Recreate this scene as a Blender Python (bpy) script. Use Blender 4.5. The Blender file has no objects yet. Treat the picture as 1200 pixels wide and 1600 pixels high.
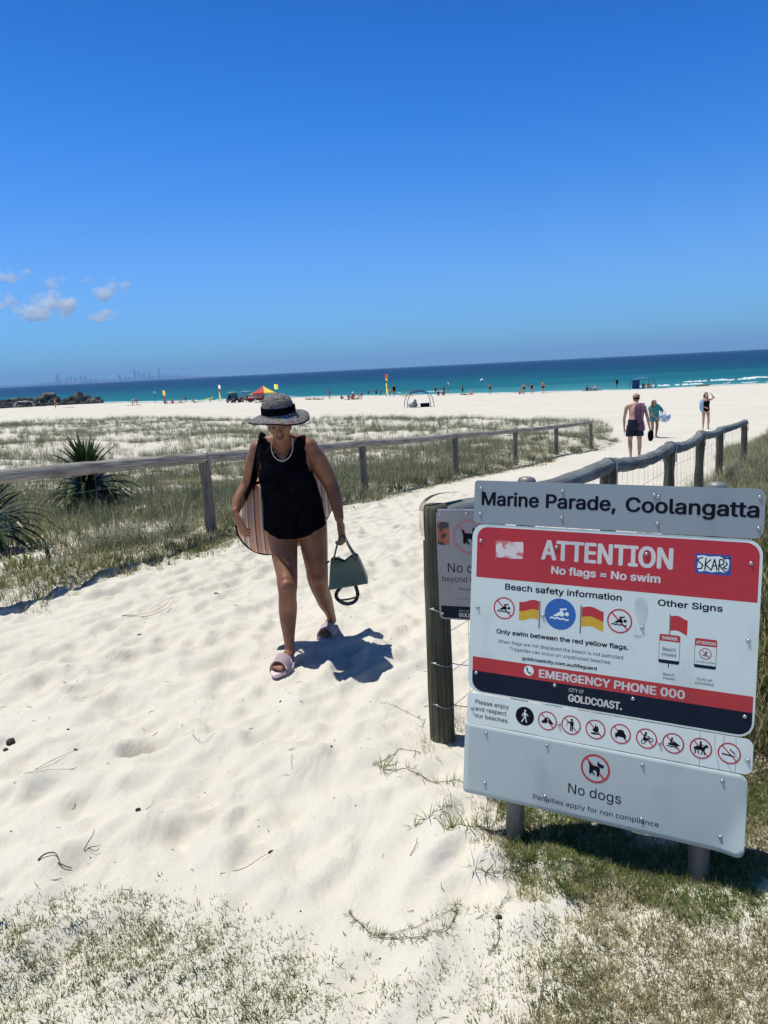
import bpy, bmesh, math, random
import numpy as np
from mathutils import Vector, Matrix, Euler

random.seed(7)
RNG = np.random.default_rng(11)
rad = math.radians
SC = bpy.context.scene
COL = SC.collection

# ------------------------------------------------------------------ camera, sky, sun, exposure
cam_data = bpy.data.cameras.new('camera')
cam = bpy.data.objects.new('camera', cam_data)
COL.objects.link(cam)
cam_data.sensor_fit = 'VERTICAL'
cam_data.sensor_height = 24.0
cam_data.lens = 24.0 * 1200.0 / 1600.0
cam_data.clip_start = 0.05
cam_data.clip_end = 60000
cam.matrix_world = Matrix.Translation((0, 0, 1.65)) @ Matrix.Rotation(rad(90 - 10.6066), 4, 'X') @ Matrix.Rotation(rad(-2.87955), 4, 'Z')
SC.camera = cam

SUN_DIR = Vector((-0.265, 0.118, 0.957)).normalized()      # towards the sun: high, from the left and a little ahead
SUN_EL = math.asin(SUN_DIR.z)
SUN_AZ = math.atan2(SUN_DIR.x, SUN_DIR.y)
world = bpy.data.worlds.new('World')
SC.world = world
world.use_nodes = True
wn, wl = world.node_tree.nodes, world.node_tree.links
wn.clear()
w_out = wn.new('ShaderNodeOutputWorld')
w_bg = wn.new('ShaderNodeBackground')
w_sky = wn.new('ShaderNodeTexSky')
w_sky.sky_type = 'NISHITA'
w_sky.sun_disc = False
w_sky.sun_elevation = SUN_EL
w_sky.sun_rotation = SUN_AZ
w_sky.altitude = 0
w_sky.air_density = 1.0
w_sky.dust_density = 0.3
w_sky.ozone_density = 4.0
w_hsv = wn.new('ShaderNodeHueSaturation')
w_hsv.inputs['Saturation'].default_value = 1.35
w_hsv.inputs['Value'].default_value = 1.0
wl.new(w_sky.outputs[0], w_hsv.inputs['Color'])
w_sep = wn.new('ShaderNodeSeparateColor')
w_com = wn.new('ShaderNodeCombineColor')
wl.new(w_hsv.outputs[0], w_sep.inputs[0])
for ch, (ex, k, cmp) in enumerate(((2.1, 15.5, 78.0), (1.8, 5.6, 8.0), (0.95, 1.60, 0.0))):      # the phone's deep, saturated, even blue
    a = wn.new('ShaderNodeMath'); a.operation = 'MULTIPLY'; a.inputs[1].default_value = 0.085
    b = wn.new('ShaderNodeMath'); b.operation = 'POWER'; b.inputs[1].default_value = ex
    c = wn.new('ShaderNodeMath'); c.operation = 'MULTIPLY'; c.inputs[1].default_value = k / 0.085
    d = wn.new('ShaderNodeMath'); d.operation = 'MULTIPLY_ADD'; d.inputs[1].default_value = cmp; d.inputs[2].default_value = 1.0
    e = wn.new('ShaderNodeMath'); e.operation = 'DIVIDE'
    wl.new(w_sep.outputs[ch], a.inputs[0]); wl.new(a.outputs[0], b.inputs[0]); wl.new(b.outputs[0], c.inputs[0])
    wl.new(b.outputs[0], d.inputs[0]); wl.new(c.outputs[0], e.inputs[0]); wl.new(d.outputs[0], e.inputs[1]); wl.new(e.outputs[0], w_com.inputs[ch])
# upper sky's green and blue dimmed so less blue fill reaches the shadows
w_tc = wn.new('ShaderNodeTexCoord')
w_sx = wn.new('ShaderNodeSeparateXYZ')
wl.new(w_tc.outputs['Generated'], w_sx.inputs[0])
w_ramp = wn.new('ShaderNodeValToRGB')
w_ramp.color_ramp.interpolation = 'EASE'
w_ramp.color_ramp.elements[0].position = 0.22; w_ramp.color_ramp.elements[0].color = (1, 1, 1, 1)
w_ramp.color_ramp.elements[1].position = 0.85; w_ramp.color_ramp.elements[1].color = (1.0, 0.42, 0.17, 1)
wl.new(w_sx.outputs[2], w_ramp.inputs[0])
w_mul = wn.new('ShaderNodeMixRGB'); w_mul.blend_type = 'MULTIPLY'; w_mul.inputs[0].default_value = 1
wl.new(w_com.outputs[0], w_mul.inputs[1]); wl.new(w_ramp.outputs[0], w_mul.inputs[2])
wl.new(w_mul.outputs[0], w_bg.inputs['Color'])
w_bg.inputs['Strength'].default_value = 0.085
wl.new(w_bg.outputs[0], w_out.inputs['Surface'])

sun_data = bpy.data.lights.new('sun', 'SUN')
sun_data.energy = 4.55
sun_data.angle = rad(0.53)
sun_data.color = (1.0, 0.955, 0.865)
sun = bpy.data.objects.new('sun', sun_data)
COL.objects.link(sun)
sun.rotation_euler = SUN_DIR.to_track_quat('Z', 'Y').to_euler()
sun.location = (-20, 10, 60)

SC.view_settings.view_transform = 'Standard'
SC.view_settings.look = 'None'
SC.view_settings.gamma = 1.0
SC.view_settings.exposure = 0.06
SC.view_settings.use_curve_mapping = False
SC.render.engine = 'CYCLES'
SC.cycles.max_bounces = 7
SC.cycles.diffuse_bounces = 3
SC.cycles.glossy_bounces = 3
SC.cycles.transmission_bounces = 4
SC.cycles.transparent_max_bounces = 12
SC.cycles.volume_bounces = 6
SC.cycles.caustics_reflective = False
SC.cycles.caustics_refractive = False
SC.cycles.use_denoising = True

# ------------------------------------------------------------------ helpers
def tag(o, label=None, cat=None, group=None, kind=None):
    if label: o['label'] = label
    if cat: o['category'] = cat
    if group: o['group'] = group
    if kind: o['kind'] = kind
    return o

def empty(name, loc=(0, 0, 0), rz=0.0, label=None, cat=None, group=None):
    o = bpy.data.objects.new(name, None)
    o.empty_display_size = 0.2
    o.location = loc
    o.rotation_euler = (0, 0, rz)
    COL.objects.link(o)
    return tag(o, label, cat, group)

def link_mesh(name, me, mats, parent=None, smooth=False):
    for m in (mats if isinstance(mats, (list, tuple)) else [mats]):
        me.materials.append(m)
    if smooth and len(me.polygons):
        me.polygons.foreach_set('use_smooth', [True] * len(me.polygons))
    o = bpy.data.objects.new(name, me)
    COL.objects.link(o)
    if parent: o.parent = parent
    return o

def share(name, me, parent=None, loc=(0, 0, 0), rot=(0, 0, 0), scale=(1, 1, 1)):
    o = bpy.data.objects.new(name, me)
    COL.objects.link(o)
    o.location, o.rotation_euler, o.scale = loc, rot, scale
    if parent: o.parent = parent
    return o

def from_bm(name, bm, mats, parent=None, smooth=False, autos=False):
    me = bpy.data.meshes.new(name)
    bmesh.ops.recalc_face_normals(bm, faces=bm.faces)
    bm.to_mesh(me)
    bm.free()
    o = link_mesh(name, me, mats, parent, smooth)
    return o

def children_of(o):
    return [c for c in o.children]

def copy_tree(o, parent=None):
    c = o.copy()
    COL.objects.link(c)
    if parent: c.parent = parent
    for ch in o.children:
        copy_tree(ch, c)
    return c

def V3(*a):
    return Vector(a)

def nodes_mat(name, rough=0.6, base=(0.5, 0.5, 0.5), metal=0.0, spec=0.5):
    m = bpy.data.materials.new(name)
    m.use_nodes = True
    nt = m.node_tree
    b = nt.nodes['Principled BSDF']
    b.inputs['Base Color'].default_value = (*base, 1)
    b.inputs['Roughness'].default_value = rough
    b.inputs['Metallic'].default_value = metal
    b.inputs['Specular IOR Level'].default_value = spec
    return m, nt, b

def mat_var(name, c1, c2, scale=8.0, rough=0.6, bump=0.0, bscale=None, metal=0.0, spec=0.4, stretch=(1, 1, 1), detail=5, coord='Object', lo=0.35, hi=0.65, rand=0.0, c3=None, bdist=0.01):
    """Principled with two- or three-colour noise, an optional bump and an optional per-object brightness change."""
    m, nt, b = nodes_mat(name, rough, c1, metal, spec)
    N, L = nt.nodes, nt.links
    tc = N.new('ShaderNodeTexCoord')
    mp = N.new('ShaderNodeMapping')
    mp.inputs['Scale'].default_value = stretch
    L.new(tc.outputs[coord], mp.inputs[0])
    no = N.new('ShaderNodeTexNoise')
    no.inputs['Scale'].default_value = scale
    no.inputs['Detail'].default_value = detail
    L.new(mp.outputs[0], no.inputs['Vector'])
    cr = N.new('ShaderNodeValToRGB')
    cr.color_ramp.elements[0].position = lo
    cr.color_ramp.elements[1].position = hi
    cr.color_ramp.elements[0].color = (*c1, 1)
    cr.color_ramp.elements[1].color = (*c2, 1)
    if c3:
        e = cr.color_ramp.elements.new(0.5 * (lo + hi))
        e.color = (*c3, 1)
    L.new(no.outputs[0], cr.inputs[0])
    col = cr.outputs[0]
    if rand:
        oi = N.new('ShaderNodeObjectInfo')
        mr = N.new('ShaderNodeMapRange')
        mr.inputs['To Min'].default_value = 1 - rand
        mr.inputs['To Max'].default_value = 1 + rand
        L.new(oi.outputs['Random'], mr.inputs[0])
        hs = N.new('ShaderNodeHueSaturation')
        L.new(mr.outputs[0], hs.inputs['Value'])
        L.new(col, hs.inputs['Color'])
        col = hs.outputs[0]
    L.new(col, b.inputs['Base Color'])
    if bump:
        n2 = N.new('ShaderNodeTexNoise')
        n2.inputs['Scale'].default_value = bscale or scale * 3
        n2.inputs['Detail'].default_value = 6
        L.new(mp.outputs[0], n2.inputs['Vector'])
        bp = N.new('ShaderNodeBump')
        bp.inputs['Strength'].default_value = bump
        bp.inputs['Distance'].default_value = bdist
        L.new(n2.outputs[0], bp.inputs['Height'])
        L.new(bp.outputs[0], b.inputs['Normal'])
    return m

def box_bm(bm, c, s, R=None, mi=0, bevel=0.0):
    g = bmesh.ops.create_cube(bm, size=1.0)
    vs = g['verts']
    for v in vs:
        p = Vector((v.co.x * s[0], v.co.y * s[1], v.co.z * s[2]))
        if R is not None: p = R @ p
        v.co = p + Vector(c)
    fs = list({f for v in vs for f in v.link_faces})
    for f in fs: f.material_index = mi
    if bevel:
        es = list({e for v in vs for e in v.link_edges})
        r = bmesh.ops.bevel(bm, geom=es, offset=bevel, segments=2, affect='EDGES', profile=0.7)
        for f in r['faces']: f.material_index = mi
    return vs

def catmull(P, k):
    """P: list of tuples; returns k points for each span, smooth through them."""
    P = [np.array(p, float) for p in P]
    if len(P) < 3 or k <= 1: 
        if k <= 1: return P
        return [P[0] + (P[1] - P[0]) * t for t in np.linspace(0, 1, k + 1)]
    out = []
    E = [2 * P[0] - P[1]] + P + [2 * P[-1] - P[-2]]
    for i in range(1, len(E) - 2):
        a, b, c, d = E[i - 1:i + 3]
        for t in np.arange(k) / k:
            out.append(0.5 * ((2 * b) + (-a + c) * t + (2 * a - 5 * b + 4 * c - d) * t * t + (-a + 3 * b - 3 * c + d) * t ** 3))
    out.append(P[-1])
    return out

def tube_bm(bm, pts, n=10, wax=None, k=1, mi=0, cap=True, twist=0.0, close=False):
    """pts: (x,y,z,r) or (x,y,z,rw,rd); wax = direction of the rw half-width."""
    pts = [tuple(p) if len(p) == 5 else (p[0], p[1], p[2], p[3], p[3]) for p in pts]
    P = catmull(pts, k) if k > 1 else [np.array(p, float) for p in pts]
    rings = []
    m = len(P)
    up = Vector(wax).normalized() if wax is not None else None
    prev = None
    for i, p in enumerate(P):
        a = P[(i - 1) % m] if (close or i > 0) else P[i]
        b = P[(i + 1) % m] if (close or i < m - 1) else P[i]
        t = Vector((b - a)[:3])
        t = t.normalized() if t.length > 1e-9 else Vector((0, 0, 1))
        if up is not None:
            u = up - t * up.dot(t)
            if u.length < 1e-3: u = prev or t.orthogonal()
        elif prev is not None:
            u = prev - t * prev.dot(t)
        else:
            u = t.orthogonal()
        u = u.normalized()
        prev = u.copy()
        w = t.cross(u)
        c = Vector(p[:3])
        r = []
        for j in range(n):
            an = 2 * math.pi * j / n + twist * i
            r.append(bm.verts.new(c + u * (math.cos(an) * max(p[3], 1e-5)) + w * (math.sin(an) * max(p[4], 1e-5))))
        rings.append(r)
    cnt = m if close else m - 1
    for i in range(cnt):
        A, B = rings[i], rings[(i + 1) % m]
        for j in range(n):
            f = bm.faces.new((A[j], A[(j + 1) % n], B[(j + 1) % n], B[j]))
            f.material_index = mi
    if cap and not close:
        f = bm.faces.new(list(reversed(rings[0]))); f.material_index = mi
        f = bm.faces.new(rings[-1]); f.material_index = mi
    return rings

def ball_bm(bm, c, r, R=None, seg=12, rings=8, mi=0):
    if not hasattr(r, '__len__'): r = (r, r, r)
    g = bmesh.ops.create_uvsphere(bm, u_segments=seg, v_segments=rings, radius=1.0)
    for v in g['verts']:
        p = Vector((v.co.x * r[0], v.co.y * r[1], v.co.z * r[2]))
        if R is not None: p = R @ p
        v.co = p + Vector(c)
    for f in {f for v in g['verts'] for f in v.link_faces}: f.material_index = mi
    return g['verts']

def tube_obj(name, pts, mat, parent=None, n=10, k=1, wax=None, smooth=True, close=False):
    bm = bmesh.new()
    tube_bm(bm, pts, n=n, wax=wax, k=k, close=close)
    return from_bm(name, bm, mat, parent, smooth)

def revolve_bm(bm, prof, n=32, R=None, c=(0, 0, 0), mi=0, wob=None):
    """prof: (radius, z) pairs."""
    rings = []
    for i, (r, z) in enumerate(prof):
        ring = []
        for j in range(n):
            a = 2 * math.pi * j / n
            rr, zz = (r, z) if wob is None else wob(r, z, a, i)
            p = Vector((rr * math.cos(a), rr * math.sin(a), zz))
            if R is not None: p = R @ p
            ring.append(bm.verts.new(p + Vector(c)))
        rings.append(ring)
    for A, B in zip(rings, rings[1:]):
        for j in range(n):
            f = bm.faces.new((A[j], A[(j + 1) % n], B[(j + 1) % n], B[j]))
            f.material_index = mi
    return rings

def remesh(name, bm, voxel, mat, parent=None, smooth_it=3, pred=None, offset=0.0, solid=0.0, factor=0.5):
    """Fuses everything in bm into one continuous skin."""
    me = bpy.data.meshes.new(name + '_src')
    bmesh.ops.recalc_face_normals(bm, faces=bm.faces)
    bm.to_mesh(me); bm.free()
    o = bpy.data.objects.new(name + '_src', me)
    COL.objects.link(o)
    md = o.modifiers.new('r', 'REMESH'); md.mode = 'VOXEL'; md.voxel_size = voxel; md.adaptivity = 0
    if smooth_it:
        s = o.modifiers.new('s', 'SMOOTH'); s.factor = factor; s.iterations = smooth_it
    dg = bpy.context.evaluated_depsgraph_get()
    res = bpy.data.meshes.new_from_object(o.evaluated_get(dg))
    bpy.data.objects.remove(o); bpy.data.meshes.remove(me)
    res.name = name
    if pred or offset or solid:
        b2 = bmesh.new(); b2.from_mesh(res)
        if pred:
            kill = [f for f in b2.faces if not pred(f.calc_center_median())]
            bmesh.ops.delete(b2, geom=kill, context='FACES')
            for _ in range(8):                                   # an even cut edge
                bd = [e for e in b2.edges if e.is_boundary]
                acc = {}
                for e in bd:
                    p_, q_ = e.verts
                    acc.setdefault(p_, []).append(q_.co.copy()); acc.setdefault(q_, []).append(p_.co.copy())
                for v, l_ in acc.items():
                    if len(l_) == 2: v.co = v.co * .5 + (l_[0] + l_[1]) * .25
        b2.normal_update()
        if offset:
            for v in b2.verts: v.co += v.normal * offset
        if solid:
            bmesh.ops.solidify(b2, geom=b2.faces[:], thickness=solid)
        b2.to_mesh(res); b2.free()
    return link_mesh(name, res, mat, parent, True)

def smoothstep(a, b, x):
    t = np.clip((x - a) / (b - a), 0, 1)
    return t * t * (3 - 2 * t)

class Fbm:
    def __init__(self, seed, n=128):
        self.g = np.random.default_rng(seed).random((n, n)); self.n = n
    def base(self, x, y):
        xi, yi = np.floor(x).astype(int), np.floor(y).astype(int)
        fx, fy = x - xi, y - yi
        fx = fx * fx * (3 - 2 * fx); fy = fy * fy * (3 - 2 * fy)
        n, g = self.n, self.g
        a = g[xi % n, yi % n]; b = g[(xi + 1) % n, yi % n]; c = g[xi % n, (yi + 1) % n]; d = g[(xi + 1) % n, (yi + 1) % n]
        return (a * (1 - fx) + b * fx) * (1 - fy) + (c * (1 - fx) + d * fx) * fy
    def __call__(self, x, y, octaves=3):
        x = np.asarray(x, float); y = np.asarray(y, float)
        s, a, t = 0, 0.5, 0
        for k in range(octaves):
            s = s + a * self.base(x * 2 ** k + 17.3 * k, y * 2 ** k - 9.1 * k); t += a; a *= 0.5
        return s / t
F1, F2, F3 = Fbm(1), Fbm(2), Fbm(3)

# ------------------------------------------------------------------ the lie of the land
FENCE_L = [(-7.5, 1.0), (-5.2, 3.35), (-3.18, 5.42), (-1.87, 8.08), (-0.30, 12.3), (1.49, 15.4), (3.2, 18.2), (4.9, 21.4), (6.6, 24.1)]
FENCE_R = [(0.208, 3.142), (1.51, 5.08), (2.58, 6.83), (3.74, 8.95), (4.86, 10.97), (6.22, 13.1)]
EDGE_L = np.array([(-60, -40), (-9, 0.0)] + FENCE_L[1:] + [(8.6, 29), (11, 36), (13.0, 44), (14, 60), (20, 120)])
EDGE_R = np.array([(0.55, -40), (0.42, 1.2), (0.30, 2.4)] + FENCE_R + [(7.3, 15.8), (8.8, 19.0), (12.8, 26.5), (17.0, 34), (23.5, 44), (40, 60), (100, 120)])
def x_left(y): return np.interp(y, EDGE_L[:, 1], EDGE_L[:, 0])
def x_veg(y): return x_left(y) + 0.36 * smoothstep(5.6, 7.6, y)      # the plants spill past the fence
def x_right(y): return np.interp(y, EDGE_R[:, 1], EDGE_R[:, 0])
AZ = [-90, -40, -26, -19.5, -13.5, -5.7, 0.4, 10.7, 18.7, 26.7, 40, 90]
SHORE = [400, 280, 215, 193, 160, 149, 136, 119, 115, 121, 150, 400]
CREST = [80, 66, 60, 57, 55, 51, 48, 45.5, 45, 44, 44, 44]
LIFT = [1.7, 1.6, 1.55, 1.25, 1.0, 0.75, 0.58, 0.55, 0.55, 0.45, 0.5, 0.5]
SEA_Z = -3.05

def base_z(x, y):
    x = np.asarray(x, float); y = np.asarray(y, float)
    r = np.hypot(x, y)
    az = np.degrees(np.arctan2(x, y))
    azc = np.clip(az, -90, 90)
    front = np.clip(np.cos(np.radians(az)) / 0.4, 0, 1)
    re = r * front
    g = np.interp(re, [0, 5.0, 7.2, 8.5, 12.3, 15.5, 18.5, 22, 25, 35, 40, 60], [0, 0, -0.02, -.1, -.4, -.6, -.82, -1.0, -1.22, -1.7, -2.0, -2.42])
    sh = np.interp(azc, AZ, SHORE)
    t = (re - 60) / (sh - 60)
    g = np.where(re > 60, -2.42 - 0.62 * t, g)
    g = np.where(t > 1, np.maximum(-3.04 - (re - sh) * 0.03, -6.0), g)
    # dunes either side of the path
    latl = x_left(y) - x
    latr = x - x_right(y)
    cr = np.interp(azc, AZ, CREST)
    lift = np.interp(azc, AZ, LIFT)
    side = np.maximum(smoothstep(-0.2, 9.0, latl), smoothstep(0.2, 9.0, latr))
    along = smoothstep(9, 50, re) * (1 - smoothstep(cr + 1, cr + 13, re))
    g = g + side * along * lift
    veg = np.maximum(smoothstep(-0.1, 1.0, latl), smoothstep(0.3, 1.2, latr)) * smoothstep(3.5, 9, re)
    hum = (F1(x * 0.28, y * 0.28, 3) - 0.5) * 0.75 + (F2(x * 1.1, y * 1.1, 2) - 0.5) * 0.16
    fade = 1 - smoothstep(cr + 3, cr + 12, re)
    g = g + hum * veg * fade * np.clip(re / 22, 0.25, 1.0)
    # a low bank under the plants at the path's edge
    g = g + 0.09 * smoothstep(-0.45, 0.35, latl) * (1 - smoothstep(30, 40, re)) * smoothstep(2, 5, y)
    g = g + 0.10 * smoothstep(0.25, 0.9, latr) * (1 - smoothstep(25, 40, re)) * smoothstep(1.0, 3.0, y)
    g = g + 0.30 * smoothstep(0.15, 1.6, latr) * smoothstep(5.5, 9.0, y) * (1 - smoothstep(18, 26, re))
    g = g + 0.24 * smoothstep(-0.7, 0.4, latr) * smoothstep(7.5, 11.5, y) * (1 - smoothstep(17, 24, re))
    # soft undulations of the bare beach
    g = g + (F3(x * 0.12, y * 0.12, 2) - 0.5) * 0.10 * smoothstep(20, 30, re) * (1 - smoothstep(90, 115, re))
    return g

X0, X1, Y0, Y1, ST = -4.6, 3.6, 1.1, 13.0, 0.026
fx = np.arange(X0, X1, ST); fy = np.arange(Y0, Y1, ST)
MIC = np.zeros((len(fx), len(fy)))
def stamp(cx, cy, a, b, th, depth, rim):
    R = max(a, b) * 2.0
    i0, i1 = int((cx - R - X0) / ST), int((cx + R - X0) / ST) + 1
    j0, j1 = int((cy - R - Y0) / ST), int((cy + R - Y0) / ST) + 1
    i0, j0 = max(i0, 0), max(j0, 0)
    i1, j1 = min(i1, len(fx)), min(j1, len(fy))
    if i1 <= i0 or j1 <= j0: return
    XX, YY = np.meshgrid(fx[i0:i1] - cx, fy[j0:j1] - cy, indexing='ij')
    u = (XX * math.cos(th) + YY * math.sin(th)) / a
    v = (-XX * math.sin(th) + YY * math.cos(th)) / b
    q = np.sqrt(u * u + v * v) * (1 + 0.12 * np.sin(3 * np.arctan2(v, u) + cx * 9))
    MIC[i0:i1, j0:j1] += depth * (-np.exp(-(q / 0.85) ** 4) + rim * np.exp(-((q - 1.12) / 0.30) ** 2))
for i in range(1700):
    cx, cy = random.uniform(X0, X1), random.uniform(Y0, Y1)
    big = random.random()
    a = random.uniform(0.11, 0.21) * (1.3 if big > 0.8 else 1); b = a * random.uniform(0.42, 0.7)
    stamp(cx, cy, a, b, random.gauss(1.25, 0.45), random.uniform(0.007, 0.024), random.uniform(0.25, 0.7))
for i in range(4200):
    cx, cy = random.uniform(X0, X1), random.uniform(Y0, Y1)
    a = random.uniform(0.045, 0.10)
    stamp(cx, cy, a, a * random.uniform(0.5, 0.85), random.gauss(1.0, 0.7), random.uniform(0.003, 0.010), random.uniform(0.2, 0.8))
GX, GY = np.meshgrid(fx, fy, indexing='ij')
MIC += (F2(GX * 3.1 + GY * 1.2, GY * 3.1 - GX * 0.8, 3) - 0.5) * 0.06 + (F3((GX * 0.86 - GY * 0.5) * 9, (GX * 0.5 + GY * 0.86) * 3.2, 3) - 0.5) * 0.011
def ridged(f, x, y, sharp=1.6): return (1 - np.abs(2 * f(x, y, 2) - 1)) ** sharp
MIC += ridged(F1, (GX * 0.80 - GY * 0.60) * 4.2, (GX * 0.60 + GY * 0.80) * 2.1, 3.0) * 0.040 + ridged(F2, (GX * 0.86 - GY * 0.5) * 7.5 + 5, (GX * 0.5 + GY * 0.86) * 4.0, 3.0) * 0.016
w = 1.0 - np.maximum(smoothstep(0.0, 0.6, x_left(GY) - GX), smoothstep(0.0, 0.5, GX - x_right(GY))) * 0.75
w *= smoothstep(1.1, 2.6, GY) * 0.7 + 0.3
w *= smoothstep(X0, X0 + 0.5, GX) * (1 - smoothstep(X1 - 0.5, X1, GX)) * (1 - smoothstep(Y1 - 2.0, Y1, GY)) * smoothstep(Y0, Y0 + 0.3, GY)
MIC *= w
def micro(x, y):
    x = np.asarray(x, float); y = np.asarray(y, float)
    u = np.clip((x - X0) / ST, 0, len(fx) - 1.001); v = np.clip((y - Y0) / ST, 0, len(fy) - 1.001)
    i, j = u.astype(int), v.astype(int)
    fu, fv = u - i, v - j
    z = (MIC[i, j] * (1 - fu) + MIC[i + 1, j] * fu) * (1 - fv) + (MIC[i, j + 1] * (1 - fu) + MIC[i + 1, j + 1] * fu) * fv
    ins = (x > X0) & (x < X1) & (y > Y0) & (y < Y1)
    return np.where(ins, z, 0)
def gz(x, y):
    r = base_z(x, y) + micro(x, y)
    return float(r) if np.ndim(r) == 0 else r

# ------------------------------------------------------------------ sand
def sand_material():
    m, nt, b = nodes_mat('sand', 0.95, (0.55, 0.52, 0.45), spec=0.15)
    N, L = nt.nodes, nt.links
    geo = N.new('ShaderNodeNewGeometry')
    n1 = N.new('ShaderNodeTexNoise'); n1.inputs['Scale'].default_value = 0.35; n1.inputs['Detail'].default_value = 6
    n2 = N.new('ShaderNodeTexNoise'); n2.inputs['Scale'].default_value = 260; n2.inputs['Detail'].default_value = 3
    n3 = N.new('ShaderNodeTexNoise'); n3.inputs['Scale'].default_value = 5.0; n3.inputs['Detail'].default_value = 7
    for n in (n1, n2, n3): L.new(geo.outputs['Position'], n.inputs['Vector'])
    c1 = N.new('ShaderNodeValToRGB')
    c1.color_ramp.elements[0].position = 0.35; c1.color_ramp.elements[0].color = (0.60, 0.572, 0.500, 1)
    c1.color_ramp.elements[1].position = 0.65; c1.color_ramp.elements[1].color = (0.65, 0.622, 0.55, 1)
    L.new(n1.outputs[0], c1.inputs[0])
    mx = N.new('ShaderNodeMixRGB'); mx.blend_type = 'MULTIPLY'; mx.inputs[0].default_value = 1.0
    c2 = N.new('ShaderNodeValToRGB')
    c2.color_ramp.elements[0].position = 0.28; c2.color_ramp.elements[0].color = (0.80, 0.79, 0.77, 1)
    c2.color_ramp.elements[1].position = 0.50; c2.color_ramp.elements[1].color = (1, 1, 1, 1)
    L.new(n2.outputs[0], c2.inputs[0])
    L.new(c1.outputs[0], mx.inputs[1]); L.new(c2.outputs[0], mx.inputs[2])
    # wet sand along the waterline, by height
    sep = N.new('ShaderNodeSeparateXYZ'); L.new(geo.outputs['Position'], sep.inputs[0])
    mr = N.new('ShaderNodeMapRange'); mr.inputs['From Min'].default_value = -3.05; mr.inputs['From Max'].default_value = -2.985
    mr.inputs['To Min'].default_value = 1.0; mr.inputs['To Max'].default_value = 0.0
    L.new(sep.outputs[2], mr.inputs[0])
    mw = N.new('ShaderNodeMixRGB'); mw.inputs[2].default_value = (0.30, 0.27, 0.22, 1)
    L.new(mr.outputs[0], mw.inputs[0]); L.new(mx.outputs[0], mw.inputs[1])
    L.new(mw.outputs[0], b.inputs['Base Color'])
    ad = N.new('ShaderNodeMath'); ad.operation = 'MULTIPLY_ADD'; ad.inputs[1].default_value = 6.0
    L.new(n3.outputs[0], ad.inputs[0]); L.new(n2.outputs[0], ad.inputs[2])
    bp = N.new('ShaderNodeBump'); bp.inputs['Strength'].default_value = 0.45; bp.inputs['Distance'].default_value = 0.0022
    n4 = N.new('ShaderNodeTexNoise'); n4.inputs['Scale'].default_value = 1.9; n4.inputs['Detail'].default_value = 4; n4.inputs['Distortion'].default_value = 0.5
    mp4 = N.new('ShaderNodeMapping'); mp4.inputs['Rotation'].default_value = (0, 0, rad(-30)); mp4.inputs['Scale'].default_value = (1.8, 1.0, 1)
    L.new(geo.outputs['Position'], mp4.inputs[0]); L.new(mp4.outputs[0], n4.inputs['Vector'])
    b4 = N.new('ShaderNodeBump'); b4.inputs['Strength'].default_value = 1.0; b4.inputs['Distance'].default_value = 0.05
    L.new(n4.outputs[0], b4.inputs['Height']); L.new(b4.outputs[0], bp.inputs['Normal'])
    L.new(ad.outputs[0], bp.inputs['Height']); L.new(bp.outputs[0], b.inputs['Normal'])
    return m
M_SAND = sand_material()

def grow(start, end, step, rate):
    out, p, s = [], start, step
    sg = 1 if end > start else -1
    while (end - p) * sg > 0:
        s *= rate; p += sg * s; out.append(p)
    return out
xs = np.array(sorted(grow(X0, -25000, ST, 1.065)) + list(fx) + grow(fx[-1], 25000, ST, 1.065))
ys = np.array(sorted(grow(Y0, -25000, ST, 1.16)) + list(fy) + grow(fy[-1], 900, ST, 1.045))
GX, GY = np.meshgrid(xs, ys, indexing='ij')
GZ = base_z(GX, GY) + micro(GX, GY)
nx, ny = len(xs), len(ys)
verts = np.stack([GX, GY, GZ], -1).reshape(-1, 3)
idx = np.arange(nx * ny).reshape(nx, ny)
quads = np.stack([idx[:-1, :-1], idx[1:, :-1], idx[1:, 1:], idx[:-1, 1:]], -1).reshape(-1, 4)
def np_mesh(name, verts, faces, mat, kind_smooth=True):
    me = bpy.data.meshes.new(name)
    me.vertices.add(len(verts)); me.vertices.foreach_set('co', np.asarray(verts, np.float32).ravel())
    k = faces.shape[1]
    me.loops.add(faces.size); me.loops.foreach_set('vertex_index', faces.astype(np.int32).ravel())
    me.polygons.add(len(faces)); me.polygons.foreach_set('loop_start', np.arange(0, faces.size, k, dtype=np.int32))
    me.polygons.foreach_set('use_smooth', np.full(len(faces), kind_smooth))
    me.update(calc_edges=True)
    return link_mesh(name, me, mat)
sand = np_mesh('beach_sand', verts, quads, M_SAND)
tag(sand, 'pale trodden beach sand of the path, dunes and shore', kind='structure')
print('ground verts', len(verts))

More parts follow.
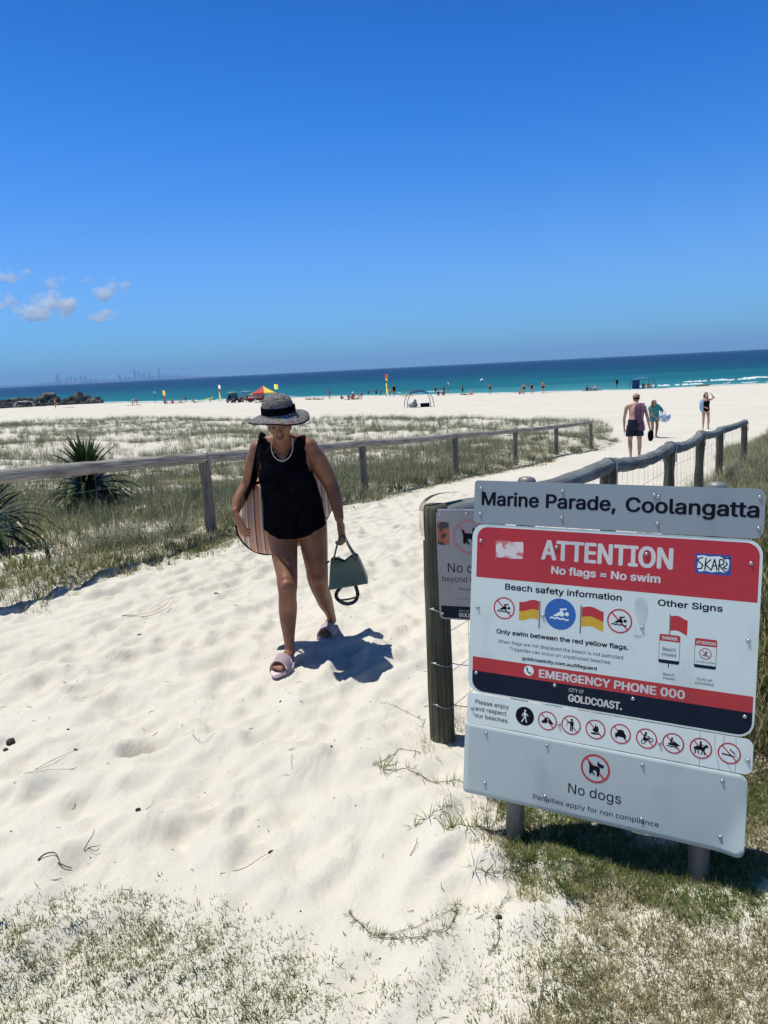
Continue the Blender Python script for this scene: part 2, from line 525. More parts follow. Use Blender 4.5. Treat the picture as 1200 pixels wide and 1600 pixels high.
# ------------------------------------------------------------------ the sea
def sea_material():
    m, nt, b = nodes_mat('sea_water', 0.4, (0.02, 0.2, 0.3), spec=0.06)
    N, L = nt.nodes, nt.links
    geo = N.new('ShaderNodeNewGeometry')
    dot = N.new('ShaderNodeVectorMath'); dot.operation = 'DOT_PRODUCT'; dot.inputs[1].default_value = (0.50, 0.866, 0)
    L.new(geo.outputs['Position'], dot.inputs[0])
    s1 = N.new('ShaderNodeMapping'); s1.inputs['Rotation'].default_value = (0, 0, rad(30)); s1.inputs['Scale'].default_value = (0.006, 0.045, 1)
    L.new(geo.outputs['Position'], s1.inputs[0])
    nz = N.new('ShaderNodeTexNoise'); nz.inputs['Scale'].default_value = 1.0; nz.inputs['Detail'].default_value = 5
    L.new(s1.outputs[0], nz.inputs['Vector'])
    sub = N.new('ShaderNodeMath'); sub.operation = 'SUBTRACT'; sub.inputs[1].default_value = 105
    L.new(dot.outputs['Value'], sub.inputs[0])
    mxx = N.new('ShaderNodeMath'); mxx.operation = 'MAXIMUM'; mxx.inputs[1].default_value = 10
    L.new(sub.outputs[0], mxx.inputs[0])
    lg = N.new('ShaderNodeMath'); lg.operation = 'LOGARITHM'; lg.inputs[1].default_value = 10
    L.new(mxx.outputs[0], lg.inputs[0])
    wob = N.new('ShaderNodeMath'); wob.operation = 'MULTIPLY_ADD'; wob.inputs[1].default_value = 0.75
    L.new(nz.outputs[0], wob.inputs[0]); L.new(lg.outputs[0], wob.inputs[2])
    mr = N.new('ShaderNodeMapRange'); mr.inputs['From Min'].default_value = 1.38; mr.inputs['From Max'].default_value = 3.38
    L.new(wob.outputs[0], mr.inputs[0])
    cr = N.new('ShaderNodeValToRGB')
    e = cr.color_ramp.elements
    e[0].position = 0.0; e[0].color = (0.075, 0.27, 0.28, 1)
    e[1].position = 1.0; e[1].color = (0.0015, 0.026, 0.07, 1)
    for p, c in ((0.12, (0.045, 0.22, 0.24)), (0.30, (0.009, 0.135, 0.155)), (0.46, (0.005, 0.105, 0.13)), (0.60, (0.003, 0.058, 0.10)), (0.75, (0.002, 0.036, 0.08))):
        q = e.new(p); q.color = (*c, 1)
    L.new(mr.outputs[0], cr.inputs[0])
    L.new(cr.outputs[0], b.inputs['Base Color'])
    # chop
    mp = N.new('ShaderNodeMapping'); mp.inputs['Rotation'].default_value = (0, 0, rad(30)); mp.inputs['Scale'].default_value = (0.25, 0.9, 1)
    L.new(geo.outputs['Position'], mp.inputs[0])
    n2 = N.new('ShaderNodeTexNoise'); n2.inputs['Scale'].default_value = 1.0; n2.inputs['Detail'].default_value = 8; n2.inputs['Roughness'].default_value = 0.65
    L.new(mp.outputs[0], n2.inputs['Vector'])
    bp = N.new('ShaderNodeBump'); bp.inputs['Strength'].default_value = 0.55; bp.inputs['Distance'].default_value = 0.8
    L.new(n2.outputs[0], bp.inputs['Height']); L.new(bp.outputs[0], b.inputs['Normal'])
    # whitecaps far out
    n3 = N.new('ShaderNodeTexNoise'); n3.inputs['Scale'].default_value = 0.11; n3.inputs['Detail'].default_value = 9; n3.inputs['Roughness'].default_value = 0.72
    mp3 = N.new('ShaderNodeMapping'); mp3.inputs['Rotation'].default_value = (0, 0, rad(30)); mp3.inputs['Scale'].default_value = (0.35, 1.4, 1)
    L.new(geo.outputs['Position'], mp3.inputs[0]); L.new(mp3.outputs[0], n3.inputs['Vector'])
    c3 = N.new('ShaderNodeValToRGB'); c3.color_ramp.elements[0].position = 0.70; c3.color_ramp.elements[1].position = 0.76
    L.new(n3.outputs[0], c3.inputs[0])
    mx = N.new('ShaderNodeMixRGB'); mx.inputs[2].default_value = (0.6, 0.68, 0.7, 1)
    L.new(c3.outputs[0], mx.inputs[0]); L.new(cr.outputs[0], mx.inputs[1])
    L.new(mx.outputs[0], b.inputs['Base Color'])
    return m
M_SEA = sea_material()
def shore_pt(azd, off=0.0):
    r = np.interp(azd, AZ, SHORE) + off
    return (r * math.sin(rad(azd)), r * math.cos(rad(azd)))
azs = np.linspace(-60, 60, 241)
rows = []
for off in (-8, 0, 8, 20, 40, 80, 160, 320, 640, 1300, 2600, 5200, 10400, 24000):
    rows.append([(*shore_pt(a, off), SEA_Z) for a in azs])
sv = np.array(rows).reshape(-1, 3)
ii = np.arange(len(sv)).reshape(len(rows), len(azs))
sf = np.stack([ii[:-1, :-1], ii[:-1, 1:], ii[1:, 1:], ii[1:, :-1]], -1).reshape(-1, 4)
sea = np_mesh('sea_water', sv, sf[:, ::-1], M_SEA)
tag(sea, 'turquoise to deep blue sea out to the horizon', kind='structure')

M_FOAM = mat_var('foam', (0.66, 0.72, 0.72), (0.42, 0.56, 0.57), 0.6, 0.8, spec=0.1, coord='Generated')
def foam_band(name, a0, a1, off, width, seed, n=260, ridge=0.0, breaks=0.0, parent=None):
    r = np.random.default_rng(seed)
    f = Fbm(seed + 50)
    bm = bmesh.new()
    prev = None
    for i in range(n + 1):
        t = i / n
        a = a0 + (a1 - a0) * t
        s = i * 0.35
        wv = float(f(s * 0.13, seed, 3)); ww = float(f(s * 0.5, seed + 3.3, 3)); wc = float(f(s * 0.21, seed + 7.7, 2))
        o = off + (wv - 0.5) * 5.0
        half = width * (0.35 + ww * 1.1) * math.sin(math.pi * min(1, max(0, t)) ) ** 0.25
        if wc < breaks: prev = None; continue
        P = [shore_pt(a, o - half), shore_pt(a, o - half * 0.2), shore_pt(a, o + half)]
        zz = [SEA_Z + 0.01, SEA_Z + 0.03 + ridge * ww * 0.55, SEA_Z + 0.01]
        cur = [bm.verts.new((p[0], p[1], z)) for p, z in zip(P, zz)]
        if prev:
            for k in range(2): bm.faces.new((prev[k], prev[k + 1], cur[k + 1], cur[k]))
        prev = cur
    return from_bm(name, bm, M_FOAM, parent, True)
fo = foam_band('foam', -32, 36, -0.5, 1.4, 3, 700)
fo2 = foam_band('foam', -21, -6.5, 3.0, 2.6, 31, 260)
tag(fo2, 'broader white wash of foam along the left part of the waterline', kind='stuff')
tag(fo, 'thin white wash of foam along the waterline', kind='stuff')
for (a0, a1, off, wd, sd, rd, br) in ((18.5, 23.2, 9, 1.5, 8, 0.4, 0.34), (21.5, 26.0, 20, 1.9, 12, 0.5, 0.2), (25.2, 33, 24, 1.8, 14, 0.5, 0.3), (24, 30, 6, 1.3, 21, 0.1, 0.35), (-3.5, 6.5, 14, 0.8, 17, 0.15, 0.5), (-14, -6, 7, 0.9, 19, 0.1, 0.35)):
    tag(foam_band('foam', a0, a1, off, wd, sd, 200, rd, br), 'white foam of a small breaking wave near the shore', kind='stuff')

# ------------------------------------------------------------------ far city, clouds, haze
M_TOWER = mat_var('far_concrete', (0.14, 0.16, 0.19), (0.22, 0.23, 0.25), 0.02, 0.8, rand=0.2)
M_FARLAND = mat_var('far_land', (0.05, 0.08, 0.05), (0.10, 0.11, 0.08), 0.002, 0.9)
def far_xy(az, dist):
    return dist * math.sin(rad(az)), dist * math.cos(rad(az))
def sky_az(k):
    """bearing of the k-th slot along the distant coast, in degrees"""
    return -22.3 + (k - 88) * 0.04225
RS = random.Random(5)
towers = [(86, 100, 9), (90, 205, 10), (95, 95, 16), (103, 130, 11), (110, 165, 10), (117, 135, 12), (125, 160, 9), (132, 150, 14), (140, 90, 15), (147, 105, 12),
          (152, 70, 16), (160, 80, 12), (168, 60, 20), (176, 75, 10), (184, 150, 10), (186, 90, 18), (194, 120, 11), (200, 85, 14), (209, 235, 10), (215, 190, 10),
          (221, 150, 9), (225, 195, 9), (231, 140, 13), (233, 225, 9), (239, 100, 16), (246, 130, 10), (248, 260, 11), (255, 110, 12), (262, 120, 11), (268, 85, 16),
          (275, 75, 14), (280, 110, 12), (287, 60, 16), (294, 55, 18), (301, 70, 10), (79, 60, 14), (72, 45, 18), (64, 50, 14)]
for k, (px, h, w) in enumerate(towers):
    x, y = far_xy(sky_az(px), 19500 + RS.uniform(-900, 900))
    bm = bmesh.new()
    wd = w * 4.6
    h *= 1.08
    box_bm(bm, (0, 0, h * 0.42), (wd, wd * RS.uniform(.6, 1), h * 0.84))
    box_bm(bm, (wd * RS.uniform(-.08, .08), 0, h * 0.92), (wd * RS.uniform(.45, .8), wd * .5, h * 0.17))
    if RS.random() < 0.3: box_bm(bm, (0, 0, h * 1.04), (wd * .08, wd * .08, h * .14))
    box_bm(bm, (wd * .2, -wd * .4, h * 0.08), (wd * 1.7, wd * .9, h * 0.16))
    o = from_bm('tower_block', bm, M_TOWER)
    o.location = (x, y, SEA_Z)
    o.rotation_euler = (0, 0, RS.uniform(-.4, .4))
    lab = 'hazy high-rise tower of the distant city skyline across the sea'
    if px == 248: lab = 'tallest hazy tower of the distant skyline, standing towards its right end'
    if px == 90: lab = 'tall hazy tower at the left end of the main distant skyline'
    tag(o, lab, 'building', 'hazy towers of the distant city')
bm = bmesh.new()
prev = None
for i, px in enumerate(np.linspace(-260, 345, 90)):
    x, y = far_xy(sky_az(px), 19300)
    h = 26 + 22 * float(F1(i * 0.31, 2.2, 3)) + (1 if px > 60 else 0.2) * 8
    h *= min(1, (350 - px) / 60.0)
    cur = [bm.verts.new((x, y, SEA_Z)), bm.verts.new((x, y + 60, SEA_Z + h)), bm.verts.new((x, y + 900, SEA_Z + h)), bm.verts.new((x, y + 1100, SEA_Z))]
    if prev:
        for a in range(3): bm.faces.new((prev[a], prev[a + 1], cur[a + 1], cur[a]))
    prev = cur
tag(from_bm('far_shore', bm, M_FARLAND), 'low hazy strip of coast under the distant towers', kind='structure')

def cloud_material():
    m = bpy.data.materials.new('cloud_vapour'); m.use_nodes = True
    nt = m.node_tree; N, L = nt.nodes, nt.links
    N.clear()
    out = N.new('ShaderNodeOutputMaterial')
    pv = N.new('ShaderNodeVolumePrincipled')
    pv.inputs['Color'].default_value = (1, 1, 1, 1)
    pv.inputs['Anisotropy'].default_value = 0.0
    tc = N.new('ShaderNodeTexCoord')
    no = N.new('ShaderNodeTexNoise'); no.inputs['Scale'].default_value = 0.0075; no.inputs['Detail'].default_value = 8; no.inputs['Roughness'].default_value = 0.70
    L.new(tc.outputs['Object'], no.inputs['Vector'])
    mr = N.new('ShaderNodeMapRange'); mr.inputs['From Min'].default_value = 0.49; mr.inputs['From Max'].default_value = 0.70
    mr.inputs['To Max'].default_value = 0.034
    L.new(no.outputs[0], mr.inputs[0]); L.new(mr.outputs[0], pv.inputs['Density'])
    L.new(pv.outputs[0], out.inputs['Volume'])
    return m
M_CLOUD = cloud_material()
def cloud(az, el, w, h, dist, label, seed, n=9):
    """A small cumulus: fused puffs filled with uneven vapour. az, el: bearing and height in the sky, degrees; w, h: metres."""
    r = random.Random(seed)
    x, y = far_xy(az, dist)
    z = 1.65 + dist * math.tan(rad(el))
    sx, sz = w / 2, h / 2
    bm = bmesh.new()
    for k in range(n):
        t = r.uniform(-1, 1)
        q = r.uniform(.28, .5) * (1 - 0.45 * abs(t))
        ball_bm(bm, (t * sx * .75, r.uniform(-.4, .4) * sx * .5, r.uniform(-.45, .5) * sz * (1 - abs(t) * .5) + t * sz * 0.2), (sx * q, sx * q, sz * q * 1.5), seg=14, rings=10)
    o = remesh('cloud', bm, max(sx, sz) * 0.06, M_CLOUD, smooth_it=4)
    o.location = (x, y, z)
    o.rotation_euler = (0, 0, -math.atan2(x, y))
    tag(o, label, 'cloud', 'small white clouds low over the sea')
cloud(-18.15, 6.25, 330, 230, 7000, 'brightest and largest puffy white cloud, rightmost of the upper ones', 1, 12)
cloud(-21.75, 6.82, 210, 150, 7000, 'small puffy cloud left of the brightest one', 2)
cloud(-19.64, 6.80, 170, 110, 7200, 'tiny faint cloud just left of the brightest one', 3, 6)
cloud(-24.17, 7.18, 330, 190, 7000, 'upper white cloud at the left edge of the sky', 4)
cloud(-24.79, 5.35, 270, 200, 7400, 'lower bright cloud cut by the left edge of the sky', 5)
cloud(-22.36, 4.99, 600, 330, 7600, 'broad thin ragged cloud in the middle of the cluster', 6, 14)
cloud(-18.79, 4.54, 360, 170, 7600, 'thin wisp of cloud below the brightest one', 7, 8)

hz = bpy.data.materials.new('haze'); hz.use_nodes = True
nt = hz.node_tree; nt.nodes.clear()
ho = nt.nodes.new('ShaderNodeOutputMaterial'); hv = nt.nodes.new('ShaderNodeVolumePrincipled')
hv.inputs['Color'].default_value = (0.38, 0.66, 1.0, 1)
hv.inputs['Density'].default_value = 8.0e-5
hv.inputs['Anisotropy'].default_value = 0.0
nt.links.new(hv.outputs[0], ho.inputs['Volume'])
bm = bmesh.new()
box_bm(bm, (0, 0, 171.5), (56000, 56000, 357))
haze = from_bm('haze', bm, hz)
tag(haze, 'thin blue sea haze over the beach and the water', kind='stuff')

# ------------------------------------------------------------------ boulders of the breakwater
M_ROCK = mat_var('basalt', (0.012, 0.013, 0.016), (0.055, 0.054, 0.052), 1.3, 0.85, bump=0.6, bscale=4, rand=0.35, c3=(0.026, 0.026, 0.029))
M_ROCK_P = mat_var('pale_boulder', (0.07, 0.075, 0.06), (0.15, 0.145, 0.12), 1.1, 0.85, bump=0.5, bscale=4, rand=0.2)
rock_me = []
for k in range(7):
    bm = bmesh.new()
    bmesh.ops.create_icosphere(bm, subdivisions=2, radius=1.0)
    r = random.Random(100 + k)
    for v in bm.verts:
        p = v.co
        q = max(abs(p.x), abs(p.y), abs(p.z))
        v.co = p * (1 - 0.0) / (0.35 + 0.65 * q) * (0.75 + 0.4 * float(F2(p.x * 1.3 + k * 5, p.y * 1.3 + p.z * 1.7, 2)))
    for j in range(3):
        n = Vector((r.uniform(-1, 1), r.uniform(-1, 1), r.uniform(-.3, 1))).normalized()
        for v in bm.verts:
            d = v.co.dot(n) - 0.62
            if d > 0: v.co -= n * d
    me = bpy.data.meshes.new('boulder'); bm.to_mesh(me); bm.free()
    me.materials.append(M_ROCK if k < 5 else M_ROCK_P)
    rock_me.append(me)
r = random.Random(77)
nrk = 0
# the breakwater runs along the far shore and ends in a rounded head
line = [(-30.5, 196, 5.2), (-27, 197, 5.2), (-24.5, 197, 5.6), (-22.6, 196, 7.2), (-21.3, 195, 6.6), (-20.2, 194, 4.4), (-19.4, 193, 2.2)]
for lay in range(5):
    for k in range(100):
        t = r.random()
        az = -30.5 + t * 11.1
        hgt = float(np.interp(az, [l[0] for l in line], [l[2] for l in line])) * 0.50
        dd = float(np.interp(az, [l[0] for l in line], [l[1] for l in line]))
        f = lay / 4.0
        if f * 0.9 > hgt / 4.4 + 0.15: continue
        z = SEA_Z + 0.2 + f * hgt * 0.88
        dist = dd - 5.5 * (1 - f) + r.uniform(-.8, .8)
        s = r.uniform(0.4, 0.95)
        if nrk >= 290: break
        o = share('boulder', r.choice(rock_me[:5]) if r.random() < 0.88 else r.choice(rock_me[5:]), None, (dist * math.sin(rad(az)), dist * math.cos(rad(az)), z), (r.uniform(-.5, .5), r.uniform(-.5, .5), r.uniform(0, 6)), (s * r.uniform(1, 1.5), s * r.uniform(.9, 1.2), s * r.uniform(.6, .9)))
        tag(o, 'rough dark boulder piled in the rock breakwater at the far left shore', 'boulder', 'boulders of the rock breakwater')
        nrk += 1
d, az = 193.5, -22.9
o = share('boulder', rock_me[6], None, (d * math.sin(rad(az)), d * math.cos(rad(az)), SEA_Z + 2.55), (0.1, 0.0, 0.3), (1.7, 1.1, 0.45))
tag(o, 'long flat pale greenish boulder on top of the rock breakwater', 'boulder', 'boulders of the rock breakwater')
d, az = 190.2, -20.9
o = share('boulder', rock_me[5], None, (d * math.sin(rad(az)), d * math.cos(rad(az)), SEA_Z + 1.5), (0.2, 0.6, 1.3), (1.5, 1.0, 1.1))
tag(o, 'upright pale grey boulder near the right end of the rock breakwater', 'boulder', 'boulders of the rock breakwater')

# ------------------------------------------------------------------ timber fences
def wood(name, c1, c2, c3, rand=0.12, rough=0.85):
    m, nt, b = nodes_mat(name, rough, c1, spec=0.25)
    N, L = nt.nodes, nt.links
    tc = N.new('ShaderNodeTexCoord')
    uv = N.new('ShaderNodeUVMap')
    mp = N.new('ShaderNodeMapping'); mp.inputs['Scale'].default_value = (26, 2.2, 1)
    L.new(uv.outputs[0], mp.inputs[0])
    n1 = N.new('ShaderNodeTexNoise'); n1.inputs['Scale'].default_value = 1; n1.inputs['Detail'].default_value = 7; n1.inputs['Roughness'].default_value = 0.7; n1.inputs['Distortion'].default_value = 0.6
    L.new(mp.outputs[0], n1.inputs['Vector'])
    cr = N.new('ShaderNodeValToRGB')
    cr.color_ramp.elements[0].position = 0.33; cr.color_ramp.elements[0].color = (*c1, 1)
    cr.color_ramp.elements[1].position = 0.68; cr.color_ramp.elements[1].color = (*c2, 1)
    e = cr.color_ramp.elements.new(0.5); e.color = (*c3, 1)
    L.new(n1.outputs[0], cr.inputs[0])
    n2 = N.new('ShaderNodeTexNoise'); n2.inputs['Scale'].default_value = 3.5; n2.inputs['Detail'].default_value = 5
    L.new(tc.outputs['Object'], n2.inputs['Vector'])
    c2r = N.new('ShaderNodeValToRGB'); c2r.color_ramp.elements[0].position = 0.35; c2r.color_ramp.elements[0].color = (0.55, 0.56, 0.58, 1); c2r.color_ramp.elements[1].position = 0.6
    L.new(n2.outputs[0], c2r.inputs[0])
    mx = N.new('ShaderNodeMixRGB'); mx.blend_type = 'MULTIPLY'; mx.inputs[0].default_value = 0.8
    L.new(cr.outputs[0], mx.inputs[1]); L.new(c2r.outputs[0], mx.inputs[2])
    L.new(mx.outputs[0], b.inputs['Base Color'])
    bp = N.new('ShaderNodeBump'); bp.inputs['Strength'].default_value = 1.0; bp.inputs['Distance'].default_value = 0.010
    L.new(n1.outputs[0], bp.inputs['Height']); L.new(bp.outputs[0], b.inputs['Normal'])
    return m
M_RAIL = wood('weathered_rail', (0.07, 0.062, 0.055), (0.56, 0.53, 0.47), (0.34, 0.32, 0.285))
M_RAIL_B = wood('treated_rail', (0.08, 0.095, 0.10), (0.36, 0.38, 0.37), (0.21, 0.235, 0.24))
M_POST = wood('weathered_post', (0.09, 0.08, 0.066), (0.34, 0.31, 0.26), (0.21, 0.19, 0.16))
M_POST_G = wood('treated_post', (0.04, 0.04, 0.024), (0.21, 0.195, 0.135), (0.105, 0.103, 0.068))
M_WIRE = mat_var('galvanised_wire', (0.16, 0.15, 0.14), (0.30, 0.29, 0.28), 30, 0.5, metal=0.6)
M_STEEL = mat_var('galvanised_steel', (0.34, 0.35, 0.36), (0.52, 0.53, 0.54), 18, 0.42, metal=0.75)

def log_obj(name, pts, mat, parent, n=14, seed=0, knots=0.12):
    """A round timber with a slightly uneven girth, a UV along its length and chamfered ends."""
    bm = bmesh.new()
    r = random.Random(seed)
    P = catmull([tuple(p) for p in pts], 6)
    Q = []
    L = 0
    for i, p in enumerate(P):
        g = 1 + r.uniform(-knots, knots) * 0.5 + 0.5 * knots * math.sin(i * 1.3 + seed)
        Q.append((p[0], p[1], p[2], p[3] * g))
    a, b = Vector(Q[0][:3]), Vector(Q[-1][:3])
    d0 = (Vector(Q[1][:3]) - a).normalized(); d1 = (b - Vector(Q[-2][:3])).normalized()
    r0, r1 = Q[0][3], Q[-1][3]
    Q = [(*a, r0 * 0.86), (*(a + d0 * 0.012), r0)] + Q[1:-1] + [(*(b - d1 * 0.012), r1), (*b, r1 * 0.86)]
    rings = tube_bm(bm, Q, n=n)
    uvl = bm.loops.layers.uv.new('UVMap')
    vi = {}
    s = 0
    for i, rg in enumerate(rings):
        if i: s += (Vector(Q[i][:3]) - Vector(Q[i - 1][:3])).length
        for j, v in enumerate(rg): vi[v] = (j / n, s)
    off = r.random() * 10
    for f in bm.faces:
        js = [vi[l.vert][0] for l in f.loops]
        wrap = max(js) - min(js) > 0.5
        for l in f.loops:
            u, v = vi[l.vert]
            if wrap and u < 0.5: u += 1
            l[uvl].uv = (u + off, v + off)
    return from_bm(name, bm, mat, parent, True)

def build_fence(nm, posts, tops, label, post_mat, rail_mat, rr, pr, sag, first_h=None, wires=(0.18, 0.36, 0.54, 0.72, 0.86), vstep=0.15, inset=None, seed=0):
    root = empty(nm, (posts[0][0], posts[0][1], gz(*posts[0])), 0, label, 'fence')
    o0 = Vector(root.location)
    n = len(posts)
    W = [Vector((posts[i][0], posts[i][1], tops[i])) - o0 for i in range(n)]      # rail axis height
    G = [Vector((posts[i][0], posts[i][1], gz(*posts[i]))) - o0 for i in range(n)]
    for i in range(n):
        if i == 0 and first_h: continue
        lean = Vector((random.uniform(-.02, .02), random.uniform(-.02, .02), 0))
        top = W[i] - Vector((0, 0, rr * 0.72))
        base = G[i] - Vector((0, 0, 0.35)) + lean
        log_obj('post', [(*base, pr * 1.05), (*(base.lerp(top, .5)), pr), (*top, pr * 0.97)], post_mat, root, 14, seed + i)
        # the wire strap that ties the rail to the post
        d = (W[min(i + 1, n - 1)] - W[max(i - 1, 0)]).normalized()
        side = d.cross(Vector((0, 0, 1))).normalized()
        ring = []
        for k in range(15):
            a = math.pi * (k / 14.0)
            ring.append(W[i] + side * math.cos(a) * (rr + .004) + Vector((0, 0, math.sin(a) * (rr + .004))))
        ring = [ring[0] - Vector((0, 0, 0.13))] + ring + [ring[-1] - Vector((0, 0, 0.13))]
        bm = bmesh.new()
        tube_bm(bm, [(*p, 0.0022, 0.013) for p in ring], n=6, wax=None)
        bm2 = bmesh.new()
        bm.free()
        tube_bm(bm2, [(*p, 0.004) for p in ring], n=5)
        tube_bm(bm2, [(*(p + d * 0.012), 0.004) for p in ring], n=5)
        from_bm('strap', bm2, M_STEEL, root, True)
    for i in range(n - 1):
        a, b = W[i], W[i + 1]
        m1, m2, m3 = a.lerp(b, .25), a.lerp(b, .5), a.lerp(b, .75)
        s = sag[i] if hasattr(sag, '__len__') else sag
        wob = Vector((random.uniform(-.012, .012), random.uniform(-.012, .012), 0))
        d = (b - a).normalized() * 0.055
        log_obj('rail', [(*(a + d * 0.06), rr * 1.02), (*(m1 - Vector((0, 0, s * .7)) + wob), rr), (*(m2 - Vector((0, 0, s))), rr * 0.97), (*(m3 - Vector((0, 0, s * .75)) - wob), rr * 0.98), (*(b - d * 0.06), rr * 1.01)], rail_mat, root, 16, seed + 40 + i)
    # ring-lock wire mesh: straight wires along and stays up and down
    bm = bmesh.new()
    r = random.Random(seed)
    def wire(p, q, rad_=0.0013, bow=0.0):
        tube_bm(bm, [(*p, rad_), (*(p.lerp(q, .5) + Vector((r.uniform(-bow, bow), r.uniform(-bow, bow), -abs(bow)))), rad_), (*q, rad_)], n=3, cap=False)
    for i in range(n - 1):
        d = (W[i + 1] - W[i]); side = Vector((d.y, -d.x, 0)).normalized() * (pr + 0.006) * (inset or 1)
        for h in wires:
            p = G[i] + Vector((0, 0, h)) + side; q = G[i + 1] + Vector((0, 0, h)) + side
            wire(p, q, 0.0014, 0.012)
        k = int(d.length / vstep)
        for j in range(k + 1):
            t = j / k
            g = G[i].lerp(G[i + 1], t) + side; wv = W[i].lerp(W[i + 1], t) + side
            wire(g + Vector((r.uniform(-.01, .01), 0, 0.02)), wv + Vector((r.uniform(-.01, .01), 0, -0.01)), 0.0011, 0.008)
    ob = from_bm('wire_mesh', bm, M_WIRE, root, False)
    tag(ob, kind='stuff')
    return root

L_top = [1.16, 1.10, 1.00, 0.815, 0.485, 0.245, 0.04, -0.195, -0.345]
fence_l = build_fence('post_and_rail_fence', FENCE_L, L_top, 'long weathered grey timber rail fence with wire mesh left of the path', M_POST, M_RAIL, 0.058, 0.058, [0.01, 0.01, -0.01, 0.015, 0.02, 0.01, 0.01, 0.0], seed=3)
R_top = [1.03, 0.936, 0.826, 0.70, 0.535, 0.43]
fence_r = build_fence('post_and_rail_fence', FENCE_R, R_top, 'wavy blue-grey timber rail fence right of the path, behind the big sign', M_POST_G, M_RAIL_B, 0.051, 0.050, [0.03, 0.045, 0.05, 0.03, 0.01], first_h=True, wires=(0.16, 0.32, 0.50, 0.68), seed=9)
# its stout end post, with bent galvanised strap and wire ends
o0 = Vector(fence_r.location)
ep = log_obj('post', [(0, 0, -0.4, .056), (0, 0, 0.5, .054), (0.004, 0, 1.045, .053)], M_POST_G, fence_r, 24, 91, 0.03)
ep['label'] = 'thick dark green treated end post'
d = (Vector((*FENCE_R[1], R_top[1])) - Vector((*FENCE_R[0], R_top[0]))).normalized()
bm = bmesh.new()
side = Vector((-0.94, -0.34, 0)).normalized()
pth = [Vector((0, 0, 0.90)) + side * 0.058, Vector((0, 0, 1.0)) + side * 0.059, Vector((0, 0, 1.045)) + side * 0.052, Vector((0, 0, 1.074)) + side * 0.02, Vector((0, 0, 1.083)) + d * 0.06, Vector((0, 0, 1.070)) + d * 0.22]
Pc = catmull([tuple(p) for p in pth], 5)
wv = d.cross(Vector((0, 0, 1))).normalized()
prev = None
for p in Pc:
    p = Vector(p); cur = [bm.verts.new(p + wv * 0.011 + Vector((0, 0, .002))), bm.verts.new(p - wv * 0.011 + Vector((0, 0, .002)))]
    if prev: bm.faces.new((prev[0], prev[1], cur[1], cur[0]))
    prev = cur
bmesh.ops.solidify(bm, geom=bm.faces[:], thickness=0.003)
from_bm('strap', bm, M_WIRE, fence_r, True)
for k, z in enumerate((0.17, 0.36, 0.60)):
    rr_ = 0.0575
    ring = [(rr_ * math.cos(a), rr_ * math.sin(a) * 1.0, z + 0.01 * math.sin(a * 2), 0.0022) for a in np.linspace(-0.4, -2.3, 8)]
    ring = [(0.35, 0.05, z - .035, .0018), (0.14, -0.03, z - .02, .0018)] + ring + [(-0.02, -0.075, z + 0.02, .002)]
    tube_obj('wire', ring, M_STEEL, fence_r, 5, 2)

# ------------------------------------------------------------------ scattered plants
SRC = bpy.data.collections.new('plant_sources')
def leaf_mat(name, cols, trans=0.25, rough=0.6, rand=0.25):
    m = bpy.data.materials.new(name); m.use_nodes = True
    nt = m.node_tree; N, L = nt.nodes, nt.links; N.clear()
    out = N.new('ShaderNodeOutputMaterial')
    oi = N.new('ShaderNodeObjectInfo')
    cr = N.new('ShaderNodeValToRGB'); cr.color_ramp.interpolation = 'LINEAR'
    e = cr.color_ramp.elements
    e[0].position = 0; e[0].color = (*cols[0], 1); e[1].position = 1; e[1].color = (*cols[-1], 1)
    for i, c in enumerate(cols[1:-1]): q = e.new((i + 1) / (len(cols) - 1)); q.color = (*c, 1)
    vc = N.new('ShaderNodeAttribute'); vc.attribute_name = 'tint'
    ad = N.new('ShaderNodeMath'); ad.operation = 'ADD'; ad.use_clamp = True
    mu = N.new('ShaderNodeMath'); mu.operation = 'MULTIPLY_ADD'; mu.inputs[1].default_value = 0.55; mu.inputs[2].default_value = -0.05
    L.new(oi.outputs['Random'], mu.inputs[0])
    mu2 = N.new('ShaderNodeMath'); mu2.operation = 'MULTIPLY'; mu2.inputs[1].default_value = 0.5
    L.new(vc.outputs['Fac'], mu2.inputs[0])
    L.new(mu.outputs[0], ad.inputs[0]); L.new(mu2.outputs[0], ad.inputs[1])
    L.new(ad.outputs[0], cr.inputs[0])
    b = N.new('ShaderNodeBsdfPrincipled'); b.inputs['Roughness'].default_value = rough; b.inputs['Specular IOR Level'].default_value = 0.12
    t = N.new('ShaderNodeBsdfTranslucent')
    mx = N.new('ShaderNodeMixShader'); mx.inputs[0].default_value = trans
    L.new(cr.outputs[0], b.inputs['Base Color']); L.new(cr.outputs[0], t.inputs['Color'])
    L.new(b.outputs[0], mx.inputs[1]); L.new(t.outputs[0], mx.inputs[2]); L.new(mx.outputs[0], out.inputs['Surface'])
    return m
M_DUNE = leaf_mat('dune_grass', [(0.075, 0.095, 0.038), (0.145, 0.165, 0.075), (0.26, 0.26, 0.135), (0.42, 0.38, 0.23)])
M_SILVER = leaf_mat('silver_grass', [(0.08, 0.105, 0.065), (0.155, 0.185, 0.12), (0.28, 0.305, 0.215), (0.46, 0.46, 0.34)], 0.15)
M_GREEN = leaf_mat('green_cover', [(0.026, 0.045, 0.010), (0.06, 0.088, 0.022), (0.15, 0.15, 0.055), (0.30, 0.235, 0.12)])
M_LAWN = leaf_mat('lawn_grass', [(0.11, 0.145, 0.05), (0.18, 0.225, 0.085), (0.30, 0.32, 0.15), (0.50, 0.47, 0.29)], 0.35)
M_STRAW = leaf_mat('straw', [(0.22, 0.18, 0.095), (0.38, 0.32, 0.18), (0.52, 0.45, 0.28), (0.66, 0.59, 0.41)], 0.25)
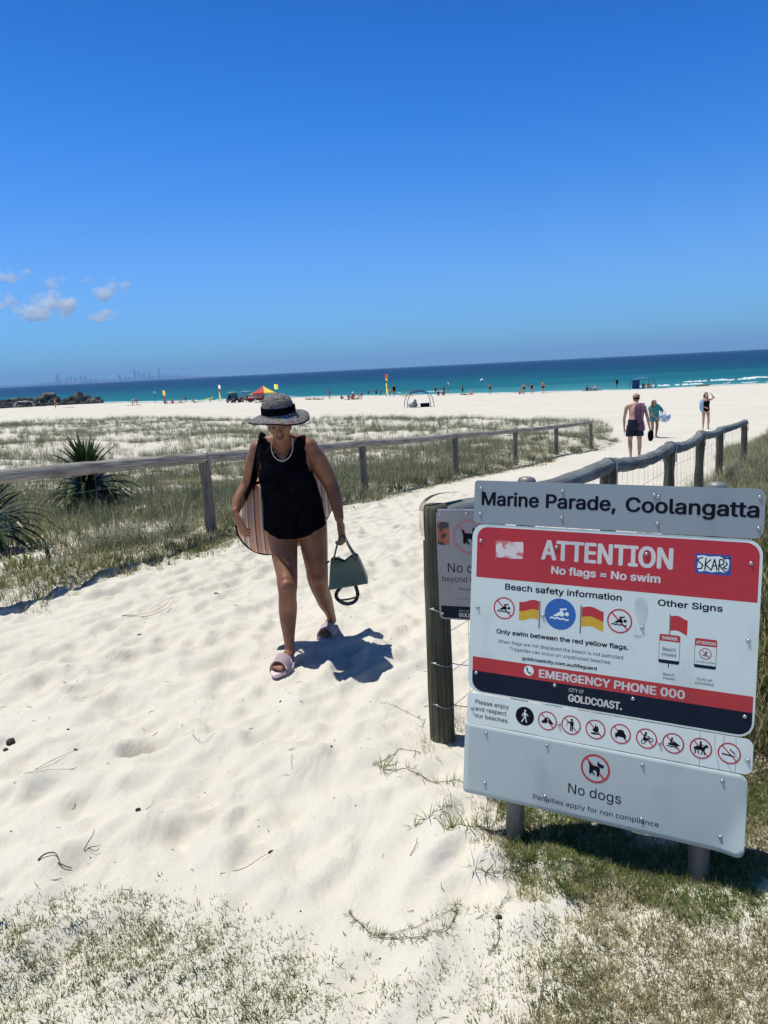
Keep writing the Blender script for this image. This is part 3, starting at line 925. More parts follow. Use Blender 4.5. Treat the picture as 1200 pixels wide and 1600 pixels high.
M_BRIGHT = leaf_mat('bright_grass', [(0.07, 0.13, 0.02), (0.13, 0.20, 0.04), (0.22, 0.28, 0.08), (0.36, 0.37, 0.16)])
M_DARK = leaf_mat('spiky_leaf', [(0.014, 0.032, 0.010), (0.032, 0.060, 0.020), (0.065, 0.10, 0.036), (0.20, 0.19, 0.10)], 0.15, 0.3)

def tuft(name, n, h, spread, width, curve, mat, seed, lean=0.5, flat=0.0, segs=3, tipdroop=0.0, mat2=None, frac=0.4):
    r = random.Random(seed)
    vs, fs, tint, mi = [], [], [], []
    for k in range(n):
        m2 = mat2 is not None and r.random() < frac
        a = r.uniform(0, 2 * math.pi)
        rr = spread * math.sqrt(r.random())
        bx, by = rr * math.cos(a), rr * math.sin(a)
        da = a + r.uniform(-.9, .9)
        ln = h * r.uniform(.5, 1.1)
        tilt = lean * r.uniform(.15, 1.0) + flat
        w = width * r.uniform(.7, 1.2)
        sx, sy = -math.sin(da), math.cos(da)
        tn = r.random()
        x, y, z = bx, by, -0.01
        for s in range(segs + 1):
            t = s / segs
            ww = w * (1 - t) ** 0.7 * (0.5 if s == 0 else 0.5)
            vs += [(x - sx * ww, y - sy * ww, z), (x + sx * ww, y + sy * ww, z)]
            tint += [tn, tn]
            if s:
                i = len(vs)
                fs.append((i - 4, i - 3, i - 1, i - 2)); mi.append(1 if m2 else 0)
            an = min(tilt + curve * t * t + tipdroop * t ** 3, 2.2)
            x += math.cos(da) * math.sin(an) * ln / segs
            y += math.sin(da) * math.sin(an) * ln / segs
            z += math.cos(an) * ln / segs
    me = bpy.data.meshes.new(name)
    me.from_pydata(vs, [], fs)
    at = me.attributes.new('tint', 'FLOAT', 'POINT')
    at.data.foreach_set('value', tint)
    me.materials.append(mat)
    if mat2: me.materials.append(mat2); me.polygons.foreach_set('material_index', mi)
    me.update()
    return me

def scatter(name, pts, scl, variants, label, tilt=0.12, rotz=None, kind='stuff'):
    """One object of instanced tufts at pts (numpy n x 3)."""
    n = len(pts)
    col = bpy.data.collections.new(name + '_sources')
    for i, me in enumerate(variants):
        o = bpy.data.objects.new('%s_source_%02d' % (name, i), me)
        col.objects.link(o)
    me = bpy.data.meshes.new(name)
    me.vertices.add(n); me.vertices.foreach_set('co', np.asarray(pts, np.float32).ravel())
    rot = np.stack([RNG.normal(0, tilt, n), RNG.normal(0, tilt, n), RNG.uniform(0, 2 * math.pi, n) if rotz is None else rotz], -1)
    a = me.attributes.new('rot', 'FLOAT_VECTOR', 'POINT'); a.data.foreach_set('vector', rot.astype(np.float32).ravel())
    s = me.attributes.new('scl', 'FLOAT', 'POINT'); s.data.foreach_set('value', np.asarray(scl, np.float32))
    q = me.attributes.new('pick', 'INT', 'POINT'); q.data.foreach_set('value', RNG.integers(0, len(variants), n).astype(np.int32))
    o = bpy.data.objects.new(name, me)
    COL.objects.link(o)
    ng = bpy.data.node_groups.new(name + '_spread', 'GeometryNodeTree')
    ng.interface.new_socket('Geometry', in_out='INPUT', socket_type='NodeSocketGeometry')
    ng.interface.new_socket('Geometry', in_out='OUTPUT', socket_type='NodeSocketGeometry')
    N, L = ng.nodes, ng.links
    gi, go = N.new('NodeGroupInput'), N.new('NodeGroupOutput')
    mp = N.new('GeometryNodeMeshToPoints')
    ip = N.new('GeometryNodeInstanceOnPoints')
    ci = N.new('GeometryNodeCollectionInfo'); ci.inputs['Collection'].default_value = col
    ci.inputs['Separate Children'].default_value = True; ci.inputs['Reset Children'].default_value = True
    def attr(nm, ty):
        x = N.new('GeometryNodeInputNamedAttribute'); x.data_type = ty; x.inputs['Name'].default_value = nm
        return x.outputs['Attribute']
    L.new(gi.outputs[0], mp.inputs['Mesh']); L.new(mp.outputs[0], ip.inputs['Points'])
    L.new(ci.outputs[0], ip.inputs['Instance']); ip.inputs['Pick Instance'].default_value = True
    L.new(attr('pick', 'INT'), ip.inputs['Instance Index'])
    L.new(attr('rot', 'FLOAT_VECTOR'), ip.inputs['Rotation'])
    cx = N.new('ShaderNodeCombineXYZ')
    sa = attr('scl', 'FLOAT')
    for k in range(3): L.new(sa, cx.inputs[k])
    L.new(cx.outputs[0], ip.inputs['Scale'])
    L.new(ip.outputs[0], go.inputs[0])
    md = o.modifiers.new('spread', 'NODES'); md.node_group = ng
    tag(o, label, kind=kind)
    return o

def rnd_pts(n, xr, yr, keep, size=None):
    x = RNG.uniform(xr[0], xr[1], n); y = RNG.uniform(yr[0], yr[1], n)
    k = keep(x, y)
    x, y = x[k], y[k]
    return np.stack([x, y, gz(x, y)], -1)
def polar_pts(n, az, rr, keep, power=1.0):
    a = np.radians(RNG.uniform(az[0], az[1], n)); r = rr[0] + (rr[1] - rr[0]) * RNG.random(n) ** power
    x, y = r * np.sin(a), r * np.cos(a)
    k = keep(x, y, r)
    x, y = x[k], y[k]
    return np.stack([x, y, gz(x, y)], -1)
def chance(p): return RNG.random(len(p)) < p

crest_of = lambda x, y: np.interp(np.degrees(np.arctan2(x, y)), AZ, CREST)
# far and middle dunes: sparse pale tussocks with bare sand between them
dune_v = [tuft('dune_grass', 16, 0.34, 0.12, 0.009, 0.9, M_DUNE, 200 + k, 0.5) for k in range(4)] + [tuft('dune_grass', 13, 0.42, 0.10, 0.009, 0.8, M_SILVER, 210 + k, 0.5) for k in range(3)]
def keep_dune(x, y, r):
    lat = np.maximum(x_veg(y) - x, x - x_right(y))
    cr = crest_of(x, y)
    patch = F1(x * 0.33 + 40, y * 0.33 + 3, 3)
    near = 0.25 * (1 - smoothstep(14, 27, r))
    edge = smoothstep(cr - 5, cr + 1, r)
    p = smoothstep(0.33 - 0.16 * near - 0.12 * edge, 0.52 - 0.16 * near - 0.10 * edge, patch) * (0.75 + 0.25 * near)
    return (lat > 0.2 + 0.5 * F2(x, y, 2)) & (r < cr + 3 + 2.5 * F2(x * .5, y * .5, 2)) & chance(p)
P = polar_pts(42000, (-34, 36), (9, 66), keep_dune, 0.85)
print('dune', len(P))
scatter('dune_grass', P, RNG.uniform(0.55, 1.15, len(P)), dune_v, 'sparse pale tussocks of dune grass behind the fences')
# low green and brown creepers under them, nearer
cov_v = [tuft('ground_cover', 26, 0.10, 0.13, 0.010, 0.8, M_GREEN, 230 + k, 0.9, segs=2, mat2=M_STRAW, frac=0.25 + .15 * k) for k in range(4)] + [tuft('ground_cover', 26, 0.12, 0.14, 0.006, 0.9, M_STRAW, 240 + k, 0.9, segs=3, mat2=M_SILVER, frac=.4) for k in range(3)] + [tuft('ground_cover', 14, 0.07, 0.10, 0.030, 0.5, M_BRIGHT, 245, 0.9, segs=2)]
def keep_cov(x, y, r):
    latl = x_veg(y) - x
    latr = x - x_right(y)
    pl = smoothstep(-0.35, 0.1, latl) * (1 - 0.8 * smoothstep(7, 13, latl + (F1(x, y, 2) - .5) * 6)) * (1 - 0.75 * smoothstep(15, 24, r))
    pr_ = smoothstep(0.25, 0.7, latr) * (y > 1.7) * 0.9 * (1 - 0.7 * smoothstep(12, 20, r))
    patch = smoothstep(0.36, 0.50, F2(x * 0.6, y * 0.6, 3))
    open_ = smoothstep(2.0, 4.0, latl)
    return chance(np.maximum(pl * (1 - open_ * .55 * (1 - patch)), pr_) * (0.42 + 0.58 * patch))
P = polar_pts(42000, (-42, 42), (3.4, 30), keep_cov, 0.8)
print('cover', len(P))
scatter('ground_cover', P, RNG.uniform(0.6, 1.3, len(P)), cov_v, 'low green and straw coloured creeping plants behind the fences')
# silvery tussocks crowding the fence lines
sil_v = [tuft('silver_grass', 44, 0.29, 0.15, 0.0085, 2.0, M_SILVER, 250 + k, 0.8, segs=5, mat2=M_GREEN, frac=0.35) for k in range(5)]
def keep_sil(x, y, r):
    latl = x_veg(y) - x; latr = x - x_right(y)
    far = smoothstep(8, 12, y)
    band = smoothstep(-0.30, 0.0, latl) * (1 - smoothstep(1.2 + 1.6 * far, 2.6 + 3.0 * far, latl))
    bandr = smoothstep(0.05, 0.35, latr) * (1 - smoothstep(4.0, 9.0, latr)) * smoothstep(5.0, 6.5, y) * 1.8
    patch = smoothstep(0.42, 0.56, F1(x * 0.9 + 9, y * 0.9, 2)) * 0.42
    return chance(np.maximum(band * (0.12 + 0.88 * smoothstep(6.8, 8.0, y)), bandr) * patch)
P = polar_pts(15000, (-36, 36), (6.0, 31), keep_sil, 0.9)
print('silver', len(P))
scatter('silver_grass', P, RNG.uniform(0.5, 1.05, len(P)), sil_v, 'silvery green tussock grass crowding the foot of the fences')

# right fence: grass up against the posts
rf_v = [tuft('silver_grass', 40, 0.42, 0.12, 0.0080, 1.5, M_SILVER, 350 + k, 0.6, segs=4, mat2=M_STRAW, frac=.3) for k in range(3)] + [tuft('silver_grass', 40, 0.30, 0.12, 0.0060, 1.3, M_GREEN, 355 + k, 0.6, segs=4, mat2=M_SILVER, frac=.4) for k in range(2)]
P = rnd_pts(8000, (1.8, 12), (5.6, 22), lambda x, y: chance(smoothstep(-0.45, -0.1, x - x_right(y)) * (1 - smoothstep(1.5, 5.0, x - x_right(y))) * (0.55 + 0.45 * smoothstep(0.35, 0.5, F1(x, y, 2))) * smoothstep(5.9, 7.4, y)))
scatter('silver_grass', P, RNG.uniform(0.45, 0.95, len(P)), rf_v, 'silvery and green grass growing against the right fence posts')
# single tussocks that stand out along the left fence
tus = [tuft('blades', 110, 0.40, 0.16, 0.0085, 2.2, M_SILVER, 360 + k, 0.75, segs=6, mat2=(M_GREEN if k % 2 else M_STRAW), frac=.22) for k in range(5)]
spots = [(-2.65, 7.35, .95, 'blue grey tussock with curling blades nearest under the left fence'), (-2.15, 8.05, .85, 'silvery tussock just left of the fence post nearest the striped bag'), (-1.62, 8.65, 1.0, 'bushy tussock right of the fence post, behind the striped bag'), (-1.35, 9.45, .8, 'tussock behind the woman at the path edge'),
         (-.55, 11.3, 1.05, 'tussock left of the fence post right of the woman'), (-.12, 12.25, 1.15, 'large silver tussock at the foot of the post right of the woman'), (.32, 13.0, 1.1, 'pale tussock spilling onto the path right of the woman'), (.75, 13.9, 1.0, 'tussock at the path edge halfway to the next post'), (1.35, 14.9, 1.0, 'tussock left of the third visible fence post'), (1.75, 15.7, 1.05, 'tussock right of the third visible fence post'),
         (2.3, 16.6, 1.0, 'grey tussock between the middle posts of the left fence'), (3.1, 17.9, 1.0, 'tussock at the foot of the fourth visible post'), (3.9, 19.4, 1.05, 'tussock past the fourth visible post'), (4.9, 21.2, 1.0, 'tussock at the foot of the last but one post'), (5.9, 22.8, 1.05, 'dark tussock just before the last left post'), (6.75, 24.1, 1.1, 'last tussock at the end post of the left fence')]
for k, (x, y, s_, lab) in enumerate(spots):
    x -= .10
    e = empty('grass_tussock', (x, y, gz(x, y)), k * 1.7, lab, 'tussock', 'tussocks at the foot of the left fence')
    share('blades', tus[k % 5], e, scale=(s_, s_, s_ * .95))

# the lawn: short blades half buried in blown sand, thicker and greener to the right
def pt_lawn(x, y):
    """density of the short grass at the near end of the path"""
    e = 2.16 + 0.12 * np.sin(x * 5) + 0.25 * (F2(x * 2.2 + 5, y * 2.2, 3) - 0.5) - 0.18 * smoothstep(-0.5, 0.1, x)
    a = (1 - smoothstep(e - 0.28, e + 0.10, y)) * (0.34 + 0.46 * smoothstep(0.38, 0.60, F1(x * 5.1, y * 5.1 + 8, 3)))
    bare = smoothstep(-0.28, -0.10, x + (y - 1.8) * 0.15) * (1 - smoothstep(0.30, 0.42, x + (y - 2.0) * 0.05))
    a = a * (1 - 0.78 * bare)
    xr = 0.36 + 0.08 * np.sin(y * 7)
    b = smoothstep(xr - 0.10, xr + 0.16, x) * (1 - smoothstep(2.75, 3.3, y - (x - 0.3) * 0.2))
    return a, b
lawn_v = [tuft('lawn_grass', 8, 0.030, 0.016, 0.0040, 0.7, M_LAWN, 260 + k, 1.15, segs=2, mat2=M_GREEN, frac=0.15) for k in range(6)]
mix_v = [tuft('lawn_grass', 14, 0.034, 0.022, 0.0038, 0.8, M_LAWN, 270 + k, 1.1, segs=2, mat2=M_STRAW, frac=0.45) for k in range(5)] + [tuft('dry_grass', 14, 0.040, 0.026, 0.0034, 0.5, M_STRAW, 280 + k, 1.25, segs=2) for k in range(4)]
green_v = [tuft('lawn_grass', 12, 0.048, 0.018, 0.0034, 0.9, M_BRIGHT, 290 + k, 0.8, segs=3) for k in range(4)]
def kA(x, y): return chance(pt_lawn(x, y)[0] * (x < 0.5))
P = rnd_pts(34000, (-1.7, 0.55), (1.35, 2.6), kA)
print('lawnA', len(P))
scatter('lawn_grass', P, RNG.uniform(0.45, 1.05, len(P)), lawn_v, 'short sparse grass half buried in white sand in the near left corner', 0.3)
def kB(x, y): return chance(pt_lawn(x, y)[1] * (0.25 + 0.75 * smoothstep(0.36, 0.5, F2(x * 4, y * 4 + 3, 3))))
P = rnd_pts(36000, (0.15, 2.2), (1.3, 3.4), kB)
print('lawnB', len(P))
scatter('lawn_grass', P, RNG.uniform(0.5, 1.05, len(P)), mix_v, 'mixed dry and green lawn grass around the feet of the big sign', 0.3)
def kC(x, y): return chance(pt_lawn(x, y)[1] * smoothstep(0.40, 0.54, F1(x * 3.3 + 4, y * 3.3, 2)))
P = rnd_pts(20000, (0.35, 2.2), (1.3, 3.0), kC)
scatter('lawn_grass', P, RNG.uniform(0.5, 1.0, len(P)), green_v, 'brighter green tufts in the lawn right of the path', 0.25)

# dry scrub and straw along the right edge of the path, round the fence post
scr_v = [tuft('dry_grass', 9, 0.10, 0.05, 0.0022, 0.5, M_STRAW, 300 + k, 1.3, segs=3) for k in range(5)] + [tuft('dry_grass', 8, 0.07, 0.03, 0.0035, 0.8, M_LAWN, 310 + k, 0.9, segs=3) for k in range(3)]
def kD(x, y):
    lat = x - x_right(y) 
    return chance(smoothstep(-0.36, 0.05, lat) * (1 - smoothstep(0.9, 1.4, lat)) * smoothstep(0.38, 0.6, F2(x * 3, y * 3, 2)))
P = rnd_pts(5200, (-0.3, 3.5), (2.35, 5.6), kD)
print('scrub', len(P))
scatter('dry_grass', P, RNG.uniform(0.4, 1.0, len(P)), scr_v, 'dry straw and wiry runners by the end post and the sign', 0.35)
# dense dry stalks and dark blades behind the right fence, seen past the sign
thick_v = [tuft('tall_grass', 26, 0.42, 0.10, 0.010, 0.9, M_GREEN, 320 + k, 0.55, segs=4) for k in range(3)] + [tuft('tall_grass', 30, 0.36, 0.14, 0.005, 0.8, M_STRAW, 330 + k, 0.8, segs=4) for k in range(3)]
P = rnd_pts(2100, (0.7, 5.5), (2.6, 7.0), lambda x, y: chance(smoothstep(0.35, 0.6, x - x_right(y)) * (x / np.maximum(y, .1) > 0.30)))
scatter('tall_grass', P, RNG.uniform(0.5, 1.1, len(P)), thick_v, 'tall tangled dry and green grass behind the big sign')
dk = [tuft('blades', 46, 0.55, 0.10, 0.022, 1.5, M_DARK, 380 + k, 0.7, segs=5, mat2=M_BRIGHT, frac=.22) for k in range(3)]
for k, (x, y, s_, lab) in enumerate(((1.62, 3.25, .95, 'dark strap leaved plant right behind the big sign\'s right edge'), (2.05, 3.75, 1.1, 'taller dark strap leaved plant further behind the big sign\'s right edge'), (1.45, 2.80, .6, 'low dark strap leaved plant at the right edge near the lower panel'))):
    e = empty('strap_leaf_plant', (x, y, gz(x, y)), k * 2.1, lab, 'plant', 'strap leaved plants at the right edge')
    share('blades', dk[k], e, scale=(s_, s_, s_))
# a fringe of sprigs at the left edge of the path
P = polar_pts(5200, (-36, 20), (5.0, 27), lambda x, y, r: chance(np.exp(-((x_veg(y) - x + 0.22) / 0.22) ** 2) * smoothstep(0.35, 0.55, F1(x * 2, y * 2, 2))), 0.9)
scatter('dry_grass', P, RNG.uniform(0.6, 1.2, len(P)), scr_v, 'dry sprigs along the left edge of the path', 0.3)
# a few broad leaved creepers showing bright among the grass
bl_v = [tuft('creeper', 16, 0.10, 0.09, 0.045, 0.9, M_BRIGHT, 370 + k, 0.8, segs=3) for k in range(3)]
P = polar_pts(520, (-36, 14), (6.0, 20), lambda x, y, r: chance((x_veg(y) - x > .1) * smoothstep(.55, .68, F2(x * 1.3 + 3, y * 1.3, 2)) * (1 - smoothstep(3, 7, x_veg(y) - x))))
scatter('creeper', P, RNG.uniform(0.5, 1.2, len(P)), bl_v, 'bright green broad leaved creepers dotted through the grass', 0.3)
# mown green strip under the near part of the left fence
gs_v = [tuft('green_grass', 22, 0.075, 0.06, 0.0045, 0.9, M_BRIGHT, 340 + k, 0.8, segs=3, mat2=M_STRAW, frac=.35) for k in range(4)]
P = polar_pts(7000, (-36, -8), (5.0, 9), lambda x, y, r: chance(np.exp(-((x_veg(y) - x - 0.15) / 0.35) ** 2)), 0.9)
scatter('green_grass', P, RNG.uniform(0.5, 1.1, len(P)), gs_v, 'fresh green grass under the near end of the left fence')

# spiky plants behind the left fence: every leaf a part
def spiky(x, y, size, n, label, seed, skirt=True, group='spiky leaved plants behind the left fence'):
    root = empty('pandanus_plant', (x, y, gz(x, y)), 0, label, 'plant', group)
    r = random.Random(seed)
    base = []
    for k in range(10):
        vs, fs, tn = [], [], []
        ln = 0.62 * r.uniform(.8, 1.1); w = 0.030 * r.uniform(.8, 1.2)
        px, pz = 0.0, 0.0
        an = 0.0
        curve = (0.35, 0.6, 1.0, 1.4, 1.8, 2.1, 0.5, 0.8, 1.2, 1.6)[k]
        S = 7
        for s in range(S + 1):
            t = s / S
            ww = w * (0.6 + 0.9 * t) if t < 0.35 else w * 0.92 * ((1 - t) / 0.65) ** 0.6
            i = len(vs)
            vs += [(px, -ww, pz + ww * .35), (px, 0, pz - ww * .2), (px, ww, pz + ww * .35)]
            tn += [t * .5] * 3
            if s: fs += [(i - 3, i - 2, i + 1, i), (i - 2, i - 1, i + 2, i + 1)]
            an = curve * t ** 1.4
            px += math.sin(an) * ln / S; pz += math.cos(an) * ln / S
        me = bpy.data.meshes.new('leaf'); me.from_pydata(vs, [], fs); me.materials.append(M_DARK)
        at = me.attributes.new('tint', 'FLOAT', 'POINT'); at.data.foreach_set('value', tn)
        me.update(); base.append(me)
    tube_obj('trunk', [(0, 0, -0.1, .10 * size), (0.02, 0, .35 * size, .08 * size), (0.0, 0.01, .62 * size, .06 * size)], M_POST_G, root, 10, 3)
    for k in range(n):
        t = k / n
        a = k * 2.39996 + r.uniform(-.25, .25)
        h = (0.56 - 0.40 * t ** 0.9) * size
        tilt = 0.08 + 1.55 * t ** 0.6 + r.uniform(-.2, .2)
        me = base[min(9, int(r.choice([0, 6, 7]) if t < .3 else r.choice([1, 2, 3, 8]) if t < .6 else r.choice([2, 4, 5, 9])))]
        o = share('leaf', me, root, (0.02 * math.cos(a), 0.02 * math.sin(a), h), (r.uniform(-.25, .25), min(tilt, 2.25) * 0.9, a), (size * r.uniform(.8, 1.15) * (0.78 + 0.35 * t),) * 3)
        o.rotation_mode = 'XYZ'
    return root
spiky(-4.28, 11.1, 1.16, 290, 'big dark spiky pandanus plant standing behind the left fence rail', 21)
spiky(-4.12, 7.9, 1.0, 130, 'spiky pandanus plant cut by the left edge of the picture, nearer than the other', 22)
spiky(-3.15, 6.95, 0.26, 22, 'small upright spiky seedling in the grass between the two big spiky plants', 23)

# ------------------------------------------------------------------ signs
def paint(name, c, rough=0.35, dirt=0.12, spec=0.5, metal=0.0, scale=6.0, dirtcol=None):
    dc = dirtcol or tuple(x * (1 - dirt * 2.2) for x in c)
    return mat_var(name, dc, c, scale, rough, bump=0.03, bscale=40, spec=spec, metal=metal, stretch=(1, 1, 0.45), detail=8, lo=0.28, hi=0.46)
M_WHITE = paint('sign_white', (0.64, 0.74, 0.715), 0.30, 0.10)
M_STRIP = paint('strip_white', (0.74, 0.83, 0.79), 0.30, 0.06)
M_ALU = paint('brushed_aluminium', (0.255, 0.305, 0.33), 0.38, 0.06, metal=0.0)
M_ALU_L = paint('pale_aluminium', (0.45, 0.53, 0.53), 0.36, 0.10)
M_RED = paint('sign_red', (0.46, 0.018, 0.028), 0.35, 0.08)
M_NAVY = paint('sign_navy', (0.008, 0.015, 0.032), 0.5, 0.1, spec=0.12)
M_BLACK = paint('sign_black', (0.010, 0.011, 0.017), 0.45, 0.05)
M_LET_W = paint('letter_white', (0.62, 0.62, 0.60), 0.4, 0.10)
M_LET_B = paint('letter_black', (0.006, 0.007, 0.014), 0.6, 0.05, spec=0.1)
M_BLUE = paint('sign_blue', (0.012, 0.12, 0.42), 0.35, 0.05)
M_YEL = paint('sign_yellow', (0.62, 0.38, 0.02), 0.35, 0.08)
M_GREY = paint('sign_grey', (0.16, 0.17, 0.18), 0.4, 0.05)
M_PINK = paint('faded_pink', (0.50, 0.22, 0.23), 0.4, 0.05)
M_FWHITE = paint('faded_white', (0.36, 0.355, 0.36), 0.45, 0.10)
M_STICK = paint('sticker_blue', (0.03, 0.06, 0.30), 0.3, 0.03)
M_PIPE = mat_var('weathered_pipe', (0.15, 0.15, 0.145), (0.27, 0.27, 0.26), 14, 0.5, metal=0.3, stretch=(1, 1, 0.2))
M_BOLT = mat_var('zinc_bolt', (0.36, 0.37, 0.38), (0.55, 0.56, 0.57), 60, 0.4, metal=0.6)
M_TORN = mat_var('torn_sticker', (0.55, 0.16, 0.17), (0.68, 0.64, 0.64), 30, 0.5, lo=0.42, hi=0.52)
M_TORN2 = mat_var('orange_sticker', (0.03, 0.04, 0.06), (0.50, 0.13, 0.06), 28, 0.4, lo=0.44, hi=0.54)

try:
    import os
    FONT = bpy.data.fonts.load(os.path.join(bpy.utils.system_resource('DATAFILES'), 'fonts', 'Inter.woff2'))
except Exception:
    FONT = None
CAP = {}
def text_mesh(body, bold=0.0, spacing=1.0):
    """outlines of the letters, filled by winding number so that overlapping contours stay clean"""
    from mathutils.geometry import delaunay_2d_cdt
    c = bpy.data.curves.new('lettering', 'FONT')
    if FONT: c.font = FONT
    c.body = body; c.size = 1; c.resolution_u = 3; c.space_character = spacing; c.fill_mode = 'NONE'
    o = bpy.data.objects.new('t', c); COL.objects.link(o)
    dg = bpy.context.evaluated_depsgraph_get()
    me = bpy.data.meshes.new_from_object(o.evaluated_get(dg))
    bpy.data.objects.remove(o); bpy.data.curves.remove(c)
    vs = [Vector(v.co[:2]) for v in me.vertices]
    es = [tuple(e.vertices) for e in me.edges]
    bpy.data.meshes.remove(me)
    r = delaunay_2d_cdt(vs, es, [], 1, 1e-6)
    P = np.array([v[:] for v in r[0]]); T = np.array([t for t in r[2] if len(t) == 3])
    V = np.array([v[:] for v in vs]); E_ = np.array(es)
    ax, ay, bx_, by_ = V[E_[:, 0], 0], V[E_[:, 0], 1], V[E_[:, 1], 0], V[E_[:, 1], 1]
    cen = P[T].mean(1)
    keep = []
    for k, (x, y) in enumerate(cen):
        m = (ay <= y) != (by_ <= y)
        if not m.any(): continue
        t = (y - ay[m]) / (by_[m] - ay[m])
        hit = ax[m] + t * (bx_[m] - ax[m]) > x
        if np.sum(np.where(by_[m] > ay[m], 1, -1)[hit]) != 0: keep.append(k)
    out = bpy.data.meshes.new('lettering')
    out.from_pydata([(p[0], p[1], 0) for p in P], [], [tuple(t) for t in T[keep]])
    out.update()
    return out

class Board:
    """A sign panel; print is laid on it in millimetres, u to the right, v down, from the panel frame's corner."""
    def __init__(self, root, u_off, v_base):
        self.root, self.uo, self.vb, self.front = root, u_off, v_base, 0.0
    def p(self, u, v, y=0.0):
        return (u / 1000.0 - self.uo, y, self.vb - v / 1000.0)
    def outline(self, u0, v0, u1, v1, r=(0, 0, 0, 0), n=6):
        """corner radii: tl, tr, br, bl"""
        if not hasattr(r, '__len__'): r = (r,) * 4
        pts = []
        for (cx, cy, rr, a0) in ((u1 - r[1], v0 + r[1], r[1], -90), (u1 - r[2], v1 - r[2], r[2], 0), (u0 + r[3], v1 - r[3], r[3], 90), (u0 + r[0], v0 + r[0], r[0], 180)):
            if rr <= 0: pts.append((cx, cy)); continue
            for k in range(n + 1):
                a = math.radians(a0 + 90 * k / n)
                pts.append((cx + rr * math.cos(a), cy + rr * math.sin(a)))
        return pts
    def panel(self, name, u0, v0, u1, v1, r, mat, y=0.0, th=0.003, bend=None, parent=None):
        bm = bmesh.new()
        f = bm.faces.new([bm.verts.new(self.p(u, v, y)) for u, v in self.outline(u0, v0, u1, v1, r)])
        if bend:
            for u in np.arange(u0 + 20, u1, 22):
                bmesh.ops.bisect_plane(bm, geom=bm.verts[:] + bm.edges[:] + bm.faces[:], plane_co=self.p(u, 0), plane_no=(1, 0, 0))
            for v in np.arange(v0 + 15, v1, 22):
                bmesh.ops.bisect_plane(bm, geom=bm.verts[:] + bm.edges[:] + bm.faces[:], plane_co=self.p(0, v), plane_no=(0, 0, 1))
            for w in bm.verts:
                u = (w.co.x + self.uo) * 1000; v = (self.vb - w.co.z) * 1000
                w.co.y += bend(u, v)
        bmesh.ops.recalc_face_normals(bm, faces=bm.faces)
        bm.normal_update()
        if bm.faces[0] if False else False: pass
        g = bmesh.ops.extrude_face_region(bm, geom=bm.faces[:])
        for v in [e for e in g['geom'] if isinstance(e, bmesh.types.BMVert)]: v.co.y += th
        o = from_bm(name, bm, mat, parent or self.root, False)
        if bend:
            o.data.polygons.foreach_set('use_smooth', [True] * len(o.data.polygons))
        return o
    def flat(self, name, polys, mats, layer=1, parent=None):
        """polys: list of (points, material index, extra layer)"""
        bm = bmesh.new()
        for pts, mi, ex in polys:
            vs = [bm.verts.new(self.p(u, v, self.front - 0.00012 * (layer + ex))) for u, v in pts]
            f = bm.faces.new(vs); f.material_index = mi
            f.normal_update()
            if f.normal.y > 0: f.normal_flip()
        me = bpy.data.meshes.new(name)
        bmesh.ops.triangulate(bm, faces=bm.faces[:])
        bm.to_mesh(me); bm.free()
        return link_mesh(name, me, mats, parent or self.root)
    def text(self, body, u0, u1, v, cap, mat, bold=0.0, layer=2, parent=None, spacing=1.0):
        """one line of lettering; bold strokes are the letter laid down several times, a hair apart"""
        me = text_mesh(body, 0.0, spacing)
        n = len(me.vertices)
        co = np.zeros(n * 3); me.vertices.foreach_get('co', co); co = co.reshape(-1, 3)
        if 'H' not in CAP:
            hm = text_mesh('H'); hc = np.zeros(len(hm.vertices) * 3); hm.vertices.foreach_get('co', hc); hc = hc.reshape(-1, 3)
            CAP['H'] = (hc[:, 1].min(), hc[:, 1].max()); bpy.data.meshes.remove(hm)
        b0, b1 = CAP['H']
        e = bold * cap * 1.15
        sx = (u1 - u0 - 2 * e) / (co[:, 0].max() - co[:, 0].min()); sy = (cap - 1.2 * e) / (b1 - b0)
        u = u0 + e + (co[:, 0] - co[:, 0].min()) * sx
        vv = v - .6 * e - (co[:, 1] - b0) * sy
        offs = [(0, 0)] if not bold else [(0, 0), (-e, 0), (e, 0), (-e * .5, -e * .6), (e * .5, -e * .6), (-e * .5, e * .6), (e * .5, e * .6)]
        bm = bmesh.new()
        for k, (du, dv) in enumerate(offs):
            out = np.stack([(u + du) / 1000 - self.uo, np.full(n, self.front - 0.00012 * layer - 0.00002 * k), self.vb - (vv + dv) / 1000], -1)
            me.vertices.foreach_set('co', out.ravel()); me.update()
            bm.from_mesh(me)
        bm.to_mesh(me); bm.free()
        return link_mesh('lettering', me, mat, parent or self.root)

def disc(c, r, n=36, ry=None):
    return [(c[0] + r * math.cos(2 * math.pi * k / n), c[1] + (ry or r) * math.sin(2 * math.pi * k / n)) for k in range(n)]
def bar(a, b, w):
    dx, dy = b[0] - a[0], b[1] - a[1]; l = math.hypot(dx, dy) or 1
    nx_, ny_ = -dy / l * w / 2, dx / l * w / 2
    return [(a[0] + nx_, a[1] + ny_), (b[0] + nx_, b[1] + ny_), (b[0] - nx_, b[1] - ny_), (a[0] - nx_, a[1] - ny_)]
def ring_polys(c, r, w, mi, ex, n=36):
    out = []
    for k in range(n):
        a, b = 2 * math.pi * k / n, 2 * math.pi * (k + 1) / n
        out.append(([(c[0] + r * math.cos(a), c[1] + r * math.sin(a)), (c[0] + r * math.cos(b), c[1] + r * math.sin(b)), (c[0] + (r - w) * math.cos(b), c[1] + (r - w) * math.sin(b)), (c[0] + (r - w) * math.cos(a), c[1] + (r - w) * math.sin(a))], mi, ex))
    return out
def at(c, s, pts):
    return [(c[0] + x * s, c[1] + y * s) for x, y in pts]
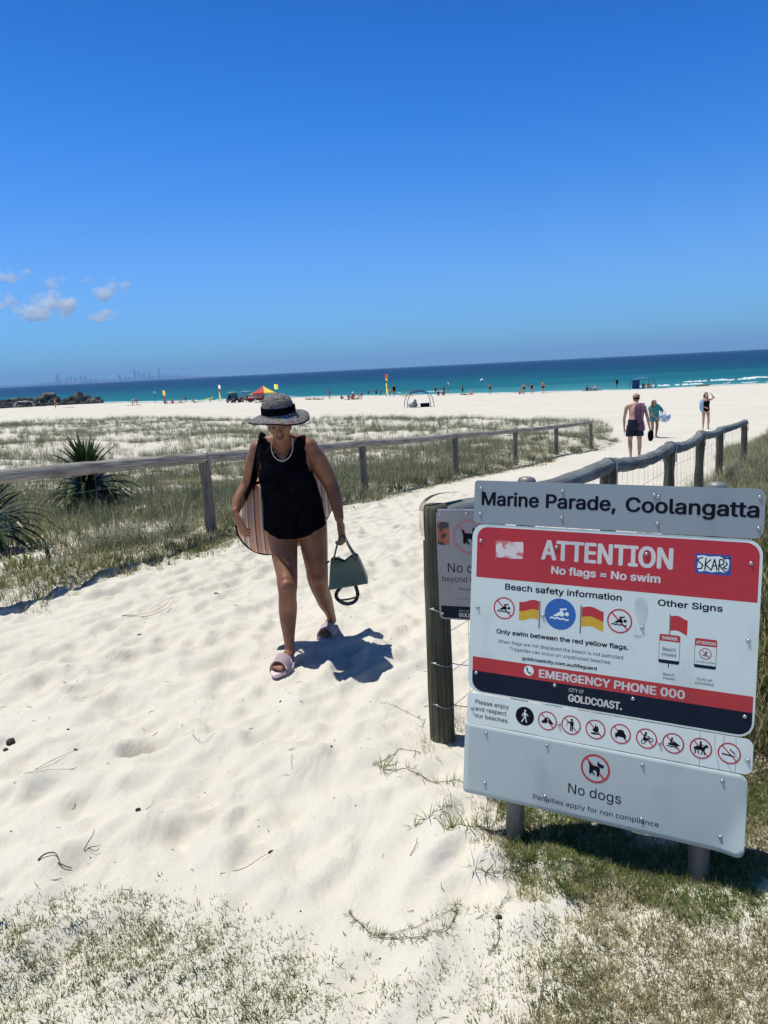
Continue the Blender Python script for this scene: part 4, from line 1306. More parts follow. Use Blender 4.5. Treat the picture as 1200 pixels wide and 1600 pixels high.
def prohibit(c, r, w, glyph, mats=None):
    """white ground, red ring and slash, black glyph on top"""
    k = 0.7071
    P = [(disc(c, r - w * .5), 0, 0), (bar((c[0] - (r - w * .6) * k, c[1] - (r - w * .6) * k), (c[0] + (r - w * .6) * k, c[1] + (r - w * .6) * k), w * .95), 1, 1)]
    P += ring_polys(c, r, w, 1, 2)
    P += [(at(c, r, g), 2, 3) for g in glyph]
    return P
def limb(*pts, w=0.12):
    return [bar(a, b, w) for a, b in zip(pts, pts[1:])] + [disc(p, w / 2, 10) for p in pts]

G_SWIM = [[(-.42, .12), (-.18, -.06), (.02, -.20), (-.05, -.36), (.40, -.42), (.42, -.32), (.12, -.26), (.30, .02), (.14, .14), (-.05, .10), (-.20, .16), (-.45, .17)], disc((.44, -.05), .13, 14),
          [(-.66, .26), (-.50, .20), (-.34, .27), (-.16, .20), (.02, .28), (.20, .21), (.38, .30), (.58, .26), (.58, .36), (.38, .40), (.20, .31), (.02, .38), (-.16, .30), (-.34, .37), (-.50, .30), (-.66, .36)]]
G_WALK = [disc((.02, -.62), .12, 14), [(-.12, -.44), (.10, -.46), (.18, -.10), (.10, .06), (-.10, .06), (-.14, -.2)]] + limb((-.08, -.38), (-.26, -.18), (-.30, .02), w=.09) + limb((.10, -.38), (.24, -.22), (.38, -.08), w=.09) + limb((-.02, .02), (-.14, .34), (-.34, .66), w=.13) + limb((.06, .02), (.12, .34), (.22, .66), w=.13)
G_TENT = [[(-.68, .22), (-.06, -.42), (.0, -.42), (-.02, .26), (-.36, .30)], [(.06, -.42), (.70, .26), (.56, .30), (.30, .30), (.10, -.05)], [(-.60, .26), (-.50, .18), (-.52, .30)], bar((.0, -.46), (.14, -.30), .05)]
G_MAN = [disc((.06, -.56), .12, 14), [(-.10, -.40), (.24, -.40), (.28, -.05), (.20, .10), (-.06, .10)], bar((-.02, .05), (-.04, .62), .12), bar((.14, .05), (.14, .62), .12), bar((-.06, -.32), (-.40, -.20), .09), bar((-.40, -.20), (-.42, -.05), .05), bar((-.42, -.05), (-.50, .12), .04), bar((-.50, .12), (-.40, .22), .04)]
G_FIRE = [[(-.02, -.62), (.08, -.35), (.26, -.30), (.34, .02), (.22, .28), (-.10, .30), (-.28, .10), (-.22, -.16), (-.14, -.02), (-.08, -.2)], bar((-.44, .38), (.44, .42), .10), bar((-.38, .50), (.40, .44), .08)]
G_CAR = [[(-.36, -.08), (-.24, -.38), (-.14, -.42), (.20, -.42), (.30, -.36), (.42, -.06), (.54, .06), (.54, .30), (-.54, .30), (-.54, .04)], bar((-.42, .26), (-.42, .48), .16), bar((.42, .26), (.42, .48), .16)]
G_BIKE = [disc((-.06, -.55), .11, 14)] + limb((-.12, -.42), (-.20, -.05), w=.16) + limb((-.08, -.38), (.14, -.22), (.24, -.24), w=.07) + limb((-.18, -.05), (.06, .06), (-.02, .30), w=.10) + [[(-.40, -.02), (-.05, -.02), (.20, -.16), (.26, -.04), (.05, .20), (-.20, .24)], bar((.18, -.28), (.40, .02), .05)] + [p for p, _, _ in ring_polys((-.30, .36), .22, .07, 0, 0, 16)] + [p for p, _, _ in ring_polys((.44, .06), .22, .07, 0, 0, 16)]
G_JET = [disc((-.12, -.46), .11, 14)] + limb((-.16, -.34), (-.22, -.04), w=.15) + limb((-.12, -.30), (.08, -.16), w=.07) + [[(-.50, .04), (-.10, .0), (.04, -.18), (.16, -.18), (.62, .12), (.40, .24), (-.40, .20)], [(-.62, .30), (-.44, .24), (-.20, .31), (.05, .25), (.30, .34), (.56, .42), (.52, .50), (.28, .42), (.05, .34), (-.20, .40), (-.44, .33), (-.60, .38)]]
G_HORSE = [[(-.48, -.08), (-.38, -.20), (.22, -.16), (.40, -.40), (.52, -.44), (.70, -.22), (.64, -.12), (.50, -.16), (.36, .08), (.34, .18), (-.38, .16), (-.52, .10)], bar((-.42, .10), (-.50, .60), .10), bar((-.26, .10), (-.18, .56), .10), bar((.16, .12), (.10, .58), .10), bar((.30, .10), (.34, .60), .10), [(-.50, -.16), (-.62, -.02), (-.60, .34), (-.50, .10)], disc((-.02, -.60), .10, 12), [(-.12, -.50), (.06, -.50), (.10, -.20), (.06, .12), (-.06, .12), (-.14, -.2)], bar((.04, -.42), (.26, -.26), .06)]
G_SMOKE = [bar((-.62, .12), (.36, .20), .13), bar((.42, .20), (.52, .21), .13)] + limb((.50, .02), (.46, -.08), (.30, -.12), (.28, -.24), w=.055) + limb((.30, -.24), (.12, -.26), (.06, -.38), (.14, -.46), w=.055) + limb((.14, -.30), (.38, -.20), (.40, -.02), w=.05)
G_DOG = [[(-.42, -.44), (-.26, -.20), (-.02, -.20), (.16, -.18), (.30, -.12), (.32, .16), (.26, .52), (.12, .52), (.10, .22), (.02, .12), (-.16, .14), (-.12, .26), (.0, .44), (-.12, .44), (-.24, .28), (-.26, .44), (-.42, .36), (-.40, -.06), (-.48, -.38)], [(.16, -.56), (.30, -.40), (.56, -.32), (.60, -.20), (.46, -.10), (.30, -.14), (.12, -.26)]]
G_WAVER = [disc((.20, -.34), .10, 12), [(-.30, .16), (.10, -.14), (-.06, -.30), (.02, -.38), (.30, -.12), (.0, .20)], [(-.55, .30), (-.30, .22), (-.05, .34), (.25, .24), (.50, .36), (.50, .46), (.25, .36), (-.05, .46), (-.30, .34), (-.55, .42)]]

bolt_me = None
def bolt_mesh():
    bm = bmesh.new()
    R = Matrix.Rotation(rad(90), 3, 'X')
    revolve_bm(bm, [(0.0001, -0.0030), (0.0022, -0.0030), (0.0024, -0.0052), (0.0042, -0.0046), (0.0060, -0.0026), (0.0064, 0.0), (0.0076, 0.0003), (0.0078, 0.0012)], 14, Matrix.Rotation(rad(-90), 3, 'X'))
    me = bpy.data.meshes.new('bolt')
    for v in bm.verts: v.co.y = -abs(v.co.y)
    bmesh.ops.recalc_face_normals(bm, faces=bm.faces)
    bm.to_mesh(me); bm.free(); me.materials.append(M_BOLT)
    me.polygons.foreach_set('use_smooth', [True] * len(me.polygons))
    return me
bolt_me = bolt_mesh()
def bolts(B, lst, parent, y=0.0):
    for k, (u, v) in enumerate(lst):
        share('bolt', bolt_me, parent, B.p(u, v, y), (0, 0.5 * k, 0), (0.85, 0.85, 0.85))

# the big sign: four panels on two pipes, leaning back a little
U = Vector((0.8772129, -0.48008872, -0.00351446)); Vv = Vector((0.07431773, 0.12855325, 0.98891402)); Bk = Vv.cross(U).normalized()
U = U.normalized(); Vv = U.cross(Bk).normalized() * 1.0
if Vv.z < 0: Vv = -Vv
O = Vector((0.30594204, 2.60623249, 1.10561806))
VB, UO = 1.1, 0.46
base = O + U * UO - Vv * VB
sign = empty('beach_sign', base, 0, 'large leaning beach information sign with a red ATTENTION panel on two pipes', 'sign')
sign.matrix_world = Matrix((( U.x, Bk.x, Vv.x, base.x), (U.y, Bk.y, Vv.y, base.y), (U.z, Bk.z, Vv.z, base.z), (0, 0, 0, 1)))
B = Board(sign, UO, VB)
for u in (172, 768):
    x, y, z = B.p(u, 0, 0.048)
    p = tube_obj('post', [(x, y, -0.55, .0315), (x, y, 1.0, .0315), (x, y, VB + 0.152, .0315), (x, y, VB + 0.163, .026), (x, y, VB + 0.168, .010)], M_PIPE, sign, 24)
for v in (-80, 60, 290, 520, 650, 815):
    bm = bmesh.new(); a = B.p(12, v, 0.0095); b_ = B.p(890, v, 0.0095)
    box_bm(bm, ((a[0] + b_[0]) / 2, 0.0095, a[2]), (0.86, 0.012, 0.032))
    from_bm('cross_rail', bm, M_STEEL, sign)

nb = B.panel('name_board', 3, -150, 904, -4, (12, 22, 26, 12), M_ALU, y=-0.0014)
B.front = -0.0014
nb['label'] = 'grey metal name panel across the top'
B.text('Marine', 30, 232, -65.5, 46, M_LET_B, 0.04, 4, nb)
B.text('Parade,', 255, 481, -65.5, 46, M_LET_B, 0.04, 4, nb)
B.text('Coolangatta', 511, 890, -65.5, 46, M_LET_B, 0.04, 4, nb)
bolts(B, [(26, -123), (26, -36), (309, -123), (310, -36), (596, -121), (608, -116), (609, -33), (889, -126), (890, -35)], nb, -0.0014)

mb = B.panel('warning_board', 0, -1, 905, 589, 46, M_WHITE)
B.front = 0.0
mb['label'] = 'white panel with red ATTENTION band and navy foot'
def on(name, polys, mats, layer=1): return B.flat(name, polys, mats, layer, mb)
on('red_band', [(B.outline(18, 9, 897, 184, (38, 38, 0, 0)), 0, 0)], [M_RED])
B.text('ATTENTION', 245, 659, 106, 66, M_LET_W, 0.045, 3, mb)
B.text('No flags = No swim', 281, 625, 151, 26, M_LET_W, 0.055, 3, mb)
rr = random.Random(8)
tp = [(85, 54), (120, 51.5), (150, 54.5), (182, 52), (184, 80), (183, 109), (140, 111.5), (112, 109.5), (90, 112), (88, 119), (86, 113), (87, 85)]
on('torn_sticker', [(tp, 0, 1)], [M_TORN])
on('graffiti_sticker', [(B.outline(722, 50, 822, 111, 4), 0, 1), ([(727, 57), (745, 55), (760, 58), (790, 55), (800, 61), (812, 56), (817, 70), (815, 92), (808, 104), (790, 100), (770, 105), (752, 101), (735, 106), (728, 95), (730, 80)], 1, 2)]
   + [(bar(a, b, 3.6), 2, 3) for st in (((744, 62), (730, 66), (731, 74), (744, 84), (741, 95), (728, 97)), ((752, 62), (750, 100)), ((766, 66), (751, 82), (767, 98)), ((768, 100), (776, 64), (784, 98)), ((770, 86), (784, 83)), ((788, 98), (790, 64), (802, 66), (801, 78), (789, 82), (806, 100)), ((800, 62), (818, 58)), ((806, 70), (812, 78), (800, 88), (812, 92))) for a, b in zip(st, st[1:])] + [(disc((809, 101), 3.4, 12), 0, 3)], [M_STICK, M_STRIP, M_LET_B])
B.text('Beach safety information', 124, 511, 218.5, 21, M_LET_B, 0.04, 2, mb)
on('pictogram', prohibit((123, 283), 38, 4.6, G_SWIM), [M_WHITE, M_RED, M_LET_B])
on('pictogram', prohibit((507, 283), 39, 4.8, G_SWIM), [M_WHITE, M_RED, M_LET_B])
on('pictogram', [(disc((316, 282), 52, 48), 0, 0)] + [(at((316, 282), 52 * 0.98, g), 1, 1) for g in G_SWIM], [M_BLUE, M_STRIP])
def wave_flag(u0, u1, v0, v1, amp, ph, slope=0):
    n = 14
    top, mid, bot = [], [], []
    for k in range(n + 1):
        t = k / n; u = u0 + (u1 - u0) * t; w_ = amp * math.sin(ph + t * 2 * math.pi * .85) + slope * t
        top.append((u, v0 + w_)); mid.append((u, (v0 + v1) / 2 + w_)); bot.append((u, v1 + w_))
    return top, mid, bot
for (u0, u1, v0, v1, ph, pu, sl) in ((176, 244, 251, 314, 0.9, 247, -4), (387, 457, 248, 312, 2.4, 384, 7)):
    t, m, b_ = wave_flag(u0, u1, v0, v1, 4.5, ph, sl)
    on('flag_picture', [(t + m[::-1], 0, 0), (m + b_[::-1], 1, 0), (bar((pu, 245), (pu, 338), 4.5), 2, 1)], [M_RED, M_YEL, M_GREY])
B.text('Only swim between the red yellow flags.', 98, 538, 372, 15.5, M_LET_B, 0.05, 2, mb)
B.text('When flags are not displayed the beach is not patrolled.', 105, 527, 404, 11.5, M_LET_B, 0.0, 2, mb)
B.text('Tragedies can occur on unpatrolled beaches.', 147, 487, 425, 11.5, M_LET_B, 0.0, 2, mb)
B.text('goldcoastcity.com.au/lifeguard', 192, 442, 451, 11.0, M_LET_B, 0.05, 2, mb)
on('emergency_band', [(B.outline(15, 463, 899, 512), 0, 0)], [M_RED])
on('navy_band', [(B.outline(15, 512, 899, 583, (0, 0, 40, 40)), 0, 0)], [M_NAVY])
on('pictogram', [(disc((217, 485), 17, 28), 0, 1)] + [(bar(a, b, 4.2), 1, 2) for a, b in (((210, 476), (212, 486)), ((212, 486), (218, 493)), ((218, 493), (225, 494)), ((209, 475), (213, 479)), ((222, 491), (226, 494)))], [M_STRIP, M_LET_B])
B.text('EMERGENCY PHONE 000', 252, 711, 502, 27.5, M_LET_W, 0.055, 3, mb)
B.text('CITY OF', 354, 403, 534, 11.5, M_LET_W, 0.0, 3, mb)
B.text('GOLDCOAST.', 353, 526, 567, 25, M_LET_W, 0.055, 3, mb)
B.text('Other Signs', 620, 805, 221, 20, M_LET_B, 0.04, 2, mb)
t, m, b_ = wave_flag(659, 709, 247, 293, 3.5, 2.4, 8)
on('flag_picture', [(t + b_[::-1], 0, 0), (bar((657.5, 243), (658.5, 308), 3.2), 1, 1)], [M_RED, M_GREY])
on('sign_picture', [(B.outline(629, 308, 690, 398, 5), 1, 0), (B.outline(630.2, 309.2, 688.8, 396.8, 4.5), 0, 1), (B.outline(629, 308, 690, 329, (5, 5, 0, 0)), 2, 2), (B.outline(629, 387, 690, 398, (0, 0, 5, 5)), 1, 2), (bar((659, 398), (659, 411), 3), 1, 0)], [M_WHITE, M_NAVY, M_RED])
B.text('DANGER', 637, 682, 324, 10, M_LET_W, 0.055, 6, mb)
B.text('Beach', 640, 678, 359, 11, M_LET_B, 0.0, 6, mb)
B.text('closed', 638, 680, 375, 11, M_LET_B, 0.0, 6, mb)
on('sign_picture', [(B.outline(732, 308, 794, 398, 5), 1, 0), (B.outline(733.2, 309.2, 792.8, 396.8, 4.5), 0, 1), (B.outline(732, 308, 794, 330, (5, 5, 0, 0)), 2, 2), (B.outline(732, 388, 794, 398, (0, 0, 5, 5)), 1, 2)] + [(p_, {0: 0, 1: 2, 2: 3}[mi], ex + 3) for p_, mi, ex in prohibit((763, 353), 17, 2.2, G_WAVER)], [M_WHITE, M_NAVY, M_RED, M_LET_B])
B.text('ATTENTION', 736, 790, 325, 9.5, M_LET_W, 0.055, 6, mb)
B.text('Surfcraft prohibited', 737, 790, 381, 4.5, M_LET_B, 0.0, 6, mb)
B.text('Beach', 645, 677, 436, 8.5, M_LET_B, 0.0, 2, mb)
B.text('closed', 644, 678, 448, 8.5, M_LET_B, 0.0, 2, mb)
B.text('Surfcraft', 743, 786, 437, 8.5, M_LET_B, 0.0, 2, mb)
B.text('prohibited', 739, 790, 449, 8.5, M_LET_B, 0.0, 2, mb)
bolts(B, [(31, 57), (296, 61), (580, 63), (875, 69), (27, 290), (258, 293), (576, 296), (878, 299), (29, 520), (307, 521), (558, 525), (879, 526)], mb)
M_SMEAR = mat_var('grey_smear', (0.48, 0.54, 0.53), (0.60, 0.69, 0.67), 20, 0.4)
sm = [([(556, 205), (575, 200), (590, 215), (593, 250), (585, 290), (566, 288), (556, 262), (550, 225)], 0, 0), ([(548, 323), (575, 318), (580, 326), (560, 332)], 0, 0), ([(540, 350), (565, 385), (563, 386), (538, 353)], 0, 0), ([(556, 292), (562, 330), (560, 330), (554, 293)], 0, 0)]
on('smear', sm, [M_SMEAR])

sb = B.panel('symbol_strip', 0, 592, 906, 699, (22, 22, 22, 8), M_STRIP, y=-0.001)
B.front = -0.001
sb['label'] = 'white strip of beach rule symbols'
for (tx, u1, v) in (('Please enjoy', 152, 628), ('and respect', 144, 652), ('our beaches.', 153, 676)):
    B.text(tx, 30, u1, v, 14.5, M_LET_B, 0.008, 4, sb)
def ons(polys, mats): return B.flat('pictogram', polys, mats, 3, sb)
ons([(disc((209, 642), 32, 36), 0, 0)] + [(at((209, 642), 30, g), 1, 1) for g in G_WALK], [M_LET_B, M_STRIP])
for k, g in enumerate((G_TENT, G_MAN, G_FIRE, G_CAR, G_BIKE, G_JET, G_HORSE, G_SMOKE)):
    ons(prohibit((287 + k * 79.3, 644), 32, 4.0, g), [M_STRIP, M_RED, M_LET_B])
bolts(B, [(19, 646), (326, 649), (644, 651), (893, 656)], sb, -0.001)
M_CRACK = mat_var('crack_grey', (0.10, 0.10, 0.10), (0.25, 0.25, 0.24), 40, 0.6)
ons([(bar(a, b, 0.9), 0, 0) for st in (((758, 592), (762, 640), (760, 698)), ((800, 592), (802, 640), (818, 698)), ((826, 592), (822, 650), (846, 690), (850, 698)), ((858, 592), (862, 660), (860, 698))) for a, b in zip(st, st[1:])], [M_CRACK]).name = 'crack'

def bend(u, v):
    d = ((u - 842) * 0.9 + (v - 905) * 0.42) / 60.0
    d2 = (40 - ((u - 4) + (940 - v)) ) / 60.0
    return (-0.020 * max(0, d) ** 1.35 if d > 0 else 0) + (-0.004 * max(0, d2))
db = B.panel('dog_board', -6, 701, 897, 950, (6, 30, 26, 18), M_ALU_L, y=-0.0005, bend=bend)
B.front = -0.0005
db['label'] = 'pale grey No dogs panel with bent lower right corner'
B.flat('pictogram', prohibit((450, 773), 47, 6.4, G_DOG), [M_ALU_L, M_RED, M_LET_B], 3, db)
B.text('No dogs', 365, 535, 871, 32, M_LET_B, 0.0, 4, db)
B.text('Penalties apply for non compliance', 248, 652, 918.5, 16, M_LET_B, 0.0, 4, db)
bolts(B, [(72, 726), (288, 727), (595, 731), (827, 732), (74, 903), (288, 901), (600, 904), (829, 904)], db, -0.0005)

# the smaller notice fixed to the end post
yw = rad(-19)
U2 = Vector((math.cos(yw), math.sin(yw), 0)); V2 = Vector((0, 0, 1)); B2 = V2.cross(U2)
O2 = Vector((0.2151, 3.055, 1.0748))
b2 = O2 - V2 * 0.47 + U2 * 0.135
s2 = empty('notice_board', b2, yw, 'small faded No dogs notice fixed to the thick end post behind the big sign', 'sign')
C2 = Board(s2, 0.135, 0.47)
pb = C2.panel('board', -6, 0, 276, 460, 20, M_FWHITE)
C2.flat('navy_band', [(C2.outline(2, 402, 268, 454, (0, 0, 14, 14)), 0, 0)], [M_NAVY], 1, pb)
C2.flat('torn_sticker', [([(-3, 50), (20, 47), (47, 52), (48, 100), (46, 144), (20, 146), (-2, 142)], 0, 0)], [M_TORN2], 1, pb)
C2.flat('pictogram', prohibit((133, 108), 72, 10, G_DOG), [M_FWHITE, M_PINK, M_LET_B], 1, pb)
C2.text('No dogs', 36, 232, 258, 38, M_LET_B, 0.0, 2, pb)
C2.text('beyond this point', 12, 256, 298, 23, M_LET_B, 0.0, 2, pb)
C2.text('Penalties apply', 79, 190, 332, 10, M_LET_B, 0.0, 2, pb)
C2.text('for non compliance', 72, 194, 372, 6, M_LET_B, 0.0, 2, pb)
C2.text('CITY OF', 77, 118, 426, 9, M_LET_W, 0.0, 3, pb)
C2.text('GOLDCOAST.', 76, 200, 447, 17, M_LET_W, 0.055, 3, pb)
bolts(C2, [(11, 18), (7, 437), (120, 14), (255, 18), (255, 440)], pb)
bm = bmesh.new(); box_bm(bm, (0.0, 0.012, 0.462), (0.27, 0.016, 0.02), bevel=0.003); from_bm('cross_rail', bm, M_STEEL, s2)

# ------------------------------------------------------------------ people
def skin(name, c1, c2, c3, scale=14, rough=0.5):
    m = mat_var(name, c1, c2, scale, rough, bump=0.25, bscale=70, spec=0.4, c3=c3, bdist=0.004)
    b = m.node_tree.nodes['Principled BSDF']
    b.inputs['Subsurface Weight'].default_value = 0.08
    b.inputs['Subsurface Radius'].default_value = (0.012, 0.004, 0.002)
    return m
M_SKIN_T = skin('tanned_skin', (0.19, 0.080, 0.042), (0.27, 0.122, 0.068), (0.23, 0.100, 0.054))
M_SKIN_L = skin('light_skin', (0.42, 0.23, 0.16), (0.56, 0.34, 0.25), (0.50, 0.28, 0.20))
M_SKIN_M = skin('brown_skin', (0.25, 0.13, 0.08), (0.38, 0.21, 0.14), (0.32, 0.17, 0.11))
M_CLOTH_BK = mat_var('black_cloth', (0.002, 0.002, 0.004), (0.005, 0.005, 0.009), 30, 1.0, bump=0.2, bscale=90, spec=0.03)
M_CLOTH_NV = mat_var('navy_cloth', (0.008, 0.012, 0.028), (0.020, 0.026, 0.050), 20, 0.8, bump=0.2, spec=0.2)
M_TEAL = mat_var('teal_cloth', (0.02, 0.16, 0.19), (0.06, 0.30, 0.33), 7, 0.8, bump=0.3, spec=0.2)
M_MAUVE = mat_var('mauve_towel', (0.17, 0.09, 0.15), (0.30, 0.19, 0.27), 16, 0.95, bump=0.4, spec=0.1, stretch=(3, 3, .5))
M_LBLUE = mat_var('pale_blue_cloth', (0.30, 0.44, 0.62), (0.55, 0.66, 0.78), 9, 0.85, bump=0.3, spec=0.1)
M_HAIR_BR = mat_var('brown_hair', (0.06, 0.028, 0.014), (0.16, 0.075, 0.035), 25, 0.6, stretch=(3, 3, .4))
M_HAIR_DK = mat_var('dark_hair', (0.02, 0.014, 0.01), (0.05, 0.035, 0.025), 25, 0.6, stretch=(3, 3, .4))
M_HAIR_GR = mat_var('grey_hair', (0.20, 0.17, 0.14), (0.36, 0.32, 0.28), 25, 0.7, stretch=(3, 3, .4))
M_TANHAT = mat_var('tan_cap', (0.28, 0.17, 0.11), (0.42, 0.28, 0.19), 12, 0.8)
M_PEARL = mat_var('pearl', (0.50, 0.42, 0.33), (0.70, 0.62, 0.52), 90, 0.25, spec=0.6)
M_RUBBER = mat_var('pink_rubber', (0.66, 0.52, 0.56), (0.78, 0.66, 0.69), 12, 0.5)
M_BANGLE = mat_var('gold', (0.55, 0.35, 0.12), (0.7, 0.5, 0.2), 30, 0.3, metal=0.9)

def hat_material():
    m, nt, b = nodes_mat('woven_straw', 0.85, (0.15, 0.14, 0.13), spec=0.2)
    N, L = nt.nodes, nt.links
    tc = N.new('ShaderNodeTexCoord')
    n1 = N.new('ShaderNodeTexNoise'); n1.inputs['Scale'].default_value = 130; n1.inputs['Detail'].default_value = 3
    n2 = N.new('ShaderNodeTexNoise'); n2.inputs['Scale'].default_value = 26; n2.inputs['Detail'].default_value = 4; n2.inputs['Roughness'].default_value = .7
    wv_ = N.new('ShaderNodeTexWave'); wv_.wave_type = 'BANDS'; wv_.bands_direction = 'Z'; wv_.inputs['Scale'].default_value = 42; wv_.inputs['Distortion'].default_value = 2.5
    for n in (n1, n2, wv_): L.new(tc.outputs['Object'], n.inputs[0])
    c1 = N.new('ShaderNodeValToRGB'); e = c1.color_ramp.elements
    e[0].position = 0.30; e[0].color = (0.035, 0.04, 0.055, 1); e[1].position = 0.72; e[1].color = (0.36, 0.34, 0.31, 1)
    q = e.new(0.5); q.color = (0.15, 0.145, 0.145, 1)
    L.new(n1.outputs[0], c1.inputs[0])
    c2 = N.new('ShaderNodeValToRGB'); e = c2.color_ramp.elements; c2.color_ramp.interpolation = 'CONSTANT'
    e[0].position = 0; e[0].color = (0.02, 0.12, 0.38, 1); e[1].position = 0.385; e[1].color = (0.15, 0.145, 0.145, 1)
    q = e.new(0.615); q.color = (0.45, 0.20, 0.06, 1)
    L.new(n2.outputs[0], c2.inputs[0])
    r2 = N.new('ShaderNodeValToRGB'); e = r2.color_ramp.elements
    e[0].position = 0.36; e[0].color = (.75, .75, .75, 1); e[1].position = 0.395; e[1].color = (0, 0, 0, 1)
    q = e.new(0.61); q.color = (0, 0, 0, 1); q = e.new(0.65); q.color = (.6, .6, .6, 1)
    L.new(n2.outputs[0], r2.inputs[0])
    mx = N.new('ShaderNodeMixRGB'); L.new(r2.outputs[0], mx.inputs[0]); L.new(c1.outputs[0], mx.inputs[1]); L.new(c2.outputs[0], mx.inputs[2])
    L.new(mx.outputs[0], b.inputs['Base Color'])
    ad = N.new('ShaderNodeMath'); L.new(wv_.outputs[0], ad.inputs[0]); L.new(n1.outputs[0], ad.inputs[1])
    bp = N.new('ShaderNodeBump'); bp.inputs['Strength'].default_value = .9; bp.inputs['Distance'].default_value = .003
    L.new(ad.outputs[0], bp.inputs['Height']); L.new(bp.outputs[0], b.inputs['Normal'])
    return m
M_HAT = hat_material()

def stripes_material():
    """woven vertical stripes: peach, white, grey and brick"""
    m, nt, b = nodes_mat('striped_canvas', 0.8, (0.6, 0.4, 0.3), spec=0.2)
    N, L = nt.nodes, nt.links
    uv = N.new('ShaderNodeUVMap'); sx = N.new('ShaderNodeSeparateXYZ'); L.new(uv.outputs[0], sx.inputs[0])
    no = N.new('ShaderNodeTexNoise'); no.inputs['Scale'].default_value = 5; L.new(uv.outputs[0], no.inputs[0])
    a = N.new('ShaderNodeMath'); a.operation = 'MULTIPLY_ADD'; a.inputs[1].default_value = 5.2; L.new(sx.outputs[0], a.inputs[0]) 
    a.inputs[2].default_value = 0
    f = N.new('ShaderNodeMath'); f.operation = 'FRACT'; L.new(a.outputs[0], f.inputs[0])
    cr = N.new('ShaderNodeValToRGB'); cr.color_ramp.interpolation = 'CONSTANT'
    e = cr.color_ramp.elements
    e[0].position = 0; e[0].color = (0.66, 0.32, 0.20, 1); e[1].position = 0.22; e[1].color = (0.70, 0.60, 0.52, 1)
    for p, c in ((0.33, (0.10, 0.09, 0.09)), (0.37, (0.60, 0.36, 0.24)), (0.52, (0.72, 0.66, 0.60)), (0.60, (0.24, 0.22, 0.21)), (0.66, (0.66, 0.34, 0.22)), (0.86, (0.62, 0.55, 0.48)), (0.93, (0.16, 0.10, 0.09))):
        q = e.new(p); q.color = (*c, 1)
    L.new(f.outputs[0], cr.inputs[0]); L.new(cr.outputs[0], b.inputs['Base Color'])
    n2 = N.new('ShaderNodeTexNoise'); n2.inputs['Scale'].default_value = 160; L.new(uv.outputs[0], n2.inputs[0])
    bp = N.new('ShaderNodeBump'); bp.inputs['Strength'].default_value = .3; bp.inputs['Distance'].default_value = .002
    L.new(n2.outputs[0], bp.inputs['Height']); L.new(bp.outputs[0], b.inputs['Normal'])
    return m
M_STRIPE = stripes_material()

def hand_bm(bm, wrist, dirv, back, size=0.19, curl=(0.4, 0.5, 0.5, 0.55), side=1, spread=0.10, thumb=0.6):
    """palm, four unequal bent fingers and a thumb from the palm's side. back = normal of the back of the hand; side = +1/-1 the thumb's side"""
    d = Vector(dirv).normalized(); n = Vector(back); n = (n - d * n.dot(d)).normalized()
    s = d.cross(n).normalized() * side
    w = Vector(wrist)
    pl = size * 0.50
    tube_bm(bm, [(*(w - d * .02), .024, .019), (*(w + d * .012), .027, .018), (*(w + d * pl * .5), .038, .016), (*(w + d * pl * .95), .041, .0135), (*(w + d * pl * 1.05), .034, .010)], n=12, wax=s, k=2)
    for i, (ln, off) in enumerate(((.40, .030), (.45, .011), (.42, -.009), (.33, -.028))):
        L = ln * size; c = curl[i]
        p = w + d * pl * 0.88 + s * off
        dd = (d + s * (off * spread * 30)).normalized()
        pts = [(*(p - d * .012), .0092)]
        ax = s
        cur = dd.copy()
        q = p.copy()
        for j, fr in enumerate((.42, .32, .26)):
            q = q + cur * L * fr
            pts.append((*q, (.0088, .0080, .0068)[j]))
            cur = (Matrix.Rotation(-c * side, 3, ax) @ cur)
            if cur.dot(n) > 0.3 and j == 0: pass
        tube_bm(bm, [(*Vector(a[:3]), a[3]) for a in pts], n=8, k=2)
    p = w + d * pl * .25 + s * .024
    t1 = p + (d * .6 + s * .8).normalized() * size * .17 - n * .008
    t2 = t1 + (d * (1 - thumb * .3) + s * .25 - n * thumb * .5).normalized() * size * .17
    t3 = t2 + (d - s * .15 - n * thumb).normalized() * size * .12
    tube_bm(bm, [(*p, .013), (*t1, .0118), (*t2, .0105), (*t3, .0078)], n=8, k=2)

def face_bm(bm, c, R, s=1.0, open_mouth=0.0):
    """head about c; R maps face-local (x right, -y forward, z up)"""
    T = lambda x, y, z: Vector(c) + R @ Vector((x * s, y * s, z * s))
    def b(x, y, z, rx, ry, rz): ball_bm(bm, T(x, y, z), (rx * s, ry * s, rz * s), R, 16, 12)
    b(0, .012, .032, .073, .092, .088)
    b(0, -.018, -.012, .064, .070, .078)
    b(0, -.034, -.062, .044, .044, .040)         # jaw
    b(0, -.058, -.088, .021, .020, .018)         # chin
    b(.040, -.040, -.022, .026, .030, .026); b(-.040, -.040, -.022, .026, .030, .026)
    b(0, -.082, .020, .048, .014, .012)          # brow
    tube_bm(bm, [(*T(0, -.082, .022), .008 * s), (*T(0, -.100, -.006), .0105 * s), (*T(0, -.110, -.024), .0135 * s), (*T(0, -.094, -.034), .010 * s)], n=8, k=2)
    b(.012, -.094, -.028, .009, .010, .008); b(-.012, -.094, -.028, .009, .010, .008)
    b(0, -.084, -.048, .024, .012, .006); b(0, -.082, -.062 - open_mouth, .021, .012, .0065)
    for sx in (-1, 1):
        b(sx * .072, .010, -.006, .010, .019, .031)
